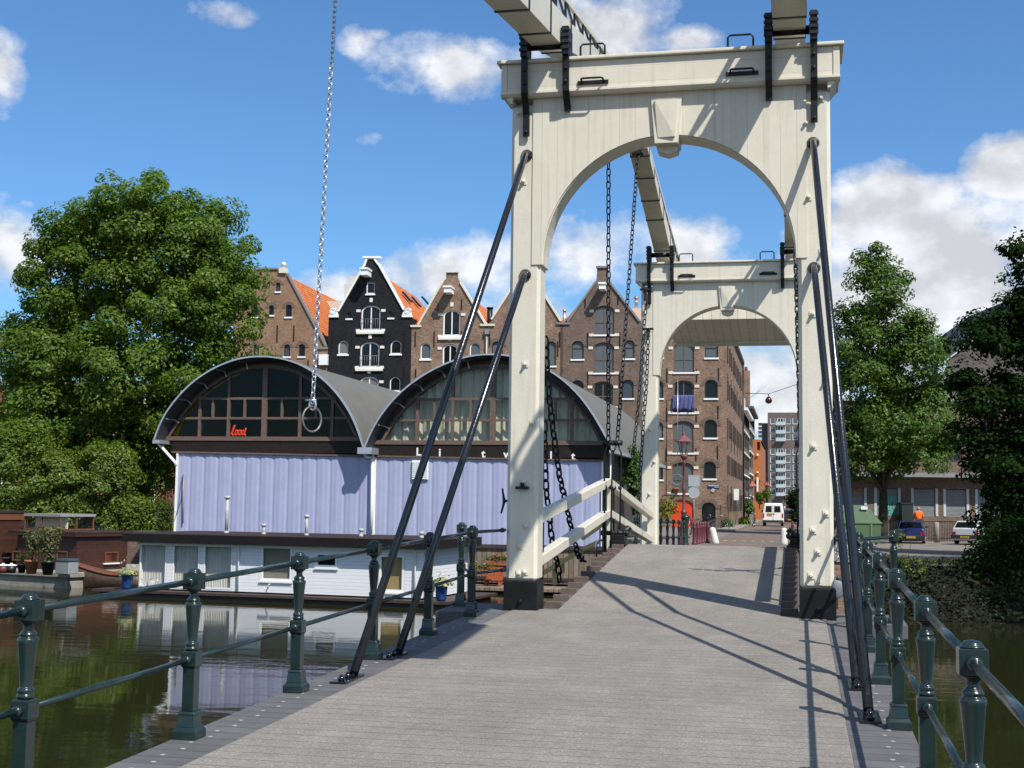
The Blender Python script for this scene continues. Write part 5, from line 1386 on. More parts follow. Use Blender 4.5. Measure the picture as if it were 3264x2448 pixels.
# watering can and blue pots on its deck
def blue_pot(p, label, k=1.0):
    t = thing('flower_pot', label, 'potted plant', tuple(p), 'blue pots with hosta on the white houseboat')
    MB().lathe([(.15*k, 0), (.20*k, .1*k), (.235*k, .52*k), (.25*k, .56*k), (.25*k, .60*k), (.22*k, .60*k), (.2*k, .5*k), (.01, .5*k)], p, 18).build('pot', mat('blue glazed pot', (.015, .06, .20), .15, coat=.5, var=.2), t)
    n = 130; a = rng.random(n)*6.28; r_ = .1+.3*rng.random(n)**.6; C_ = np.stack([p[0]+r_*np.cos(a)*k, p[1]+r_*np.sin(a)*k, p[2]+(.78-.5*r_+rng.random(n)*.12)*k], 1)
    Nn = np.stack([np.cos(a)*.7, np.sin(a)*.7, .8+0*a], 1)
    V, F_ = leaves_mesh(C_, Nn, .2*k, aspect=.7); np_mesh('leaves', V, F_, L_HOSTA, t)
    C_ = np.array(p)+np.array((0, 0, .95*k))+rng.normal(size=(26, 3))*np.array((.18, .18, .1))*k; V, F_ = leaves_mesh(C_, rng.normal(size=(26, 3)), .10*k); np_mesh('blossoms', V, F_, leaf_mat('white blossoms', (.6, .55, .55), (.8, .75, .78), .1), t)
def ondeck(p, d): u, z = HB.uz(p, d); return HB.pt(u, zd_, d)
blue_pot(ondeck(b6(1120, 1525), .3), 'blue pot with hosta and white flowers at the left end of the white houseboat')
blue_pot(ondeck(c6(1185, 652), .2), 'blue glazed pot with hosta at the right end of the white houseboat, behind the railing')
wc = ondeck(b6(1335, 1540), .45)
t = thing('watering_can', 'grey metal watering can on the edge of the white houseboat below the first window', 'watering can', tuple(wc))
MB().lathe([(.19, 0), (.20, .02), (.17, .36), (.16, .38), (.02, .4)], wc, 16).build('body', mat('dull zinc', (.40, .40, .38), .6, var=.2), t)
MB().tube([wc+HB.u*a_+np.array((0, 0, z)) for a_, z in ((-.16, .08), (-.30, .22), (-.40, .42))], [.035, .025, .02], 8).build('spout', MATS['dull zinc'], t)
MB().lathe([(.02, -.02), (.055, .03)], wc+HB.u*-.40+np.array((0, 0, .42)), 10, axis=(-.6, 0, .8)).build('rose', M_GALV, t)
MB().tube([wc+HB.u*a_+np.array((0, 0, z)) for a_, z in ((.15, .1), (.30, .2), (.32, .38), (.18, .50), (-.02, .48), (-.1, .38))], .014, 6).build('handle', M_GALV, t)

# --- brown houseboat on the left with its concrete pontoon
C0 = np.array((-29.25, 52.43, 0)); er = np.array((.30, .954, 0)); elv = np.array((-.954, .30, 0))
def obox(mb, a0, a1, b0, b1, z0, z1):
    """box in the boat's axes: a along er (away), b along elv (to the left)"""
    q = [C0+er*a+elv*c for a, c in ((a0, b0), (a0, b1), (a1, b1), (a1, b0))]
    if np.cross(q[1]-q[0], q[2]-q[0])[2] < 0: q = q[::-1]
    return mb.hexa([p+(0, 0, z0) for p in q], [p+(0, 0, z1) for p in q])
M_RB = planks('red brown boards', (.054, .020, .013), .15, 2, .55, var=.25, gap=.05, gapcol=.4, pervar=.2, bump=.5)
M_OR = mat('orange brown varnished wood', (.15, .06, .026), .4, var=.15)
M_CONC = mat('weathered concrete', (.27, .25, .21), .9, var=.25, scale=2, bump=.3, bscale=9, stain=((.10, .10, .07), 1.2, .7))
t = thing('brown_houseboat', 'red brown wooden houseboat with flat roofs on a concrete pontoon at the left edge', 'houseboat', tuple(C0+(0, 0, WATER)))
zp = -1.82
b = MB(); obox(b, 0, 7.5, 0, 14, -3.2, zp-.22); obox(b, -.12, 7.6, -.12, 14, zp-.22, zp); b.build('pontoon', M_CONC, t, bevel=.03)
C0 = C0+elv*.8; S0 = 1.2; zr_ = zp+1.62
b = MB(); obox(b, S0, S0+3.0, .0, 3.9, zp, zr_); b.build('cabin', M_RB, t)
b = MB(); obox(b, S0-.25, S0+3.2, -.15, 4.3, zr_+.002, zr_+.13); b.build('roof', M_BROOF, t, bevel=.03)
b = MB(); obox(b, S0-.26, S0+3.21, -.16, 4.31, zr_-.10, zr_); b.build('roof_board', M_RB, t)
# skylight on the roof: three glazed sides
zs_ = zr_+.135
b = MB(); obox(b, S0+.3, S0+2.4, 1.5, 3.9, zs_+.62, zs_+.74); b.build('skylight_roof', mat('weathered light roof', (.25, .25, .24), .7), t)
b = MB()
for a, c in ((.35, 1.55), (.35, 2.75), (.35, 3.85), (2.3, 1.55), (2.3, 3.85), (1.3, 1.55)): obox(b, S0+a, S0+a+.07, c, c+.07, zs_, zs_+.62)
obox(b, S0+.34, S0+.43, 1.54, 3.93, zs_, zs_+.07); obox(b, S0+.34, S0+2.4, 1.53, 1.63, zs_, zs_+.07); obox(b, S0+2.29, S0+2.38, 1.54, 3.93, zs_, zs_+.07); b.build('skylight_frame', M_OR, t)
b = MB(); obox(b, S0+.38, S0+.39, 1.63, 3.85, zs_+.07, zs_+.62); obox(b, S0+.43, S0+2.3, 1.57, 1.58, zs_+.07, zs_+.62); b.build('skylight_pane', M_GLASS, t)
b = MB(); obox(b, S0+.9, S0+.95, 1.7, 3.8, zs_+.02, zs_+.6); b.build('skylight_blind', M_WHITE, t)
# window in the right wall, doors in the front
RW = Fac(C0+er*S0, C0+er*(S0+4.2)); LW = Fac(C0+er*S0, C0+er*S0+elv*3.9)
def frect(F_, cf, x0, y0, x1, y1): u0, z0 = F_.uz(cf(x0, y0)); u1, z1 = F_.uz(cf(x1, y1)); return [(min(u0, u1), min(z0, z1)), (max(u0, u1), min(z0, z1)), (max(u0, u1), max(z0, z1)), (min(u0, u1), max(z0, z1))]
p = frect(RW, b6, 915, 1368, 1040, 1265)
window(RW, t, p, M_OR, .05, .07, mat('red blind', (.16, .04, .03), .7), name='window')
b = MB(); RW.box(b, p[0][0]-.05, p[1][0]+.05, p[0][1]-.06, p[0][1], 0, .1); b.build('sill', M_WHITE, t)
for x0, x1 in ((500, 605), (300, 340), (110, 190)):
    p = frect(LW, b6, x0, 1345, x1, 1262); window(LW, t, p, M_OR, .04, .06, M_PANE)
# taller wheelhouse further left, orange fascia and pale curtain door
b = MB(); obox(b, S0-.9, S0+1.2, 5.1, 12, zp, zr_+.55); b.build('deckhouse', M_RB, t)
b = MB(); obox(b, S0-1.2, S0+1.5, 5.0, 12.2, zr_+.88, zr_+.98); b.build('deckhouse_roof', M_BROOF, t)
b = MB(); obox(b, S0-1.15, S0+1.4, 5.05, 12.1, zr_+.552, zr_+.878); b.build('deckhouse_fascia', M_OR, t)
b = MB(); obox(b, S0-.96, S0-.902, 5.3, 6.9, zp+.1, zr_+.45); b.build('deckhouse_door', mat('pale blue curtain', (.42, .52, .52), .8, var=.15, scale=8), t)
def pot_on(px, k, label, potm, leafm, size, n, spread, h, group):
    p = onZ(px, zp); t = thing('potted_plant', label, 'potted plant', tuple(p), group)
    MB().lathe([(.15*k, 0), (.22*k, .38*k), (.24*k, .39*k), (.24*k, .45*k), (.21*k, .45*k), (.2*k, .4*k), (.01, .4*k)], p, 16).build('pot', potm, t)
    C_ = []; Nn = []
    for _ in range(n):
        a = rng.random()*6.28; r_ = spread*rng.random()**.6; z = h*(rng.random()**.7)
        C_.append(p+np.array((r_*cos(a)*(.35+.65*z/h), r_*sin(a)*(.35+.65*z/h), .42*k+z))); Nn.append((cos(a), sin(a), .5+rng.random()))
    V, F_ = leaves_mesh(np.array(C_), np.array(Nn)+rng.normal(size=(n, 3))*.5, size, aspect=.35); np_mesh('leaves', V, F_, leafm, t)
    b = MB()
    for _ in range(7): a = rng.random()*6.28; b.tube([p+(0, 0, .4*k), p+np.array((spread*.5*cos(a), spread*.5*sin(a), .42*k+h*.8))], .012, 4)
    b.build('stems', M_BARK, t)
gp = 'potted plants on the concrete pontoon'
pot_on(b6(275, 1462), 1.3, 'orange terracotta pot with a loose green plant on the concrete pontoon', M_RIM, L_POT, .18, 260, .5, 1.3, gp)
pot_on(b6(420, 1472), 1.3, 'black pot with the bushiest grassy plant on the concrete pontoon, next to the grey chest', mat('black plastic pot', (.012, .014, .018), .4), L_POT, .18, 700, .62, 1.45, gp)
pot_on(b6(190, 1455), .85, 'small black pot with low plant, left of the terracotta pot', MATS['black plastic pot'], L_BUSH, .13, 70, .25, .4, gp)
for x, m_, lab in ((98, MATS['black plastic pot'], 'dark tub with a white lid on the pontoon, between two pots'), (25, mat('red brown tub', (.12, .035, .025), .5), 'red brown tub with a white lid at the left edge of the pontoon')):
    p = onZ(b6(x, 1455), zp); t = thing('lidded_tub', lab, 'tub', tuple(p), 'lidded tubs on the pontoon')
    MB().lathe([(.18, 0), (.22, .3)], p, 14).build('tub', m_, t); MB().lathe([(.24, .302), (.24, .34), (.05, .38), (.04, .42)], p, 14).build('lid', M_WHITE, t)
p = onZ(b6(545, 1465), zp)
t = thing('storage_chest', 'grey plastic storage chest with dark lid standing against the brown houseboat', 'chest', tuple(p))
q = lambda a, c: p+er*a+elv*c
b = MB(); b.hexa([v for v in (q(0, -.38), q(.55, -.38), q(.55, .42), q(0, .42))], [v+np.array((0, 0, .54)) for v in (q(0, -.38), q(.55, -.38), q(.55, .42), q(0, .42))]); b.build('chest', mat('grey plastic', (.26, .28, .29), .5), t, bevel=.02)
b = MB(); b.hexa([v+np.array((0, 0, .542)) for v in (q(-.03, -.42), q(.58, -.42), q(.58, .46), q(-.03, .46))], [v+np.array((0, 0, .65)) for v in (q(0, -.40), q(.55, -.40), q(.55, .44), q(0, .44))]); b.build('lid', mat('slate plastic', (.045, .07, .08), .5), t, bevel=.02)
p = onZ(b6(20, 1400), zp+.0)
t = thing('deck_chair', 'dark folding chair at the far left of the houseboat deck', 'chair', tuple(p))
MB().bar(p+(-.1, 0, .42), p+(.35, .1, .42), .45, .05).build('seat', mat('beige canvas', (.35, .30, .24), .8), t)
MB().bar(p+(-.1, .1, .45), p+(-.2, .15, 1.1), .45, .05, up=(1, 0, 0)).build('backrest', MATS['beige canvas'], t)
for dx in (-.1, .35):
    for dy in (-.18, .2): MB().tube([p+(dx, dy, 0), p+(dx, dy, .4)], .018, 6).build('leg', M_IRON, t)
# rowing boat
bw, st_ = onZ(b6(620, 1578), WATER), onZ(b6(1290, 1600), WATER)
ax = st_-bw; Lb = np.linalg.norm(ax); ax /= Lb; sd = np.array((-ax[1], ax[0], 0))
t = thing('rowing_boat', 'old brown wooden rowing boat with red gunwale tied between the two houseboats', 'boat', tuple(bw))
hull = MB(); secs = []
for i in range(13):
    f = i/12; wv = .68*min(1, (f+.02)**.55)*(1 if f < .8 else 1-.5*(f-.8)/.2); sh = 1.12-.55*sin(min(f*1.3, 1)*pi/2)+.12*max(0, f-.6)
    secs.append([bw+ax*(f*Lb*1.0-.15*(1-f)*(k_ in (0, 8)))+sd*wv*c_+np.array((0, 0, (-.15+(sh+.15)*h_))) for k_, (c_, h_) in enumerate(((-1, 1), (-.95, .55), (-.75, .15), (-.4, 0), (0, -.05), (.4, 0), (.75, .15), (.95, .55), (1, 1)))])
for i, s_ in enumerate(secs):
    hull.v += [tuple(p) for p in s_]
    if i:
        for k in range(8): a = (i-1)*9+k; hull.f.append((a, a+1, a+10, a+9)); hull.sm.append(True)
ho = hull.build('hull', mat('old boat wood', (.07, .045, .028), .6, var=.4, scale=4), t); sf = ho.modifiers.new('thick', 'SOLIDIFY'); sf.thickness = .03
b = MB(); b.tube([s_[0]+(0, 0, .02) for s_ in secs], .035, 6); b.tube([s_[8]+(0, 0, .02) for s_ in secs], .035, 6); b.build('gunwale', mat('red brown gunwale', (.20, .04, .02), .5), t)
for f in (4, 8): MB().bar(secs[f][1], secs[f][7], .22, .03).build('thwart', M_FRAMEW, t)

# ================================================================== WAREHOUSES
M_TILE = brick('orange roof tiles', (.62, .20, .06), (.50, .145, .05), (.25, .08, .03), .24, .32, .03, var=.25)
M_SILL = M_WHITE
WF = Fac((-40.0, 105.0), (-3.874, 106.488))
def rng_win(F_, cf, x0, x1, yt, yb):
    xc = (x0+x1)/2; ym = (yt+yb)/2
    return F_.uz(cf(x0, ym))[0], F_.uz(cf(x1, ym))[0], F_.uz(cf(xc, yb))[1], F_.uz(cf(xc, yt))[1]
def house(name, label, cf, outline, wins, wall_m, depth=16, ridge=None, d0=0.0, hoist=None, anchors=(), blocks=(), zbase=-.4, roof=True, coping=None, cop_m=None):
    us = [WF.uz(cf(*p)) for p in outline]
    u0, u1 = us[0][0], us[-1][0]
    t = thing(name, label, 'warehouse', tuple(WF.pt((u0+u1)/2, zbase)))
    poly = [(u0, zbase)]+us+[(u1, zbase)]
    holes = []; specs = []
    for w_ in wins:
        a, b_, z0, z1 = rng_win(WF, cf, *w_[:4]); rise = (b_-a)/2*(w_[5] if len(w_) > 5 else .9)
        p = archpts(a, b_, z0, z1, rise); holes.append(p); specs.append((p, w_[4], rise, a, b_, z0, z1))
    WF.wall(poly[::-1], holes, d0, .22).build('wall', wall_m, t)
    for (p, kind, rise, a, b_, z0, z1) in specs:
        white = kind.startswith('w'); pm = M_PANELT if 'p' in kind else M_PANE
        fm = M_WHITE if white else (M_FRAMEW if 'b' in kind else mat('dark window frame', (.03, .028, .027), .5))
        if 'door' in kind:
            dm = mat('red door paint', (.62, .055, .012), .45, var=.06) if 'red' in kind else M_PANE
            b = MB(); WF.poly(b, p, d0-.2, d0-.1); b.build('door', dm, t)
        else:
            w_o = window(WF, t, p, fm, d0-.10, .08 if 'D' not in kind else .11, pm, mull=(.5,) if 'D' in kind else (), bars=((.42,) if 'D' in kind and 'd' not in kind else (.6,) if 'h' in kind else ()))
            b = MB(); WF.box(b, a-.07, b_+.07, z0-.14, z0-.005, d0-.02, d0+.09); b.build('sill', M_SILL, w_o)
            if 'R' in kind:                       # little balcony grille
                b = MB(); zt_ = z0+(z1-z0)*.44
                for k in range(9): u = a+(b_-a)*k/8; b.tube([WF.pt(u, z0, d0+.1), WF.pt(u, zt_, d0+.1)], .018, 4)
                b.tube([WF.pt(a, zt_, d0+.1), WF.pt(b_, zt_, d0+.1)], .025, 4); b.build('grille', mat('grey grille', (.16, .16, .17), .5), w_o)
        if kind[0] != 'w' and rise > .15 and wall_m is not M_BRICKK:      # brick arch round the head
            n = 9; q = []; c_ = (a+b_)/2; h = (b_-a)/2
            for i in range(n+1): an = pi*i/n; q.append((c_+(h+.02)*cos(an), z1-rise+(rise+.02)*sin(an)))
            for i in range(n+1): an = pi-pi*i/n; q.append((c_+(h+.30)*cos(an), z1-rise+(rise+.28)*sin(an)))
            b = MB(); WF.poly(b, q, d0+.002, d0+.035); b.build('brick_arch', M_BRICKD, t)
        if 'D' in kind:
            sm2 = M_STONE if not white else mat('cream stone', (.74, .70, .60), .7, var=.06); bl = []
            for zz in (z1-rise-.1, z0-.14):
                for s_, uu in ((-1, a), (1, b_)):
                    x0, x1 = sorted((uu+s_*.06, uu+s_*.42)); bl.append((x0, x1, zz, zz+.22, d0+.002, d0+.06))
            if white: bl += [((a+b_)/2-.13, (a+b_)/2+.13, z1+.28, z1+.62, d0+.002, d0+.06), (a-.35, b_+.35, z0-.34, z0-.15, d0+.002, d0+.16)]
            for q_ in bl: b = MB(); WF.box(b, *q_); b.build('stone_block', sm2, t)
    for (x, ya, yb) in anchors:
        a = WF.uz(cf(x, ya)); b_ = WF.uz(cf(x, yb)); b = MB(); WF.box(b, a[0]-.045, a[0]+.045, b_[1], a[1], d0+.003, d0+.05); b.build('wall_anchor', M_IRON, t)
    if hoist:
        a = WF.uz(cf(hoist[0], hoist[3])); b_ = WF.uz(cf(hoist[1], hoist[2])); b = MB()
        w_ = max(.5, abs(b_[0]-a[0])*.62); uc = (a[0]+b_[0])/2
        WF.box(b, uc-w_/2, uc+w_/2, a[1]+.1, b_[1]-.15, d0, d0+1.3); WF.box(b, uc-w_*.62, uc+w_*.62, b_[1]-.148, b_[1], d0-.02, d0+1.4); b.build('hoist_beam', M_WHITE, t)
    if roof:
        apex = max(us, key=lambda p: p[1]); zr = ridge[0] if ridge else apex[1]-.9
        uc = (u0+u1)/2 if not ridge or len(ridge) < 2 else ridge[1]
        zl_, zr2 = us[0][1], us[-1][1]; R_ = MB()
        for (ue, ze) in ((u0, zl_), (u1, zr2)):
            A = WF.pt(uc, zr, d0-.45); B_ = WF.pt(uc, zr, -depth); C_ = WF.pt(ue, ze-.1, -depth); D_ = WF.pt(ue, ze-.1, d0-.45)
            R_.prism([A, B_, C_, D_], (0, 0, .14))
        R_.build('roof', M_TILE, t)
        b = MB(); b.prism([WF.pt(u0, zl_-.12, -depth), WF.pt(uc, zr-.1, -depth), WF.pt(u1, zr2-.12, -depth)], WF.n*.25); b.build('back_gable', wall_m, t)
    if coping:
        b = MB()
        for (pa, pb) in coping:
            A = WF.uz(cf(*pa)); B_ = WF.uz(cf(*pb)); b.bar(WF.pt(*A, d0-.12), WF.pt(*B_, d0-.12), .5, .16, up=(0, 0, 1) if abs(A[0]-B_[0]) > .05 else (1, 0, 0))
        b.build('coping', cop_m or M_STONE, t)
    b = MB()
    for uu in (u0, u1):
        s_ = 1 if uu == u0 else -1
        b.prism([WF.pt(uu+s_*.02, zbase, d0-.25), WF.pt(uu+s_*.02, zbase, -depth), WF.pt(uu+s_*.02, (us[0] if uu == u0 else us[-1])[1]-.15, -depth), WF.pt(uu+s_*.02, (us[0] if uu == u0 else us[-1])[1]-.15, d0-.25)], WF.u*s_*.2)
    b.build('party_wall', wall_m, t)
    return t, us
# black painted house
tA, usA = house('gabled_warehouse', 'black painted gabled warehouse with white coping, scrolls and white arched balcony doors', b1,
    [(685, 648), (768, 590), (1003, 175), (1025, 128), (1090, 128), (1130, 175), (1345, 580), (1416, 632)],
    [(972, 1142, 535, 752, 'wDRd', .55), (963, 1132, 857, 1078, 'wDRd', .55), (955, 1125, 1162, 1385, 'wDRd', .55), (770, 857, 845, 966, 'w'), (1230, 1325, 842, 962, 'w'), (1222, 1315, 1165, 1290, 'w'),
     (1018, 1090, 332, 432, 'w', 0), (843, 890, 592, 650, 'k', 1.0), (1212, 1258, 588, 644, 'k', 1.0), (762, 848, 1172, 1295, 'w')], M_BRICKK,
    hoist=(985, 1080, 225, 300), anchors=[(722, 755, 905), (893, 760, 890), (1180, 760, 890), (1356, 745, 900), (1165, 1070, 1200), (1352, 1075, 1200)],
    coping=[((772, 588), (1000, 185)), ((1000, 190), (1022, 128)), ((1092, 128), (1128, 178)), ((1128, 172), (1350, 575)), ((988, 112), (1146, 112))], cop_m=M_WHITE, d0=.02)
for (x, y, s_) in ((733, 598, 1), (1378, 596, -1)):
    u, z = WF.uz(b1(x, y)); b = MB()
    WF.box(b, u-.42, u+.42, z-.42, z-.22, -.2, .16)
    b.prism([WF.pt(u-s_*.36, z-.22, -.1), WF.pt(u+s_*.40, z-.22, -.1), WF.pt(u+s_*.34, z+.0, -.1), WF.pt(u-s_*.05, z+.36, -.1), WF.pt(u-s_*.3, z+.32, -.1)], WF.n*.22)
    b.tube([WF.pt(u-s_*.08+r_*cos(a), z+.06+r_*sin(a), .14) for a, r_ in zip(np.linspace(0, 4.2*pi, 34), np.linspace(.30, .05, 34))], .045, 5)
    b.build('scroll', M_WHITE, tA)
for (xs_, ys_) in (((1345, 1400), (430, 500)), ((1425, 1480), (470, 545)), ((1530, 1545), (490, 515))):
    uc = (usA[0][0]+usA[-1][0])/2; apex = max(p[1] for p in usA)
    # roof windows lie on the right hand slope
    A = WF.pt(uc, apex-.9, 0); E_ = WF.pt(usA[-1][0], usA[-1][1]-.1, 0); nrm = np.cross(E_-A, WF.n); nrm /= np.linalg.norm(nrm); nrm = nrm if nrm[2] > 0 else -nrm
    pc = onpl(b1((xs_[0]+xs_[1])/2, (ys_[0]+ys_[1])/2), A+nrm*.25, nrm); sl_ = (E_-A)/np.linalg.norm(E_-A)
    b = MB(); q = [pc+WF.n*i*.45+sl_*j*.55 for i, j in ((-1, -1), (1, -1), (1, 1), (-1, 1))]; b.prism(q, nrm*.14); b.build('roof_window', M_IRON, tA)
    b = MB(); q = [pc+nrm*.145+WF.n*i*.36+sl_*j*.46 for i, j in ((-1, -1), (1, -1), (1, 1), (-1, 1))]; b.prism(q, nrm*.01); b.build('roof_window_pane', M_PANE, tA)
# brown house right of it
house('gabled_warehouse', 'brown brick gabled warehouse with white framed arched windows, right of the black one', b1,
    [(1416, 725), (1478, 705), (1700, 318), (1720, 300), (1720, 245), (1826, 245), (1826, 300), (1843, 330), (2066, 698), (2088, 708)],
    [(1693, 1845, 575, 802, 'wDd', .55), (1688, 1818, 877, 1090, 'wDd', .55), (1493, 1586, 865, 1008, 'wp'), (1927, 2022, 862, 1008, 'wp'), (1693, 1820, 1190, 1400, 'wDd', .55)], M_BRICK,
    hoist=(1712, 1806, 382, 452), anchors=[(1450, 765, 898), (1616, 765, 900), (1855, 760, 860), (2105, 760, 890), (1453, 1095, 1170), (1650, 520, 585), (1858, 480, 575)],
    coping=[((1474, 706), (1698, 316)), ((1718, 238), (1828, 238)), ((1846, 330), (2070, 700)), ((1408, 718), (1502, 718)), ((2022, 708), (2150, 708))])
# the one half hidden behind the near portal's left post
cdl = lambda x, y: dp(x, y)
house('gabled_warehouse', 'brown brick gabled warehouse mostly hidden behind the left post of the near portal', cdl,
    [(1054, 703), (1062, 690), (1120, 600), (1124, 586), (1150, 586), (1153, 600), (1210, 692), (1217, 700)],
    [(1016+46, 1086, 738, 790, 'p'), (1180, 1201, 738, 790, 'p'), (1118, 1156, 655, 718, 'Db', .55), (1118, 1156, 742, 800, 'Db', .55), (1180, 1201, 830, 868, 'k'), (1118, 1156, 830, 890, 'Db', .55)], M_BRICK,
    anchors=[(1205, 738, 770)], coping=[((1062, 690), (1120, 600)), ((1153, 600), (1212, 694)), ((1122, 583), (1152, 583))], cop_m=M_STONE)
# gabled house left of the far portal
tD, usD = house('gabled_warehouse', 'brown brick gabled warehouse with dark plank doors, just left of the far portal', c2,
    [(505, 412), (545, 400), (708, 165), (712, 95), (775, 95), (778, 165), (950, 395), (965, 405)],
    [(697, 808, 308, 470, 'Dbp', .55), (692, 805, 515, 685, 'Dbp', .55), (688, 800, 735, 880, 'Db', .55), (568, 636, 507, 608, 'ph'), (862, 922, 503, 604, 'ph'), (850, 917, 725, 828, 'k'), (568, 636, 728, 832, 'k'), (692, 802, 960, 1130, 'Db', .55), (850, 917, 960, 1050, 'k')], M_BRICKD,
    hoist=(722, 775, 190, 235), anchors=[(658, 460, 540), (660, 680, 760), (840, 460, 540), (838, 690, 770), (502, 455, 540), (645, 250, 320), (830, 240, 300)],
    coping=[((545, 398), (706, 172)), ((780, 172), (952, 396)), ((706, 90), (782, 90)), ((482, 408), (560, 408))], cop_m=mat('grey coping', (.20, .19, .18), .8))
# corner house seen through the arches
tE, usE = house('corner_warehouse', 'tall brown brick corner warehouse with red ground floor door seen through the far portal', c2,
    [(968, 405), (1010, 390), (1175, 150), (1178, 90), (1240, 90), (1243, 150), (1400, 390), (1440, 415)],
    [(1143, 1258, 515, 682, 'Dbp', .55), (1140, 1256, 730, 908, 'Db', .55), (1138, 1254, 958, 1135, 'Dbp', .5), (1134, 1252, 1190, 1362, 'Dbp', .5), (1130, 1252, 1400, 1560, 'reddoor', .5),
     (1318, 1392, 508, 600, 'ph', .3), (1316, 1390, 725, 828, 'k'), (1313, 1386, 950, 1050, 'k'), (1310, 1380, 1185, 1280, 'k'), (1300, 1378, 1415, 1560, 'kdoor'),
     (1010, 1084, 725, 828, 'k'), (1010, 1083, 958, 1052, 'k'), (1010, 1082, 1190, 1285, 'k'), (1010, 1084, 508, 600, 'ph', .3), (1143, 1258, 305, 470, 'Dbp', .55)], M_BRICK,
    anchors=[(1105, 660, 740), (1272, 665, 740), (1104, 880, 960), (1270, 885, 960), (1395, 658, 730), (1392, 872, 945), (1390, 1095, 1170), (1100, 1110, 1185), (1268, 1110, 1180)], depth=20, roof=False)
zE = usE[-1][1]
b = MB()
SWX = WF.pt(usE[-1][0], 0)[0]; SY0 = WF.pt(usE[-1][0], 0)[1]
SY1 = float(np.clip(onX(b3(750, 420), SWX)[1], SY0+8, 150))
# side wall along the street with small dark openings, cornice
SW = Fac((SWX, SY0), (SWX, SY1)); holes = []
nfl = 5; fh = (zE+.3-1.0)/nfl
holes = []
for f in range(nfl):
    for k in range(5):
        u = 1.6+k*(SW.len-2.5)/5; z = .6+f*fh*.98
        holes.append(archpts(u, u+1.0, z+.5, z+2.0, .35, 6))
SW.wall([(0.03, -.4), (SW.len, -.4), (SW.len, zE), (.03, zE)], holes, 0, .2).build('side_wall', M_BRICK, tE)
for h in holes[::1]: window(SW, tE, h, mat('dark window frame', (.03, .028, .027), .5), -.08, .07, M_PANE)
b = MB(); SW.box(b, 0, SW.len, zE, zE+.35, -.3, .22); b.build('cornice', mat('dark cornice', (.05, .05, .05), .6), tE)
b = MB(); b.prism([WF.pt(usE[0][0], zE-.1, -1), WF.pt((usE[0][0]+usE[-1][0])/2, zE+5, -1), WF.pt(usE[-1][0], zE-.1, -1)][::-1], -WF.n*18); b.build('roof', M_TILE, tE)
for k in range(5):
    for f in range(3):
        u = 1.1+k*(SW.len-2)/5; b = MB(); SW.box(b, u-.05, u+.05, 1.5+f*4.5, 3.1+f*4.5, .003, .05); b.build('wall_anchor', M_IRON, tE)
for f in range(5):
    for k in range(9):
        u = .9+k*(SW.len-1.6)/9; z = 1.0+f*fh*.98; b = MB(); SW.box(b, u-.25, u+.25, z, z+1.5, .003, .09+.03*((k+f) % 2)); b.build('shutter', mat('dark slot stand-in', (.045, .03, .022), .7, var=.3), tE)  # not real shutters: dark boxes added to stand in for the window slots
b = MB(); b.tube([SW.pt(SW.len-.35, -.3, .1), SW.pt(SW.len-.35, zE, .1)], .08, 8); b.build('drain_pipe', M_IRON, tE)
# street sign on it
o_, z_ = WF.uz(b3(532, 1186)); du = abs(WF.uz(b3(578, 1186))[0]-WF.uz(b3(490, 1186))[0])/2; dz = abs(WF.uz(b3(532, 1172))[1]-WF.uz(b3(532, 1200))[1])/2
sg = thing('street_sign', 'dark blue street name sign with white letters on the corner warehouse', 'street sign', tuple(WF.pt(o_, z_)))
b = MB(); WF.box(b, o_-du, o_+du, z_-dz, z_+dz, .01, .05); b.build('plate', mat('blue enamel', (.01, .02, .12), .3), sg)
m_ = fit_text('PRINSENEILAND', du*1.8, dz*.62, .01, lambda x, y, d: WF.pt(o_-du*.9+x, z_+dz*.12+y, .06+d), bold=.02)
s_ = fit_text('CENTRUM', du*.75, dz*.42, .01, lambda x, y, d: WF.pt(o_+du*.15+x, z_-dz*.68+y, .06+d), bold=.02)
m_.add(s_.v, s_.f); m_.build('lettering', M_WHITE, sg)
MB().lathe([(.16, 0), (.14, .06)], WF.pt(o_-.05, z_-dz-.17, .02), 12, axis=tuple(WF.n)).build('lamp', mat('pale enamel', (.4, .42, .4), .4), sg)
# towel on the balcony, flower pot on the sill, hanging chain with ring
u0, z1 = WF.uz(b3(224, 497)); u1, z0 = WF.uz(b3(388, 612)); b = MB(); n = 30
for j in range(7):
    for i in range(n+1):
        u = u0+(u1-u0)*i/n; f = j/6; b.v.append(tuple(WF.pt(u+.02*sin(i*.9+j), z1-(z1-z0)*f*(1-.05*sin(i*.5)), .14+.05*sin(i*1.1+.4*j)*(.4+f)+.03*sin(i*2.3))))
for j in range(6):
    for i in range(n): a = j*(n+1)+i; b.f.append((a, a+1, a+n+2, a+n+1)); b.sm.append(True)
tw = b.build('blanket', mat('blue fleece', (.075, .085, .22), .95, var=.2, scale=8)); tag(tw, 'blue blanket hung over the sill of the corner warehouse to air', 'blanket')
sf = tw.modifiers.new('thick', 'SOLIDIFY'); sf.thickness = .03
u, z = WF.uz(b3(247, 1242)); t = thing('flower_pot', 'orange flower pot on the window sill above the red door', 'flower pot', tuple(WF.pt(u, z)))
MB().lathe([(.15, 0), (.22, .36), (.26, .36), (.26, .48), (.2, .48), (.01, .4)], WF.pt(u, z, .14), 14).build('pot', M_RIM, t)
pa, pb = [WF.pt(*WF.uz(b3(x, y), 1.0), 1.0) for x, y in ((262, 370), (258, 1095))]
t = thing('hoist_chain', 'thin pale chain with a ring hanging down the front of the corner warehouse', 'chain', tuple(pb))
MB().tube([pa, pb], .03, 5).build('links', M_GALV, t)
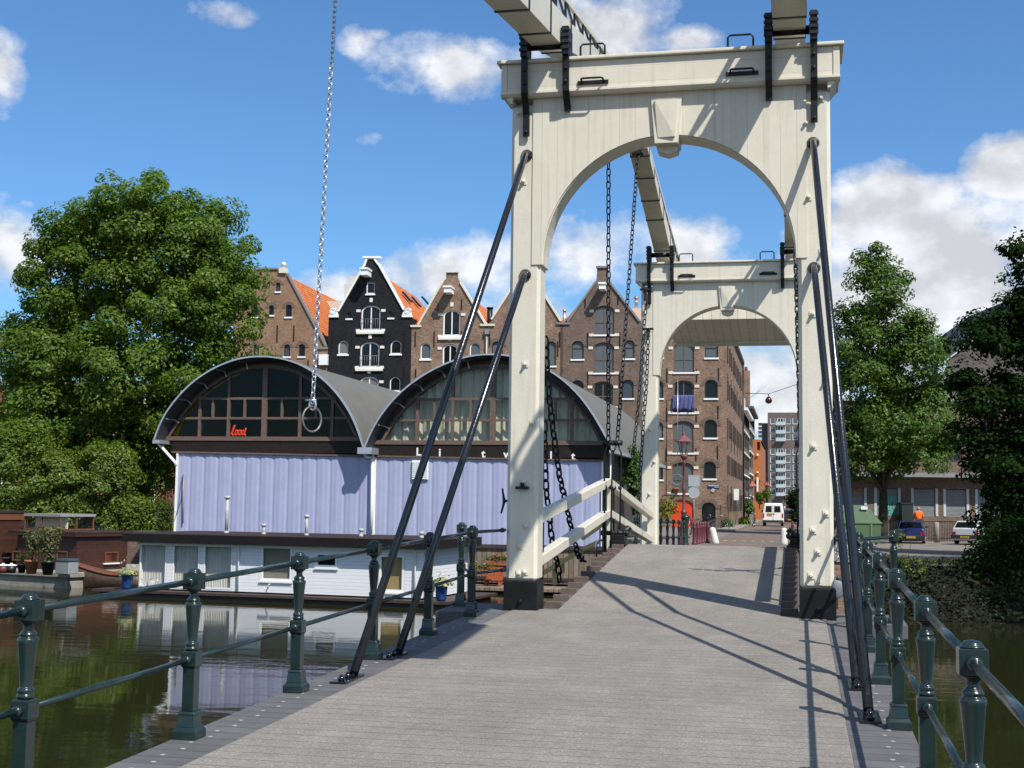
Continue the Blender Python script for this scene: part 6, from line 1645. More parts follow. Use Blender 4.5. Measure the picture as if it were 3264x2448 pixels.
MB().tube([pb+np.array((.42*sin(a), 0, -.42+.42*cos(a))) for a in np.linspace(0, 2*pi, 25)[:-1]], .035, 6, closed=True).build('ring', mat('grey green ring', (.14, .2, .2), .5), t)
# house far left, half behind the tree
tL, usL = house('gabled_warehouse', 'orange brown brick warehouse with stone ball finial, half hidden by the big tree', b1,
    [(-160, 900), (-150, 260), (60, 215), (245, 212), (262, 256), (322, 258), (668, 905), (684, 910)],
    [(219, 259, 335, 412, 'k'), (156, 202, 535, 620, 'k'), (304, 360, 530, 636, 'k'), (290, 346, 880, 985, 'k'), (419, 476, 878, 984, 'k'), (20, 70, 880, 985, 'k'), (0, 60, 530, 636, 'k')], M_BRICKO,
    anchors=[(234, 710, 860), (380, 710, 850), (505, 1020, 1080), (127, 275, 370)], depth=14, roof=False, coping=[((60, 212), (242, 212)), ((325, 258), (664, 900)), ((590, 912), (680, 912))], cop_m=mat('grey coping', (.20, .19, .18), .8))
u, z = WF.uz(b1(285, 235)); b = MB(); WF.box(b, u-.33, u+.33, z-.16, z+.26, -.3, .2); b.lathe([(.12, .26), (.1, .34)], WF.pt(u, z, -.05), 10); b.ball(WF.pt(u, z+.60, -.05), .225, 14, 9); b.build('finial', M_STONE, tL)
b = MB(); A = WF.pt(*WF.uz(b1(345, 300)), -.5); B_ = WF.pt(*WF.uz(b1(662, 895)), -.5)
b.prism([A, B_, B_-WF.n*14, A-WF.n*14], (0, 0, .14)); b.build('roof', M_TILE, tL)
b = MB(); p = WF.uz(b1(650, 1010), .1); WF.box(b, p[0]-.45, p[0]+.3, p[1]-.5, p[1]+.4, .01, .35); b.build('wall_cabinet', M_WHITE, tL)
# roof tops: pale penthouse and chimneys behind the gables
t = thing('roof_house', 'pale flat roofed structure on the roofs between the brown and the black warehouse', 'roof house', tuple(WF.pt(WF.uz(b1(700, 540))[0], 15, -8)))
for (x0, x1, y0, y1, d) in ((600, 830, 495, 620, -9), (818, 905, 345, 560, -12), (868, 945, 275, 420, -13)):
    a = WF.uz(b1(x0, y1), d); c = WF.uz(b1(x1, y0), d); b = MB(); WF.box(b, a[0], c[0], a[1]-3, c[1], d-3, d); b.build('block', mat('pale render', (.55, .52, .44), .8, var=.05), t)
t = thing('chimney', 'white flue with metal cowl just left of the far portal', 'chimney', tuple(WF.pt(*WF.uz(c2(930, 320), -4), -4)))
a = WF.uz(c2(905, 370), -4); c = WF.uz(c2(962, 322), -4); b = MB(); WF.box(b, a[0], c[0]+.5, a[1]-2, c[1], -7, -4); b.build('base', mat('pale render', (.55, .52, .44), .8, var=.05), t)
a = WF.uz(c2(931, 325), -4.5); c = WF.uz(c2(931, 268), -4.5); b = MB(); b.tube([WF.pt(a[0], a[1]-.1, -4.5), WF.pt(a[0], c[1], -4.5)], .13, 10); b.lathe([(.26, 0), (.26, .06), (.1, .22)], WF.pt(a[0], c[1], -4.5), 10); b.lathe([(.2, 0), (.2, .06)], WF.pt(a[0], c[1]-.35, -4.5), 10); b.build('flue', M_GALV, t)
for (cf, x, y0, y1, lab) in ((b1, 2104, 700, 565, 'black round chimney in the valley right of the white framed gable'), (c2, 527, 405, 340, 'slim flue between the gables right of the near portal post')):
    a = WF.uz(cf(x, y0), -1.5); c = WF.uz(cf(x, y1), -1.5); t = thing('chimney', lab, 'chimney', tuple(WF.pt(a[0], a[1], -1.5)))
    MB().tube([WF.pt(a[0], a[1]-.6, -1.5), WF.pt(a[0], c[1], -1.5)], .24 if cf is b1 else .12, 12).build('flue', M_IRON if cf is b1 else M_GALV, t)
    MB().lathe([(.3 if cf is b1 else .17, 0), (.3 if cf is b1 else .17, .12)], WF.pt(a[0], c[1], -1.5), 12).build('cap', M_IRON if cf is b1 else M_GALV, t)
b = MB(); a = WF.uz(b1(2075, 945), .1); c = WF.uz(b1(2082, 780), .1); b.tube([WF.pt(a[0], a[1]-3, .12), WF.pt(a[0], c[1], .12)], .09, 8); WF.box(b, c[0]-.18, c[0]+.18, c[1]-.1, c[1]+.3, .02, .3)
tag(b.build('rain_pipe', mat('zinc', (.3, .31, .32), .5, .5)), 'grey rainwater pipe with hopper between the two brown gables', 'drain pipe')

t = thing('red_house', 'dark red brick house glimpsed through the gaps of the big tree on the left', 'house', tuple(onD(dp(130, 1090), 98)))
q0, q1 = onD(dp(-120, 1090), 98), onD(dp(560, 1090), 98); zr0 = onD(dp(100, 830), 98)[2]; HF = Fac((q0[0], q0[1]), (q1[0], q1[1]))
holes = [[(u, z), (u+1.1, z), (u+1.1, z+1.8), (u, z+1.8)] for z in (1.2, 4.4, 7.6) for u in np.arange(1.5, HF.len-2, 2.6)]
HF.wall([(0, -.6), (HF.len, -.6), (HF.len, zr0), (0, zr0)], holes, 0, .15).build('wall', brick('red house brick', (.30, .075, .04), (.22, .06, .035), (.2, .14, .1)), t)
for h in holes: window(HF, t, h, M_WHITE, -.05, .09, M_PANE, bars=(.5,))
b = MB(); b.prism([HF.pt(0, zr0, .3), HF.pt(HF.len, zr0, .3), HF.pt(HF.len, zr0+.6, -4), HF.pt(0, zr0+.6, -4)], (0, 0, .15)); b.build('roof', M_ROOF, t)
b = MB(); HF.box(b, 0, HF.len, -.6, zr0, -8, -7.8); b.build('rear_wall', M_BRICKD, t)
# ================================================================== FAR END OF THE BRIDGE AND THE STREET
ZR = -.285
zfar = lambda y: -.27*(y-YF)/(50-YF)
for sx, lab in ((-1, 'dark green railing of the far bridge approach on the left, posts lined up'), (1, 'dark green railing of the far bridge approach on the right, beyond the far portal')):
    P_ = [(sx*2.4, y, zfar(y)) for y in (34.2, 36.3, 38.4, 40.5, 42.6, 44.7, 46.8, 48.9)]
    if sx > 0: P_ += [(3.55, 50.3, -.3)]
    else: P_ += [(-3.6, 50.2, -.3), (-5.0, 50.3, -.3)]
    r_ = railing('bridge_railing', lab, P_, [[P_[i], P_[i+1]] for i in range(len(P_)-1)], 'railings of the drawbridge')
    p = (sx*2.42, 49.8, -.3)
    b = MB(); b.lathe([(.16, 0), (.16, .18), (.11, .24), (.10, 1.05), (.13, 1.1), (.13, 1.18), (.17, 1.24), (.18, 1.30), (.16, 1.36), (.05, 1.40)], p, 18); b.build('end_pillar', M_GREEN, r_)
M_LAMP = mat('red brown iron paint', (.13, .042, .032), .5, var=.2, scale=6)
p = onZ(z7(212, 1640), ZR); k = 1.0
t = thing('street_lamp', 'red brown classic street lamp with glass lantern standing before the corner warehouse', 'street lamp', tuple(p))
b = MB(); b.lathe([(.22, 0), (.22, .05), (.17, .25), (.155, .9), (.16, .95), (.12, 1.02), (.10, 1.1), (.12, 1.38), (.15, 1.42), (.12, 1.47), (.075, 1.55), (.07, 2.4), (.085, 2.45), (.065, 2.5), (.055, 3.55), (.09, 3.6), (.06, 3.68), (.05, 3.75)], p, 16); b.build('shaft', M_LAMP, t)
b = MB(); b.lathe([(.05, 3.72), (.16, 3.85), (.18, 3.95), (.10, 3.99)], p, 12)
for q in range(6):
    a = q*pi/3; b.tube([p+(0.14*cos(a), .14*sin(a), 3.95), p+(.27*cos(a), .27*sin(a), 4.55)], .014, 5)
b.build('lantern_frame', M_LAMP, t)
MB().lathe([(.13, 3.97), (.255, 4.55)], p, 6, smooth=False).build('lantern_glass', pane_mat('lantern glass', (.3, .3, .3), .85), t)
MB().lathe([(.37, 4.53), (.38, 4.57), (.27, 4.66), (.13, 4.78), (.06, 4.84), (.06, 4.92), (.01, 4.98)], p, 6, smooth=False).build('lantern_roof', mat('dull red lantern roof', (.19, .07, .07), .5), t)
p = onZ(z7(347, 1610), ZR); dpt = p[1]
t = thing('sign_post', 'grey pole with the backs of a square and a round traffic sign', 'traffic sign', tuple(p))
zt_ = onY(z7(347, 700), dpt)[2]
MB().tube([p, (p[0], p[1], zt_)], .035, 8).build('pole', M_GALV, t)
M_SIGNB = mat('sign back grey', (.42, .44, .46), .45, .3, var=.05)
a, c = onY(z7(277, 850), dpt-.06), onY(z7(430, 700), dpt-.06); b = MB(); b.box(a[0], c[0], dpt-.075, dpt-.055, a[2], c[2])
b.box(a[0]-.01, c[0]+.01, dpt-.085, dpt-.05, c[2]-.03, c[2]+.01); b.box(a[0]-.012, a[0]+.012, dpt-.09, dpt-.054, a[2], c[2]-.035); b.box(c[0]-.012, c[0]+.012, dpt-.09, dpt-.054, a[2], c[2]-.035); b.build('square_sign', M_SIGNB, t)
q = onY(z7(350, 932), dpt-.06); r_ = (onY(z7(430, 932), dpt)[0]-onY(z7(270, 932), dpt)[0])/2
b = MB(); b.lathe([(r_, 0), (r_, .02), (r_*.95, .02), (r_*.94, .008)], (q[0], dpt-.05, q[2]), 28, axis=(0, -1, 0)); b.build('round_sign', M_SIGNB, t)
def red_bollard(p, label, h=.95):
    t = thing('street_bollard', label, 'bollard', tuple(p), 'red brown iron bollards by the bridge')
    MB().lathe([(.13, 0), (.125, .06), (.10, .10), (.085, .72*h), (.095, .75*h), (.07, .79*h), (.075, .92*h), (.065, .97*h), (.02, h)], p, 14).build('post', mat('dark red bollard paint', (.105, .022, .028), .4, var=.15), t)
for (x, y, h, lab) in ((357, 1640, .98, 'red brown iron bollard, nearest and leftmost of the row beside the street lamp'), (402, 1632, .98, 'red brown iron bollard, second of the row beside the street lamp'), (436, 1622, .98, 'red brown iron bollard, third of the row beside the street lamp'),
                       (468, 1612, .98, 'red brown iron bollard, fourth of the row beside the street lamp'), (498, 1604, .98, 'red brown iron bollard, farthest of the row beside the street lamp'),
                       (540, 1622, .98, 'red brown iron bollard standing alone just left of the white bollard'), (317, 1508, .95, 'red brown iron bollard behind the street lamp before the red door')):
    red_bollard(onZ(z7(x, y), ZR), lab, h)
red_bollard(onZ(s7(1212, 1400), ZR), 'red brown iron bollard right of the right hand white bollard', .9)
M_WB = mat('rough white bollard paint', (.62, .60, .56), .85, var=.12, scale=9, bump=.4, bscale=20, stain=((.35, .33, .28), 7, .6))
for (q, lab, tilt) in ((z7(642, 1628), 'leaning white concrete bollard on the left side of the road end', -.22), (s7(1062, 1530), 'white concrete bollard on the right side of the road end, by the far portal post', .03)):
    p = onZ(q, ZR)
    t = thing('concrete_bollard', lab, 'bollard', tuple(p), 'white concrete bollards at the bridge end')
    o = MB().lathe([(.175, -.05), (.17, .1), (.145, .62), (.13, .70), (.08, .755), (.02, .77)], p, 16).build('post', M_WB, t)
    t.rotation_euler = (0, tilt, 0)
# ---------------- bicycles
def bicycle(p, yaw, label, col, scale=1.0, lean=.08):
    t = thing('bicycle', label, 'bicycle', tuple(p), 'parked bicycles'); local(t)
    W_ = .34; a, c = (-.53, W_), (.53, W_)
    m = mat(col[0], col[1], .35, var=.1)
    for (x, z) in (a, c):
        b = MB(); b.tube([(x+W_*cos(q), 0, z+W_*sin(q)) for q in np.linspace(0, 2*pi, 25)[:-1]], .02, 6, closed=True); wl = b.build('wheel', mat('tyre rubber', (.012, .012, .012), .8), t)
        b = MB(); b.tube([(x+(W_-.025)*cos(q), 0, z+(W_-.025)*sin(q)) for q in np.linspace(0, 2*pi, 25)[:-1]], .010, 5, closed=True)
        for q in np.linspace(0, pi, 9)[:-1]: b.tube([(x+W_*cos(q), 0, z+W_*sin(q)), (x-W_*cos(q), 0, z-W_*sin(q))], .003, 3)
        b.build('rim', M_GALV, wl)
    bb, st_, hd, hl = (-.08, .30), (-.24, .86), (.36, .88), (.40, .62)
    b = MB()
    for u, v in ((a, bb), (bb, st_), (bb, hl), (hl, hd), (a, (-.2, .72)), (hl, c), ((-.2, .72), hd)): b.tube([(u[0], 0, u[1]), (v[0], 0, v[1])], .017, 6)
    b.build('frame', m, t)
    b = MB(); b.tube([(.36, 0, .88), (.33, 0, 1.03)], .014, 6); b.tube([(.2, -.27, 1.02), (.32, -.22, 1.06), (.34, 0, 1.03), (.32, .22, 1.06), (.2, .27, 1.02)], .013, 6); b.build('handlebar', M_GALV, t)
    MB().hexa([(-.38, -.09, .90), (-.10, -.02, .92), (-.10, .02, .92), (-.38, .09, .90)], [(-.38, -.09, .96), (-.10, -.02, .955), (-.10, .02, .955), (-.38, .09, .96)]).build('saddle', mat('black saddle', (.015, .014, .013), .5), t, bevel=.015)
    b = MB(); b.lathe([(.09, -.01), (.09, .01)], (bb[0], .03, bb[1]), 14, axis=(0, 1, 0)); b.bar((bb[0], .05, bb[1]), (bb[0]+.1, .05, bb[1]-.14), .02, .02); b.bar((bb[0], -.05, bb[1]), (bb[0]-.1, -.05, bb[1]+.14), .02, .02); b.build('crank', M_GALV, t)
    MB().box(-.75, -.38, -.06, .06, .72, .735).build('carrier', m, t)
    t.rotation_euler = (lean, 0, yaw); t.scale = (scale,)*3
    return t
bicycle(onZ(b3(322, 1575), ZR), 1.25, 'pale grey bicycle leaning behind the street lamp', ('pale grey bicycle paint', (.45, .46, .47)))
bicycle(onZ(b3(470, 1512), ZR), .15, 'dark bicycle parked against the corner warehouse, left of two', ('black bicycle paint', (.02, .02, .022)), 1.05)
bicycle(onZ(b3(560, 1515), ZR), -.1, 'dark bicycle parked at the edge of the corner warehouse, right of two', ('black bicycle paint', (.02, .02, .022)), 1.05)
bicycle(onZ(b3(835, 1492), ZR), 1.5, 'dark bicycle standing along the house fronts left of the van', ('black bicycle paint', (.02, .02, .022)), 1.1)
bicycle(onZ(dp(1816, 1212), -.33), 1.2, 'bicycle with chrome parts parked right of the near portal post, before the green container', ('dark blue bicycle paint', (.02, .03, .08)))
bicycle(onZ(dp(1826, 1192), -.35), .9, 'bicycle with a red rear light parked close to the green container', ('dark red bicycle paint', (.10, .02, .02)))
# ---------------- street houses beyond the corner warehouse
M_PLAST = mat('grey brown plaster', (.16, .14, .12), .85, var=.15)
yv = SY1
def sidehouse(name, label, y0, y1, px_top, wm, nw, nf, cornice):
    F_ = Fac((SWX+.02, y0), (SWX+.02, y1)); z1 = F_.uz(b3(*px_top))[1]; L = F_.len
    t = thing(name, label, 'town house', tuple(F_.pt(L/2, -.2)), 'town houses along the street'); holes = []; fh = (z1+.3)/nf
    for f in range(nf):
        for k in range(nw):
            u = .5+k*(L-.6)/nw; holes.append([(u, .3+f*fh+.5), (u+(L-.6)/nw-.5, .3+f*fh+.5), (u+(L-.6)/nw-.5, .3+f*fh+fh*.86), (u, .3+f*fh+fh*.86)])
    F_.wall([(0.0, -.4), (L, -.4), (L, z1), (0.0, z1)], holes, 0, .14).build('wall', wm, t)
    for h in holes: wv = window(F_, t, h, mat('dark window frame', (.03, .028, .027), .5), -.05, .07, M_PANE, mull=(.5,), bars=(.6,)); b = MB(); F_.box(b, h[0][0]-.1, h[1][0]+.1, h[2][1]+.02, h[2][1]+.16, .003, .14); b.build('lintel', M_WHITE, wv)
    b = MB(); F_.box(b, 0, L, z1, z1+.3, -.4, .5); b.build('cornice', cornice, t)
    b = MB(); b.prism([F_.pt(0, -.4, -.4), F_.pt(L, -.4, -.4), F_.pt(L, z1, -.4), F_.pt(0, z1, -.4)], -F_.n*9); b.build('rear_block', wm, t)
    return t, F_, z1
y2 = float(onX(b3(800, 900), SWX)[1]); y2 = max(y2, yv+5); y3 = float(onX(b3(845, 900), SWX)[1]); y3 = min(max(y3, y2+6), 175)
tH, FH, zH = sidehouse('town_house', 'dark town house with white window frames directly behind the corner warehouse', yv+.05, y2, (778, 655), M_BRICKD, 3, 5, M_WHITE)
tI, FI, zI = sidehouse('town_house', 'grey town house with overhanging cornice before the orange building', y2+.05, y3, (822, 640), M_PLAST, 3, 5, mat('dark cornice', (.05, .05, .05), .6))
# attic with chimney and roof plant
b = MB(); a = FH.uz(b3(758, 640), -.4); q0 = onX(b3(760, 520), SWX-.5); 
b.box(SWX-5, SWX-.4, yv+.5, y2, zH+.3, q0[2]); b.build('attic', mat('pale render', (.55, .52, .44), .8, var=.05), tH)
b = MB(); b.prism([(SWX-.35, yv+.4, zH+.3), (SWX-.35, y2, zH+.3), (SWX-2.5, y2, q0[2]), (SWX-2.5, yv+.4, q0[2])], (0, 0, .12)); b.build('roof', M_TILE, tH)
q0 = onX(b3(800, 500), SWX-1.0); q1 = onX(b3(845, 440), SWX-1.0); b = MB(); b.box(SWX-2.6, SWX-.9, q0[1]-1, q0[1]+1.4, zH, q1[2]); b.build('chimney', M_BRICK, tH)
b = MB()
for dx in (-2.2, -1.4): b.lathe([(.22, 0), (.2, .6)], (SWX+dx, q0[1], q1[2]), 10)
b.build('chimney_pot', mat('dark pot', (.10, .05, .04), .8), tH)
pp = onX(b3(885, 470), SWX); C_ = []
tag(MB().tube([pp+(-1.5, 0, -.9), pp+(-.2, 0, .1), pp+(1, 0, .9)], .03, 5).tube([pp+(-.6, 0, -.1), pp+(.6, 0, .2)], .02, 5).tube([pp+(-.4, 0, .1), pp+(.4, 0, 1.0)], .02, 5).tube([pp+(-.9, 0, -.3), pp+(.9, 0, .1)], .015, 4).build('roof_plant', mat('pale twigs', (.32, .30, .25), .9)), 'bare pale plant sprouting from the roof by the chimney pots', 'plant')
# climbers and lanterns along the fronts
for (x, y, rx, ry, lab, lm) in ((795, 1350, 17, 45, 'white flowered climber on the front of the grey town house', L_IVY), (765, 1445, 14, 14, 'green shrub at the foot of the dark town house', L_BUSH), (880, 1280, 18, 55, 'green street plants before the orange building', L_MID), (935, 1250, 16, 40, 'small bright street tree before the apartment block', L_BUSH)):
    d = 118 if x < 850 else 145
    q = (b3(x, y)[0]*.6777, b3(x, y)[1]*.6777)
    tree('street_shrub', lab, 'shrub', tuple(onD(dp(q[0], q[1]+ry*.286), d)), [pxblob(q[0], q[1], rx*.286, ry*.286, d, rd=rx*.286)], 12, 60, .4, .22, lm, .04, group='plants along the street', fill=.4, nlimb=4)
q = (b3(640, 1480)[0]*.6777, b3(640, 1480)[1]*.6777); tree('corner_shrub', 'dark green shrub at the foot of the corner of the warehouse', 'shrub', tuple(onD(dp(q[0], q[1]+10), 104)), [pxblob(q[0], q[1], 8, 12, 104)], 10, 80, .35, .16, L_MID, .03, fill=.4, nlimb=4)
q = (b3(185, 1340)[0]*.6777, b3(185, 1340)[1]*.6777); tree('yellow_shrub', 'yellow green young tree beside the red door', 'shrub', tuple(onD(dp(q[0], q[1]+40), 75)), [pxblob(q[0], q[1], 19, 19, 75), pxblob(q[0]-8, q[1]+14, 14, 16, 75)], 22, 55, .30, .13, L_YEL, .04, tuple(onD(dp(q[0], q[1]+5), 75)), fill=.05, nlimb=8)
q = (z4(920, 250)[0]*.6777, z4(920, 250)[1]*.6777)
tree('climber', 'bright green climber hanging between the boathouse and the far portal post', 'climber', tuple(onD(dp(q[0], q[1]+60), 66)), [pxblob(q[0]-4, q[1]-45, 15, 28, 66), pxblob(q[0], q[1], 19, 40, 66), pxblob(q[0]+5, q[1]+40, 17, 34, 66)], 34, 90, .42, .16, L_IVY, .05, fill=.3, nlimb=6)
q = (1722, 1090); tree('hedge_tree', 'dark leafy tree right of the white van', 'tree', tuple(onD(dp(1724, 1130), 112)), [pxblob(1722, 1085, 13, 36, 112), pxblob(1728, 1115, 14, 18, 112)], 26, 90, .6, .24, L_DARK, .08, fill=.3, nlimb=5)
for (x, y, d, lab) in ((825, 1200, 120, 'small wall lantern with red roof on the grey town house'), (935, 1190, 150, 'small street lantern with red roof before the orange building')):
    p = onD(b3(x, y), d); t = thing('wall_lantern', lab, 'lantern', tuple(p), 'lanterns along the street')
    MB().lathe([(.42, .2), (.12, .52), (.03, .62)], p, 6, smooth=False).build('roof', mat('red lantern roof', (.38, .10, .06), .5), t)
    MB().lathe([(.16, -.45), (.32, .19)], p, 6, smooth=False).build('glass', MATS['lantern glass'], t)
    MB().tube([p+(0, 0, -.45), p+(0, 0, -.75), p+(-.7, 0, -.75)], .05, 6).build('arm', M_IRON, t)
# white board on a pole by the side wall
p = onX(b3(715, 1490), SWX+.5); p[2] = ZR+.1; zt_ = onY(b3(715, 1205), p[1])[2]; zb_ = onY(b3(705, 1290), p[1])[2]
t = thing('board_sign', 'blank white board on a thin pole by the side wall of the corner warehouse', 'board', tuple(p))
MB().tube([p, (p[0], p[1], zt_)], .05, 6).build('pole', M_GALV, t)
a = onY(b3(685, 1250), p[1]); MB().box(a[0], p[0]+.1, p[1]-.1, p[1]-.04, zb_, zt_).build('board', M_WHITE, t)
# cable with hanging lamp across the street
dl = 84; p0, p1, p2 = onD(b3(770, 482), dl), onD(b3(948, 487), dl), onD(b3(1290, 372), dl)
t = thing('hanging_lamp', 'dark round street lamp hanging from a cable over the street', 'street lamp', tuple(p1))
MB().tube([p0, p1], .022, 5).tube([p1, p2], .018, 5).build('cable', M_IRON, t)
MB().lathe([(.03, 0), (.035, -.18), (.10, -.2), (.19, -.32), (.225, -.46), (.21, -.50)], p1, 16).build('hood', mat('dark red enamel', (.035, .012, .012), .25), t)
MB().ball(p1-np.array((0, 0, .51)), .19, 14, 8, (1, 1, .62)).build('globe', pane_mat('lamp globe', (.08, .06, .05), rough=.1), t)
# orange building and apartment block at the end of the street
d = 165; A = onD(b3(858, 1285), d); B_ = onD(b3(893, 1285), d); zt_ = onD(b3(875, 830), d)[2]
t = thing('orange_building', 'orange flat roofed building before the apartment block', 'building', (B_[0], B_[1], -.3))
OF = Fac((A[0]-6, A[1]), (B_[0], A[1])); M_ORB = mat('orange cladding', (.42, .13, .035), .7, var=.1, scale=1)
p = frect(OF, b3, 861, 912, 888, 850)
OF.wall([(0, -.5), (OF.len, -.5), (OF.len, zt_), (0, zt_)], [p], 0, .2).build('front', M_ORB, t); window(OF, t, p, M_IRON, -.05, .15, M_PANE)
MB().box(B_[0]-.15, B_[0], A[1]+.02, A[1]+22, -.5, zt_-.02).build('side', mat('orange brown cladding', (.33, .11, .035), .7, var=.12, scale=.8), t)
b = MB(); b.box(A[0]-6, B_[0], A[1]+.4, A[1]+22, zt_-.5, zt_-.05); b.build('flat_roof', M_ROOF, t)
for (y0, y1) in ((940, 955), (1075, 1085), (1120, 1225)):
    p = frect(OF, b3, 858, y1, 872, y0); b = MB(); OF.box(b, p[0][0], p[1][0], p[0][1], p[2][1], .02, .3); b.build('white_bay', M_WHITE, t)
d = 480; kS = 480/195; A = onD(b3(943, 1285), d); AL_ = 19*kS; AF = Fac((A[0], A[1]), (A[0]+AL_, A[1])); zt_ = AF.uz(b3(1040, 628))[1]; zb_ = -.4
t = thing('apartment_block', 'tall dark brick apartment block with white balconies closing the street', 'apartment block', (A[0]+20, A[1], -.4))
M_BLK = brick('block brick', (.15, .105, .095), (.12, .088, .08), (.13, .11, .10), .4, .12, .02)
holes = []; kinds = []
rows = [(668, 715), (728, 778), (787, 835), (900, 945), (958, 1005), (1018, 1065), (1078, 1125), (1138, 1185), (1200, 1248)]
u_of = lambda x: AF.uz(b3(x, 900))[0]
colsx = [(960, 1000, 0), (1015, 1062, 1), (1073, 1116, 0), (1130, 1172, 0), (1188, 1232, 1), (1246, 1290, 0)]
for (ya, yb) in rows:
    for (xa, xb, kd) in colsx:
        u0, u1 = u_of(xa), u_of(xb); z1, z0 = AF.uz(b3(1000, ya))[1], AF.uz(b3(1000, yb))[1]; holes.append([(u0, z0), (u1, z0), (u1, z1), (u0, z1)]); kinds.append(kd)
AF.wall([(0, zb_), (AL_, zb_), (AL_, zt_), (0, zt_)], holes, 0, .25).build('wall', M_BLK, t)
for h, kd in zip(holes, kinds):
    window(AF, t, h, M_WHITE, -.1, .16 if not kd else .24, M_PANELT if not kd else M_PANE, mull=(.5,) if kd else ())
    if kd:
        b = MB(); AF.box(b, h[0][0]-.6, h[1][0]+.6, h[0][1]-.5, h[0][1]-.1, 0, 1.6); AF.box(b, h[0][0]-.5, h[1][0]+.5, h[0][1]-.1, h[0][1]+.75, 1.45, 1.58); b.build('balcony', mat('pale balcony panel', (.42, .49, .49), .5, var=.05), t)
b = MB(); AF.box(b, 0, AL_, zb_, zt_-.1, -12, -.3); b.build('rear_block', M_BLK, t)
b = MB(); AF.box(b, -2.2, -.02, .5, AF.uz(b3(925, 705))[1], -6, -2)
for k in range(4): zq_ = AF.uz(b3(925, 720+k*30))[1]; AF.box(b, -3.4, -2.2, zq_, zq_+.8, -6, -1.5)
b.build('side_balconies', mat('dark balcony', (.05, .05, .06), .6), t)
# ---------------- vehicles
M_TYRE = mat('tyre rubber', (.012, .012, .012), .8); M_CARGL = pane_mat('car glass', (.008, .010, .012)); M_PLATE = mat('yellow plate', (.62, .42, .03), .5); M_BUMP = mat('dark bumper plastic', (.022, .023, .025), .5); M_TAIL = mat('red tail light', (.30, .012, .010), .25)
def wheel(t, x, y, r, w_, sgn):
    o = MB().lathe([(r*.6, -w_/2), (r*.95, -w_/2), (r, -w_*.3), (r, w_*.3), (r*.95, w_/2), (r*.6, w_/2)], (x, y, r), 20, axis=(1, 0, 0)).build('wheel', M_TYRE, t)
    MB().lathe([(r*.62, -.02), (r*.62, .02), (r*.3, .035), (.02, .04)], (x+sgn*w_/2, y, r), 16, axis=(sgn, 0, 0)).build('rim', M_GALV, o)
def loft(secs):
    """car shell: rings of equal length from rear to front"""
    b = MB(); n = len(secs[0])
    for s_ in secs: b.v += [tuple(p) for p in s_]
    for i in range(len(secs)-1):
        for k in range(n): a = i*n+k; c = i*n+(k+1) % n; b.f.append((a, c, c+n, a+n)); b.sm.append(True)
    b.f.append(tuple(range(n))[::-1]); b.sm.append(False); m = (len(secs)-1)*n; b.f.append(tuple(range(m, m+n))); b.sm.append(False)
    return b
def carsec(y, w_, z0, z1, zs, wt=None):
    """cross section: lower width w_, shoulder at zs, top z1 with width wt"""
    wt = wt or w_*.92; h = w_/2; g = wt/2
    return [(-h*.94, y, z0), (h*.94, y, z0), (h, y, z0+.12), (h, y, zs), (g, y, z1-.03), (g*.9, y, z1), (-g*.9, y, z1), (-g, y, z1-.03), (-h, y, zs), (-h, y, z0+.12)]
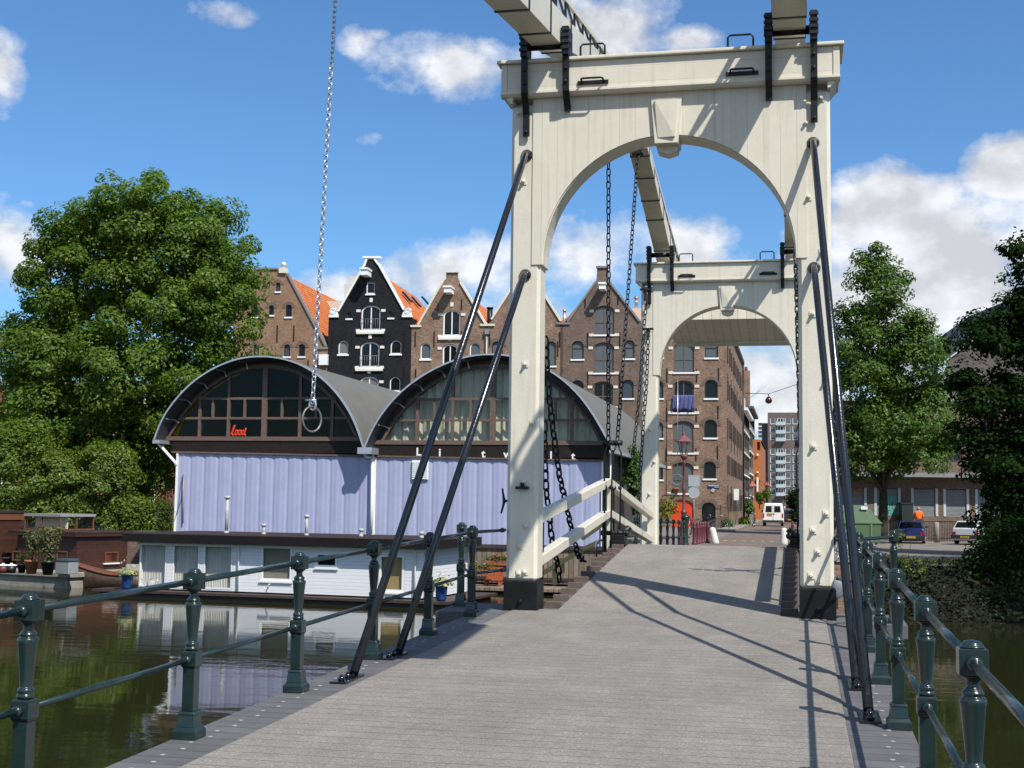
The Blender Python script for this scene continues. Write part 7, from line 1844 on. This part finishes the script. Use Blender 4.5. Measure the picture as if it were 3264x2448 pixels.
def car(p, yaw, label, paint, cat='car', plate='66-KD-RT', estate=False, group=None):
    t = thing('parked_car', label, cat, tuple(p), group); local(t)
    W_, L = 1.68, 4.1
    body = loft([carsec(0, W_*.92, .32, .92, .62), carsec(.08, W_*.98, .24, .98, .66), carsec(.35, W_, .2, .97, .7), carsec(1.2, W_, .2, .94, .74), carsec(2.7, W_, .2, .90, .74), carsec(3.6, W_*.98, .2, .78, .66), carsec(3.98, W_*.93, .24, .66, .55), carsec(4.1, W_*.84, .32, .58, .5)])
    body.build('body', paint, t)
    rr = .16 if not estate else .05
    cab = loft([[(-W_*.45, .10, .955), (W_*.45, .10, .955), (W_*.36, rr+.40, 1.39), (-W_*.36, rr+.40, 1.39)][:4], [(-W_*.47, .7, .955), (W_*.47, .7, .955), (W_*.37, .8, 1.43), (-W_*.37, .8, 1.43)], [(-W_*.47, 1.9, .94), (W_*.47, 1.9, .94), (W_*.37, 1.9, 1.42), (-W_*.37, 1.9, 1.42)], [(-W_*.46, 2.9, .90), (W_*.46, 2.9, .90), (W_*.36, 2.2, 1.38), (-W_*.36, 2.2, 1.38)]])
    cab.build('cabin', paint, t, bevel=.02)
    n = MB(); z0, z1 = 1.0, 1.34
    def rw(k): return .10+(rr+.30)*k
    n.add([(-W_*.40, rw(.12)-.012, z0), (W_*.40, rw(.12)-.012, z0), (W_*.335, rw(.88)-.012, z1), (-W_*.335, rw(.88)-.012, z1)], [(0, 1, 2, 3)]); n.build('rear_window', M_CARGL, t)
    n = MB(); n.add([(-W_*.40, 2.78+.01, 1.0), (W_*.40, 2.78+.01, 1.0), (W_*.335, 2.28+.01, 1.34), (-W_*.335, 2.28+.01, 1.34)], [(3, 2, 1, 0)]); n.build('windscreen', M_CARGL, t)
    for s_ in (-1, 1):
        n = MB()
        for (ya, yb, yc, yd) in ((.55, 1.22, 1.22, .72), (1.3, 2.55, 2.15, 1.3)):
            n.add([(s_*(W_*.465+.006), ya, 1.0), (s_*(W_*.465+.006), yb, 1.0), (s_*(W_*.385+.006), yc, 1.35), (s_*(W_*.385+.006), yd, 1.35)], [(0, 1, 2, 3)])
        n.build('side_window', M_CARGL, t)
        b = MB(); b.box(min(s_*.55, s_*.80), max(s_*.55, s_*.80), -.015, .05, .60, .75); b.build('tail_light', M_TAIL, t, bevel=.01)
        b = MB(); b.box(min(s_*.5, s_*.76), max(s_*.5, s_*.76), 4.0, 4.09, .5, .62); b.build('headlight', M_PANELT, t)
        b = MB(); b.box(min(s_*.80, s_*.98), max(s_*.80, s_*.98), 2.45, 2.55, .98, 1.1); b.build('wing_mirror', paint, t, bevel=.02)
        for y in (.72, 3.3): wheel(t, s_*.73, y, .29, .19, s_)
    b = MB(); b.box(-W_*.5, W_*.5, -.07, .12, .34, .57); b.build('bumper', M_BUMP, t, bevel=.03); b = MB(); b.box(-W_*.48, W_*.48, 3.98, 4.14, .28, .48); b.build('bumper', M_BUMP, t, bevel=.03)
    pl = MB().box(-.26, .26, -.095, -.075, .38, .49).build('number_plate', M_PLATE, t)
    text_mb(plate, .095, .002, lambda x, y, d: (x, -.098-d, .402+y), 'CENTER').build('plate_lettering', M_IRON, pl)
    t.rotation_euler = (0, 0, yaw); return t
M_BLUE = mat('dark blue car paint', (.012, .022, .115), .22, var=.05, coat=.8); M_WHCAR = mat('white car paint', (.55, .57, .60), .25, var=.04, coat=.6); M_DKCAR = mat('dark grey car paint', (.02, .022, .028), .25, coat=.6)
car(onD(dp(1968, 1176), 81.5), -.10, 'dark blue hatchback with yellow number plate parked on the quay, seen from behind', M_BLUE, plate='SX-DV-24')
car(onD(dp(2085, 1176), 80), -.42, 'white car with dark windows parked in the shade of the dark tree', M_WHCAR, estate=True)
car(np.array((.9, 138.0, ZR)), .0, 'dark car parked farther down the street beyond the white van', M_DKCAR)
# van
p = onZ(dp(1670, 1137), ZR); p[1] = 117; q = onD(dp(1670, 1137), 117.5); p = np.array((q[0], q[1], ZR))
t = thing('delivery_van', 'white delivery van seen from behind, parked in the narrow street', 'van', tuple(p)); local(t); k = 1.06
W_ = 1.72
b = loft([carsec(0, W_*.96, .34, 1.80, 1.1, W_*.80), carsec(.06, W_, .30, 1.86, 1.1, W_*.84), carsec(1.5, W_, .28, 1.90, 1.1, W_*.86), carsec(2.6, W_, .28, 1.88, 1.1, W_*.84)]); b.build('cargo_body', M_WHITE, t, bevel=.03)
loft([carsec(2.6, W_, .28, 1.12, .9, W_*.94), carsec(3.6, W_*.98, .28, 1.0, .8, W_*.86), carsec(4.1, W_*.9, .34, .7, .6, W_*.8)]).build('bonnet', M_WHITE, t)
MB().add([(-.7, 3.5, 1.05), (.7, 3.5, 1.05), (.62, 2.65, 1.8), (-.62, 2.65, 1.8)], [(3, 2, 1, 0)]).build('windscreen', M_CARGL, t)
for s_ in (-1, 1):
    x0, x1 = sorted((s_*.10, s_*.63)); b = MB(); b.hexa([(x0, -.03, 1.16), (x1, -.03, 1.16), (x1, .02, 1.16), (x0, .02, 1.16)], [(x0 if s_ > 0 else x0+.04, -.01, 1.66), (x1-.04 if s_ > 0 else x1, -.01, 1.66), (x1-.04 if s_ > 0 else x1, .05, 1.66), (x0 if s_ > 0 else x0+.04, .05, 1.66)]); b.build('rear_window', M_CARGL, t, bevel=.02)
    x0, x1 = sorted((s_*.72, s_*.84)); MB().box(x0, x1, -.02, .06, .70, 1.05).build('tail_light', M_TAIL, t)
    MB().add([(s_*.815, 1.75, 1.15), (s_*.815, 2.6, 1.15), (s_*.76, 2.6, 1.7), (s_*.76, 1.75, 1.7)], [(0, 1, 2, 3)]).build('side_window', M_CARGL, t)
    MB().box(min(s_*.84, s_*1.02), max(s_*.84, s_*1.02), 2.6, 2.7, 1.1, 1.32).build('wing_mirror', M_BUMP, t)
    for y in (.75, 3.35): wheel(t, s_*.74, y, .31, .2, s_)
b = MB(); b.box(-.012, .012, -.008, .01, .42, 1.78); b.box(-.52, -.05, -.03, -.004, .98, 1.04); b.box(.05, .12, -.03, -.004, .95, 1.05); b.build('door_seam', M_BUMP, t)
b = MB(); b.box(-.84, .84, -.08, .1, .32, .50); b.build('bumper', M_BUMP, t, bevel=.02)
pl = MB().box(-.50, -.08, -.03, -.008, .84, .95).build('number_plate', M_PLATE, t)
text_mb('VD-31-BX', .08, .002, lambda x, y, d: (-.29+x, -.034-d, .866+y), 'CENTER').build('plate_lettering', M_IRON, pl)
t.scale = (k, k, k*1.02)
# ---------------- people
def person(p, yaw, label, jacket, hair, trousers, h=1.78, lean=.0, cap=None):
    """one continuous skinned body; jacket, trousers and hair are worn over it"""
    t = thing('person', label, 'person', tuple(p)); local(t); k = h/1.78
    J = {'pel': (0, 0, .95), 'wai': (0, .01+lean*.2, 1.12), 'che': (0, .0+lean*.5, 1.33), 'nek': (0, -.01+lean*.8, 1.50), 'hed': (0, .02+lean, 1.62), 'top': (0, .02+lean*1.05, 1.71), 'nos': (0, .10+lean, 1.61)}
    E_ = [('pel', 'wai'), ('wai', 'che'), ('che', 'nek'), ('nek', 'hed'), ('hed', 'top'), ('hed', 'nos')]
    Rr = {'pel': .14, 'wai': .125, 'che': .15, 'nek': .055, 'hed': .088, 'top': .07, 'nos': .018}
    for s_, sd_ in ((-1, 'l'), (1, 'r')):
        J.update({'sh'+sd_: (s_*.18, lean*.6, 1.42), 'el'+sd_: (s_*.27, .06+lean*.6, 1.15), 'wr'+sd_: (s_*.20, .26+lean*.6, 1.06), 'pa'+sd_: (s_*.18, .33+lean*.6, 1.05), 'hi'+sd_: (s_*.10, 0, .92), 'kn'+sd_: (s_*.11, .03, .50), 'an'+sd_: (s_*.11, -.02, .09), 'to'+sd_: (s_*.13, .15, .035), 'ea'+sd_: (s_*.095, lean, 1.62)})
        Rr.update({'sh'+sd_: .062, 'el'+sd_: .042, 'wr'+sd_: .028, 'pa'+sd_: .034, 'hi'+sd_: .088, 'kn'+sd_: .056, 'an'+sd_: .04, 'to'+sd_: .032, 'ea'+sd_: .018})
        E_ += [('che', 'sh'+sd_), ('sh'+sd_, 'el'+sd_), ('el'+sd_, 'wr'+sd_), ('wr'+sd_, 'pa'+sd_), ('pel', 'hi'+sd_), ('hi'+sd_, 'kn'+sd_), ('kn'+sd_, 'an'+sd_), ('an'+sd_, 'to'+sd_), ('hed', 'ea'+sd_)]
        for f in range(5):
            bx, by, bz = J['pa'+sd_]; o = (f-1.5)*.018
            if f == 4: a_ = (bx-s_*.035, by+.0, bz+.01); c_ = (bx-s_*.05, by+.03, bz)
            else: a_ = (bx+o, by+.045, bz-.005); c_ = (bx+o*1.1, by+.075-abs(f-1.4)*.006, bz-.03)
            J['f%d%s' % (f, sd_)] = a_; J['g%d%s' % (f, sd_)] = c_; Rr['f%d%s' % (f, sd_)] = .010; Rr['g%d%s' % (f, sd_)] = .008; E_ += [('pa'+sd_, 'f%d%s' % (f, sd_)), ('f%d%s' % (f, sd_), 'g%d%s' % (f, sd_))]
    def skin(name, names, edges, grow, m, lvl=2, root='pel'):
        names = list(names); ix = {n: i for i, n in enumerate(names)}
        me = bpy.data.meshes.new(name); me.from_pydata([tuple(c*k for c in J[n]) for n in names], [(ix[a], ix[b_]) for a, b_ in edges if a in ix and b_ in ix], []); me.materials.append(m)
        o = bpy.data.objects.new(name, me); COL.objects.link(o); o.parent = t
        o.modifiers.new('skin', 'SKIN').use_smooth_shade = True
        lay = me.skin_vertices[0].data if me.skin_vertices else None
        if lay is None:
            bm = bmesh.new(); bm.from_mesh(me); l = bm.verts.layers.skin.verify(); bm.to_mesh(me); bm.free(); lay = me.skin_vertices[0].data
        for n in names: r_ = (Rr[n]+grow)*k; lay[ix[n]].radius = (r_*(1.25 if n in ('pel', 'wai', 'che') else 1), r_*(.85 if n in ('pel', 'wai', 'che') else 1)); lay[ix[n]].use_root = (n == root)
        o.modifiers.new('sub', 'SUBSURF').render_levels = lvl
        return o
    skin('body', J.keys(), E_, 0, mat('skin', (.48, .27, .19), .55, var=.06))
    skin('jacket', ['pel', 'wai', 'che', 'nek', 'shl', 'ell', 'wrl', 'shr', 'elr', 'wrr'], E_, .032, jacket)
    skin('trousers', ['pel', 'hil', 'knl', 'anl', 'hir', 'knr', 'anr'], E_, .022, trousers)
    hc = np.array((0, .0+lean, 1.655))*k
    MB().ball(hc, .112*k, 14, 9, (.93, 1.02, 1.0)).build('hair' if not cap else 'cap', hair, t)
    b = MB()
    for s_ in (-1, 1): b.ball((s_*.034*k, (.092+lean)*k, 1.635*k), .011*k, 6, 4)
    b.build('eyes', M_IRON, t)
    for s_ in (-1, 1): MB().hexa([(s_*.11*k-.05, -.08, 0), (s_*.11*k+.05, -.08, 0), (s_*.12*k+.05, .2, 0), (s_*.12*k-.05, .2, 0)], [(s_*.11*k-.045, -.07, .09), (s_*.11*k+.045, -.07, .09), (s_*.12*k+.04, .18, .05), (s_*.12*k-.04, .18, .05)]).build('shoe', M_BUMP, t, bevel=.02)
    t.rotation_euler = (0, 0, yaw); return t
M_ORJ = mat('orange jacket', (.80, .16, .012), .7, var=.08, scale=6); M_TRO = mat('dark trousers', (.02, .022, .03), .8)
q = onD(b8(985, 700), 87); person((q[0], q[1], -.33), .05, 'person with fair hair in an orange jacket standing behind the blue car', M_ORJ, mat('fair hair', (.34, .24, .11), .6), M_TRO, 1.90, .03)
for i, (x, y, jc, lab) in enumerate(((1008, 1300, (.5, .46, .36), 'person in a cream jacket and white hat far down the street, above the van roof'), (1072, 1300, (.08, .08, .2), 'person in dark blue jacket and white hat far down the street, middle of three'), (1160, 1300, (.25, .05, .05), 'person in dark red jacket and white hat far down the street, rightmost of three'))):
    q = onD(s7(x, 770), 150); person((q[0], q[1], ZR), .4*i, lab, mat('jacket %d' % i, jc, .8), mat('white hat', (.7, .7, .66), .7), M_TRO, 1.80+.0*i, 0, True)
# ---------------- the quay on the right
RF = Fac((1.6, 92.4), (16.5, 95.6))
t = thing('shuttered_building', 'dark brick building with roller shutters and a steep gable behind the street tree', 'building', tuple(RF.pt(8, -.7)))
zc = RF.uz(b4(700, 1040))[1]; zc0 = RF.uz(b4(700, 1075))[1]; ztp = RF.uz(b4(1130, 465))[1]
sh = [(190, 412), (478, 688), (778, 992), (1040, 1245), (1300, 1500)]
holes = []
for (xa, xb) in sh:
    u0, u1 = RF.uz(b4(xa, 1270))[0], RF.uz(b4(xb, 1270))[0]; z0, z1 = RF.uz(b4(600, 1388))[1], RF.uz(b4(600, 1165))[1]; holes.append([(u0, z0), (u1, z0), (u1, z1), (u0, z1)])
uE = RF.len+6; uS = RF.uz(dp(1800, 1100))[0]
arch = archpts(RF.uz(b4(1050, 860))[0], RF.uz(b4(1190, 860))[0], RF.uz(b4(1120, 950))[1], RF.uz(b4(1120, 750))[1], .7)
RF.wall([(uS, -1.2), (uE, -1.2), (uE, ztp), (uS, ztp)], holes+[arch], 0, .15).build('wall', M_BRICKD, t)
window(RF, t, arch, mat('dark window frame', (.03, .028, .027), .5), -.1, .12, M_PANE, mull=(.5,))
M_SHUT = planks('grey roller shutter', (.22, .23, .24), .085, 2, .45, var=.1, gap=.2, gapcol=.35, pervar=.05, bump=1.0)
M_SFRAME = mat('pale shutter frame', (.45, .48, .47), .6)
for h in holes:
    b = MB(); RF.box(b, h[0][0]+.16, h[1][0]-.16, h[0][1], h[2][1]-.05, -.12, -.07); so_ = b.build('shutter', M_SHUT, t)
    b = MB(); RF.box(b, h[0][0]-.02, h[0][0]+.15, h[0][1], h[2][1]+.02, -.12, .04); b.build('shutter_jamb', M_SFRAME, so_)
    b = MB(); RF.box(b, h[1][0]-.15, h[1][0]+.02, h[0][1], h[2][1]+.02, -.12, .04); b.build('shutter_jamb', M_SFRAME, so_)
h = holes[1]; mb = MB(); w_ = h[1][0]-h[0][0]-.5; hh = h[2][1]-h[0][1]
for ln, s_ in enumerate(('GEENVO', 'MENS IS', 'ILLEGAAL')):
    z = h[0][1]+hh*(.50-ln*.235); sub = text_mb(s_, .56, .01, lambda x, y, d: RF.pt(h[0][0]+.28+x*(w_/(1.9 if ln < 1 else 2.0 if ln < 2 else 2.15)), z+y*1.08, -.055+d), 'LEFT', .05, 1.0, .012); mb.add(sub.v, sub.f)
mb.build('graffiti', mat('turquoise spray paint', (.05, .46, .36), .7), t)
mb = MB(); h = holes[0]
for k in range(3): mb.tube([RF.pt(h[1][0]-1.0+.3*k+.15*cos(a), h[0][1]+1.4+.22*sin(a)+.1*k, -.05) for a in np.linspace(0, 5, 12)], .035, 5)
mb.build('graffiti', mat('orange spray paint', (.55, .15, .02), .7), t)
b = MB(); RF.box(b, uS, uE, zc0, zc, .02, 1.3); b.build('canopy', mat('grey canopy edge', (.20, .21, .21), .7), t)
b = MB(); RF.box(b, RF.uz(b4(1055, 480))[0], uE, ztp, ztp+.35, -.2, .3); RF.box(b, uS, RF.uz(b4(1050, 480))[0], ztp, ztp+.14, -.2, .2); b.build('cornice', mat('pale cornice', (.34, .33, .31), .7), t)
g0 = RF.uz(b4(1075, 125), -1.5); g1 = RF.uz(b4(1260, -10), -1.5); sl_ = (g1[1]-g0[1])/(g1[0]-g0[0]); um = g0[0]+6.5; zm = g0[1]+6.5*sl_
b = MB(); RF.poly(b, [(g0[0], ztp-.5), (g0[0]+13, ztp-.5), (g0[0]+13, g0[1]), (um, zm), (g0[0], g0[1])], -1.5, -1.9); b.build('gable', mat('sooty grey render', (.105, .088, .078), .9, var=.3, scale=1.2), t)
b = MB()
for (ua, za, ub, zb_) in ((g0[0]-.25, g0[1], um, zm+.2), (um, zm+.2, g0[0]+13.2, g0[1])): b.prism([RF.pt(ua, za, -1.2), RF.pt(ub, zb_, -1.2), RF.pt(ub, zb_, -16), RF.pt(ua, za, -16)], (0, 0, .25))
b.build('gable_roof', mat('grey slates', (.045, .045, .048), .6, var=.15), t)
a0, a1, a2 = RF.uz(b4(940, 368), -1), RF.uz(b4(1082, 190), -3), RF.uz(b4(1082, 368), -1)
b = MB(); b.prism([RF.pt(a0[0]-3, ztp+.14, -.6), RF.pt(a2[0], ztp+.14, -.6), RF.pt(a2[0], a1[1]+1.0, -5), RF.pt(a0[0]-3, a1[1]+1.0, -5)], (0, 0, .1)); b.build('glazed_roof', mat('grey glazed roof', (.22, .25, .26), .25, var=.1), t)
b = MB(); RF.box(b, uS, uS+.2, -1, ztp, -3, -.02); RF.box(b, uS, uE, -1, ztp-.5, -3.2, -3); b.build('rear_wall', M_BRICKD, t)
a = RF.uz(b4(735, 1345), .4); b = MB(); RF.box(b, a[0]-.42, a[0]+.36, -.9, a[1]+.42, .1, .9); RF.box(b, a[0]-.46, a[0]+.40, a[1]+.422, a[1]+.52, .05, .95)
tag(b.build('street_bin', mat('dark green bin', (.012, .022, .018), .5)), 'dark green bin between two shutters, left of the person', 'bin')
# green container
d = 72; zg = -.55
xa, xb = onD(dp(1812, 1140), d), onD(dp(1905, 1140), d); ztop_ = onD(b4(400, 1302), d)[2]; zmid = onD(b4(400, 1440), d)[2]; yk = xb[1]
t = thing('refuse_container', 'dull green waste container with sloping lid and white label under the street tree', 'container', (xb[0]-1, yk, zg))
M_CONT = mat('dull green container paint', (.085, .15, .075), .5, var=.12, scale=3, stain=((.06, .07, .04), 3, .5)); M_CONT2 = mat('light green container edge', (.16, .23, .10), .5)
x0, x1 = xa[0], xb[0]
b = MB(); b.hexa([(x0+.1, yk, zg+.12), (x1-.08, yk, zg+.12), (x1-.08, yk+1.6, zg+.12), (x0+.1, yk+1.6, zg+.12)], [(x0, yk, zmid-.08), (x1-.02, yk, zmid-.08), (x1-.02, yk+1.6, zmid-.08), (x0, yk+1.6, zmid-.08)]); b.build('bin', M_CONT, t)
b = MB(); b.box(x0-.04, x1+.02, yk-.05, yk+1.65, zmid-.078, zmid); b.build('rim', M_CONT2, t)
b = MB(); b.hexa([(x0+.03, yk+.02, zmid+.002), (x1-.03, yk+.02, zmid+.002), (x1-.03, yk+1.6, zmid+.002), (x0+.03, yk+1.6, zmid+.002)], [(x0+.5, yk+.3, ztop_), (x1-.78, yk+.3, ztop_), (x1-.78, yk+1.3, ztop_), (x0+.5, yk+1.3, ztop_)]); b.build('lid', M_CONT, t)
for (pa, pb) in (((345, 1395), (365, 1425)), ((365, 1425), (425, 1355))): MB().tube([onY(b4(*pa), yk+.1), onY(b4(*pb), yk+.2)], .02, 5).build('lid_rib', M_CONT2, t)
for x in (x0+.5, x1-.55): MB().box(x-.04, x+.04, yk-.05, yk+.0, zg+.15, zmid-.1).build('rib', M_CONT2, t)
q = onY(b4(395, 1325), yk+.18); MB().box(q[0]-.17, q[0]+.17, yk+.12, yk+.15, q[2]-.09, q[2]+.09).build('label_plate', M_WHITE, t)
for x in (x0+.3, x1-.3):
    MB().lathe([(.1, -.04), (.1, .04)], (x, yk+.3, zg+.08), 10, axis=(1, 0, 0)).build('castor', M_TYRE, t)
# concrete post, steel pole, iron railing by the cars
q = onD(b8(1193, 820), 78); t = thing('concrete_post', 'round weathered concrete post between the blue and the white car', 'post', tuple(q))
zt_ = onD(b8(1190, 605), 78)[2]; MB().lathe([(.16, -.1), (.155, zt_-q[2]-.06), (.12, zt_-q[2]), (.03, zt_-q[2]+.02)], q, 16).build('shaft', M_CONC, t)
q = onD(b8(1195, 640), 90); q2 = onD(b8(1195, 205), 90); tag(MB().tube([(q[0], q[1], -.7), (q[0], q[1], q2[2])], .07, 8).build('steel_pole', M_GALV), 'plain grey steel pole in front of the shutters, behind the concrete post', 'pole')
t = thing('iron_fence', 'low black iron fence with thin bars behind the parked cars', 'fence', tuple(RF.pt(6, -.7, 2)))
a0 = RF.uz(b4(560, 1430), 2.2); a1 = RF.uz(b4(1230, 1430), 2.2); b = MB(); zt_ = a0[1]; b.tube([RF.pt(a0[0], zt_, 2.2), RF.pt(a1[0], zt_, 2.2)], .03, 5); b.tube([RF.pt(a0[0], -.5, 2.2), RF.pt(a1[0], -.5, 2.2)], .025, 5); b.build('rail', M_IRON, t)
b = MB()
for k in range(52): u = a0[0]+(a1[0]-a0[0])*k/51; b.tube([RF.pt(u, -.72, 2.2), RF.pt(u, zt_, 2.2)], .014, 4)
b.build('bars', M_IRON, t)
# grass along the quay edge
P_ = []
for _ in range(5200):
    x = rng.uniform(4.4, 46); y = 53.3+abs(rng.normal())*1.3+.0*x; P_.append((x, y, gz(x, y)+.06+rng.random()*.12))
V, F_ = leaves_mesh(np.array(P_), rng.normal(size=(len(P_), 3))*np.array((1, 1, .4)), .2, aspect=.2)
tag(np_mesh('quay_grass', V, F_, leaf_mat('dry grass', (.04, .055, .015), (.11, .12, .04), .15)), 'rough grass along the top of the quay on the right', 'grass', kind='stuff')

p = onY(c4(540, 490), 19.4); r_ = onY(c4(602, 490), 19.4)[0]-p[0]
t = thing('round_plate', 'dull grey round plate at the foot of the right post of the near portal', 'sign plate', tuple(p))
MB().lathe([(r_, 0), (r_, .012), (r_*.93, .018), (.02, .018)], p, 24, axis=(0, -1, 0)).build('plate', mat('dull grey sheet', (.20, .22, .25), .55, .3), t)
MB().tube([p+(-.12, .05, -.9), p+(-.12, .05, .2)], .03, 8).build('pole', M_GALV, t)
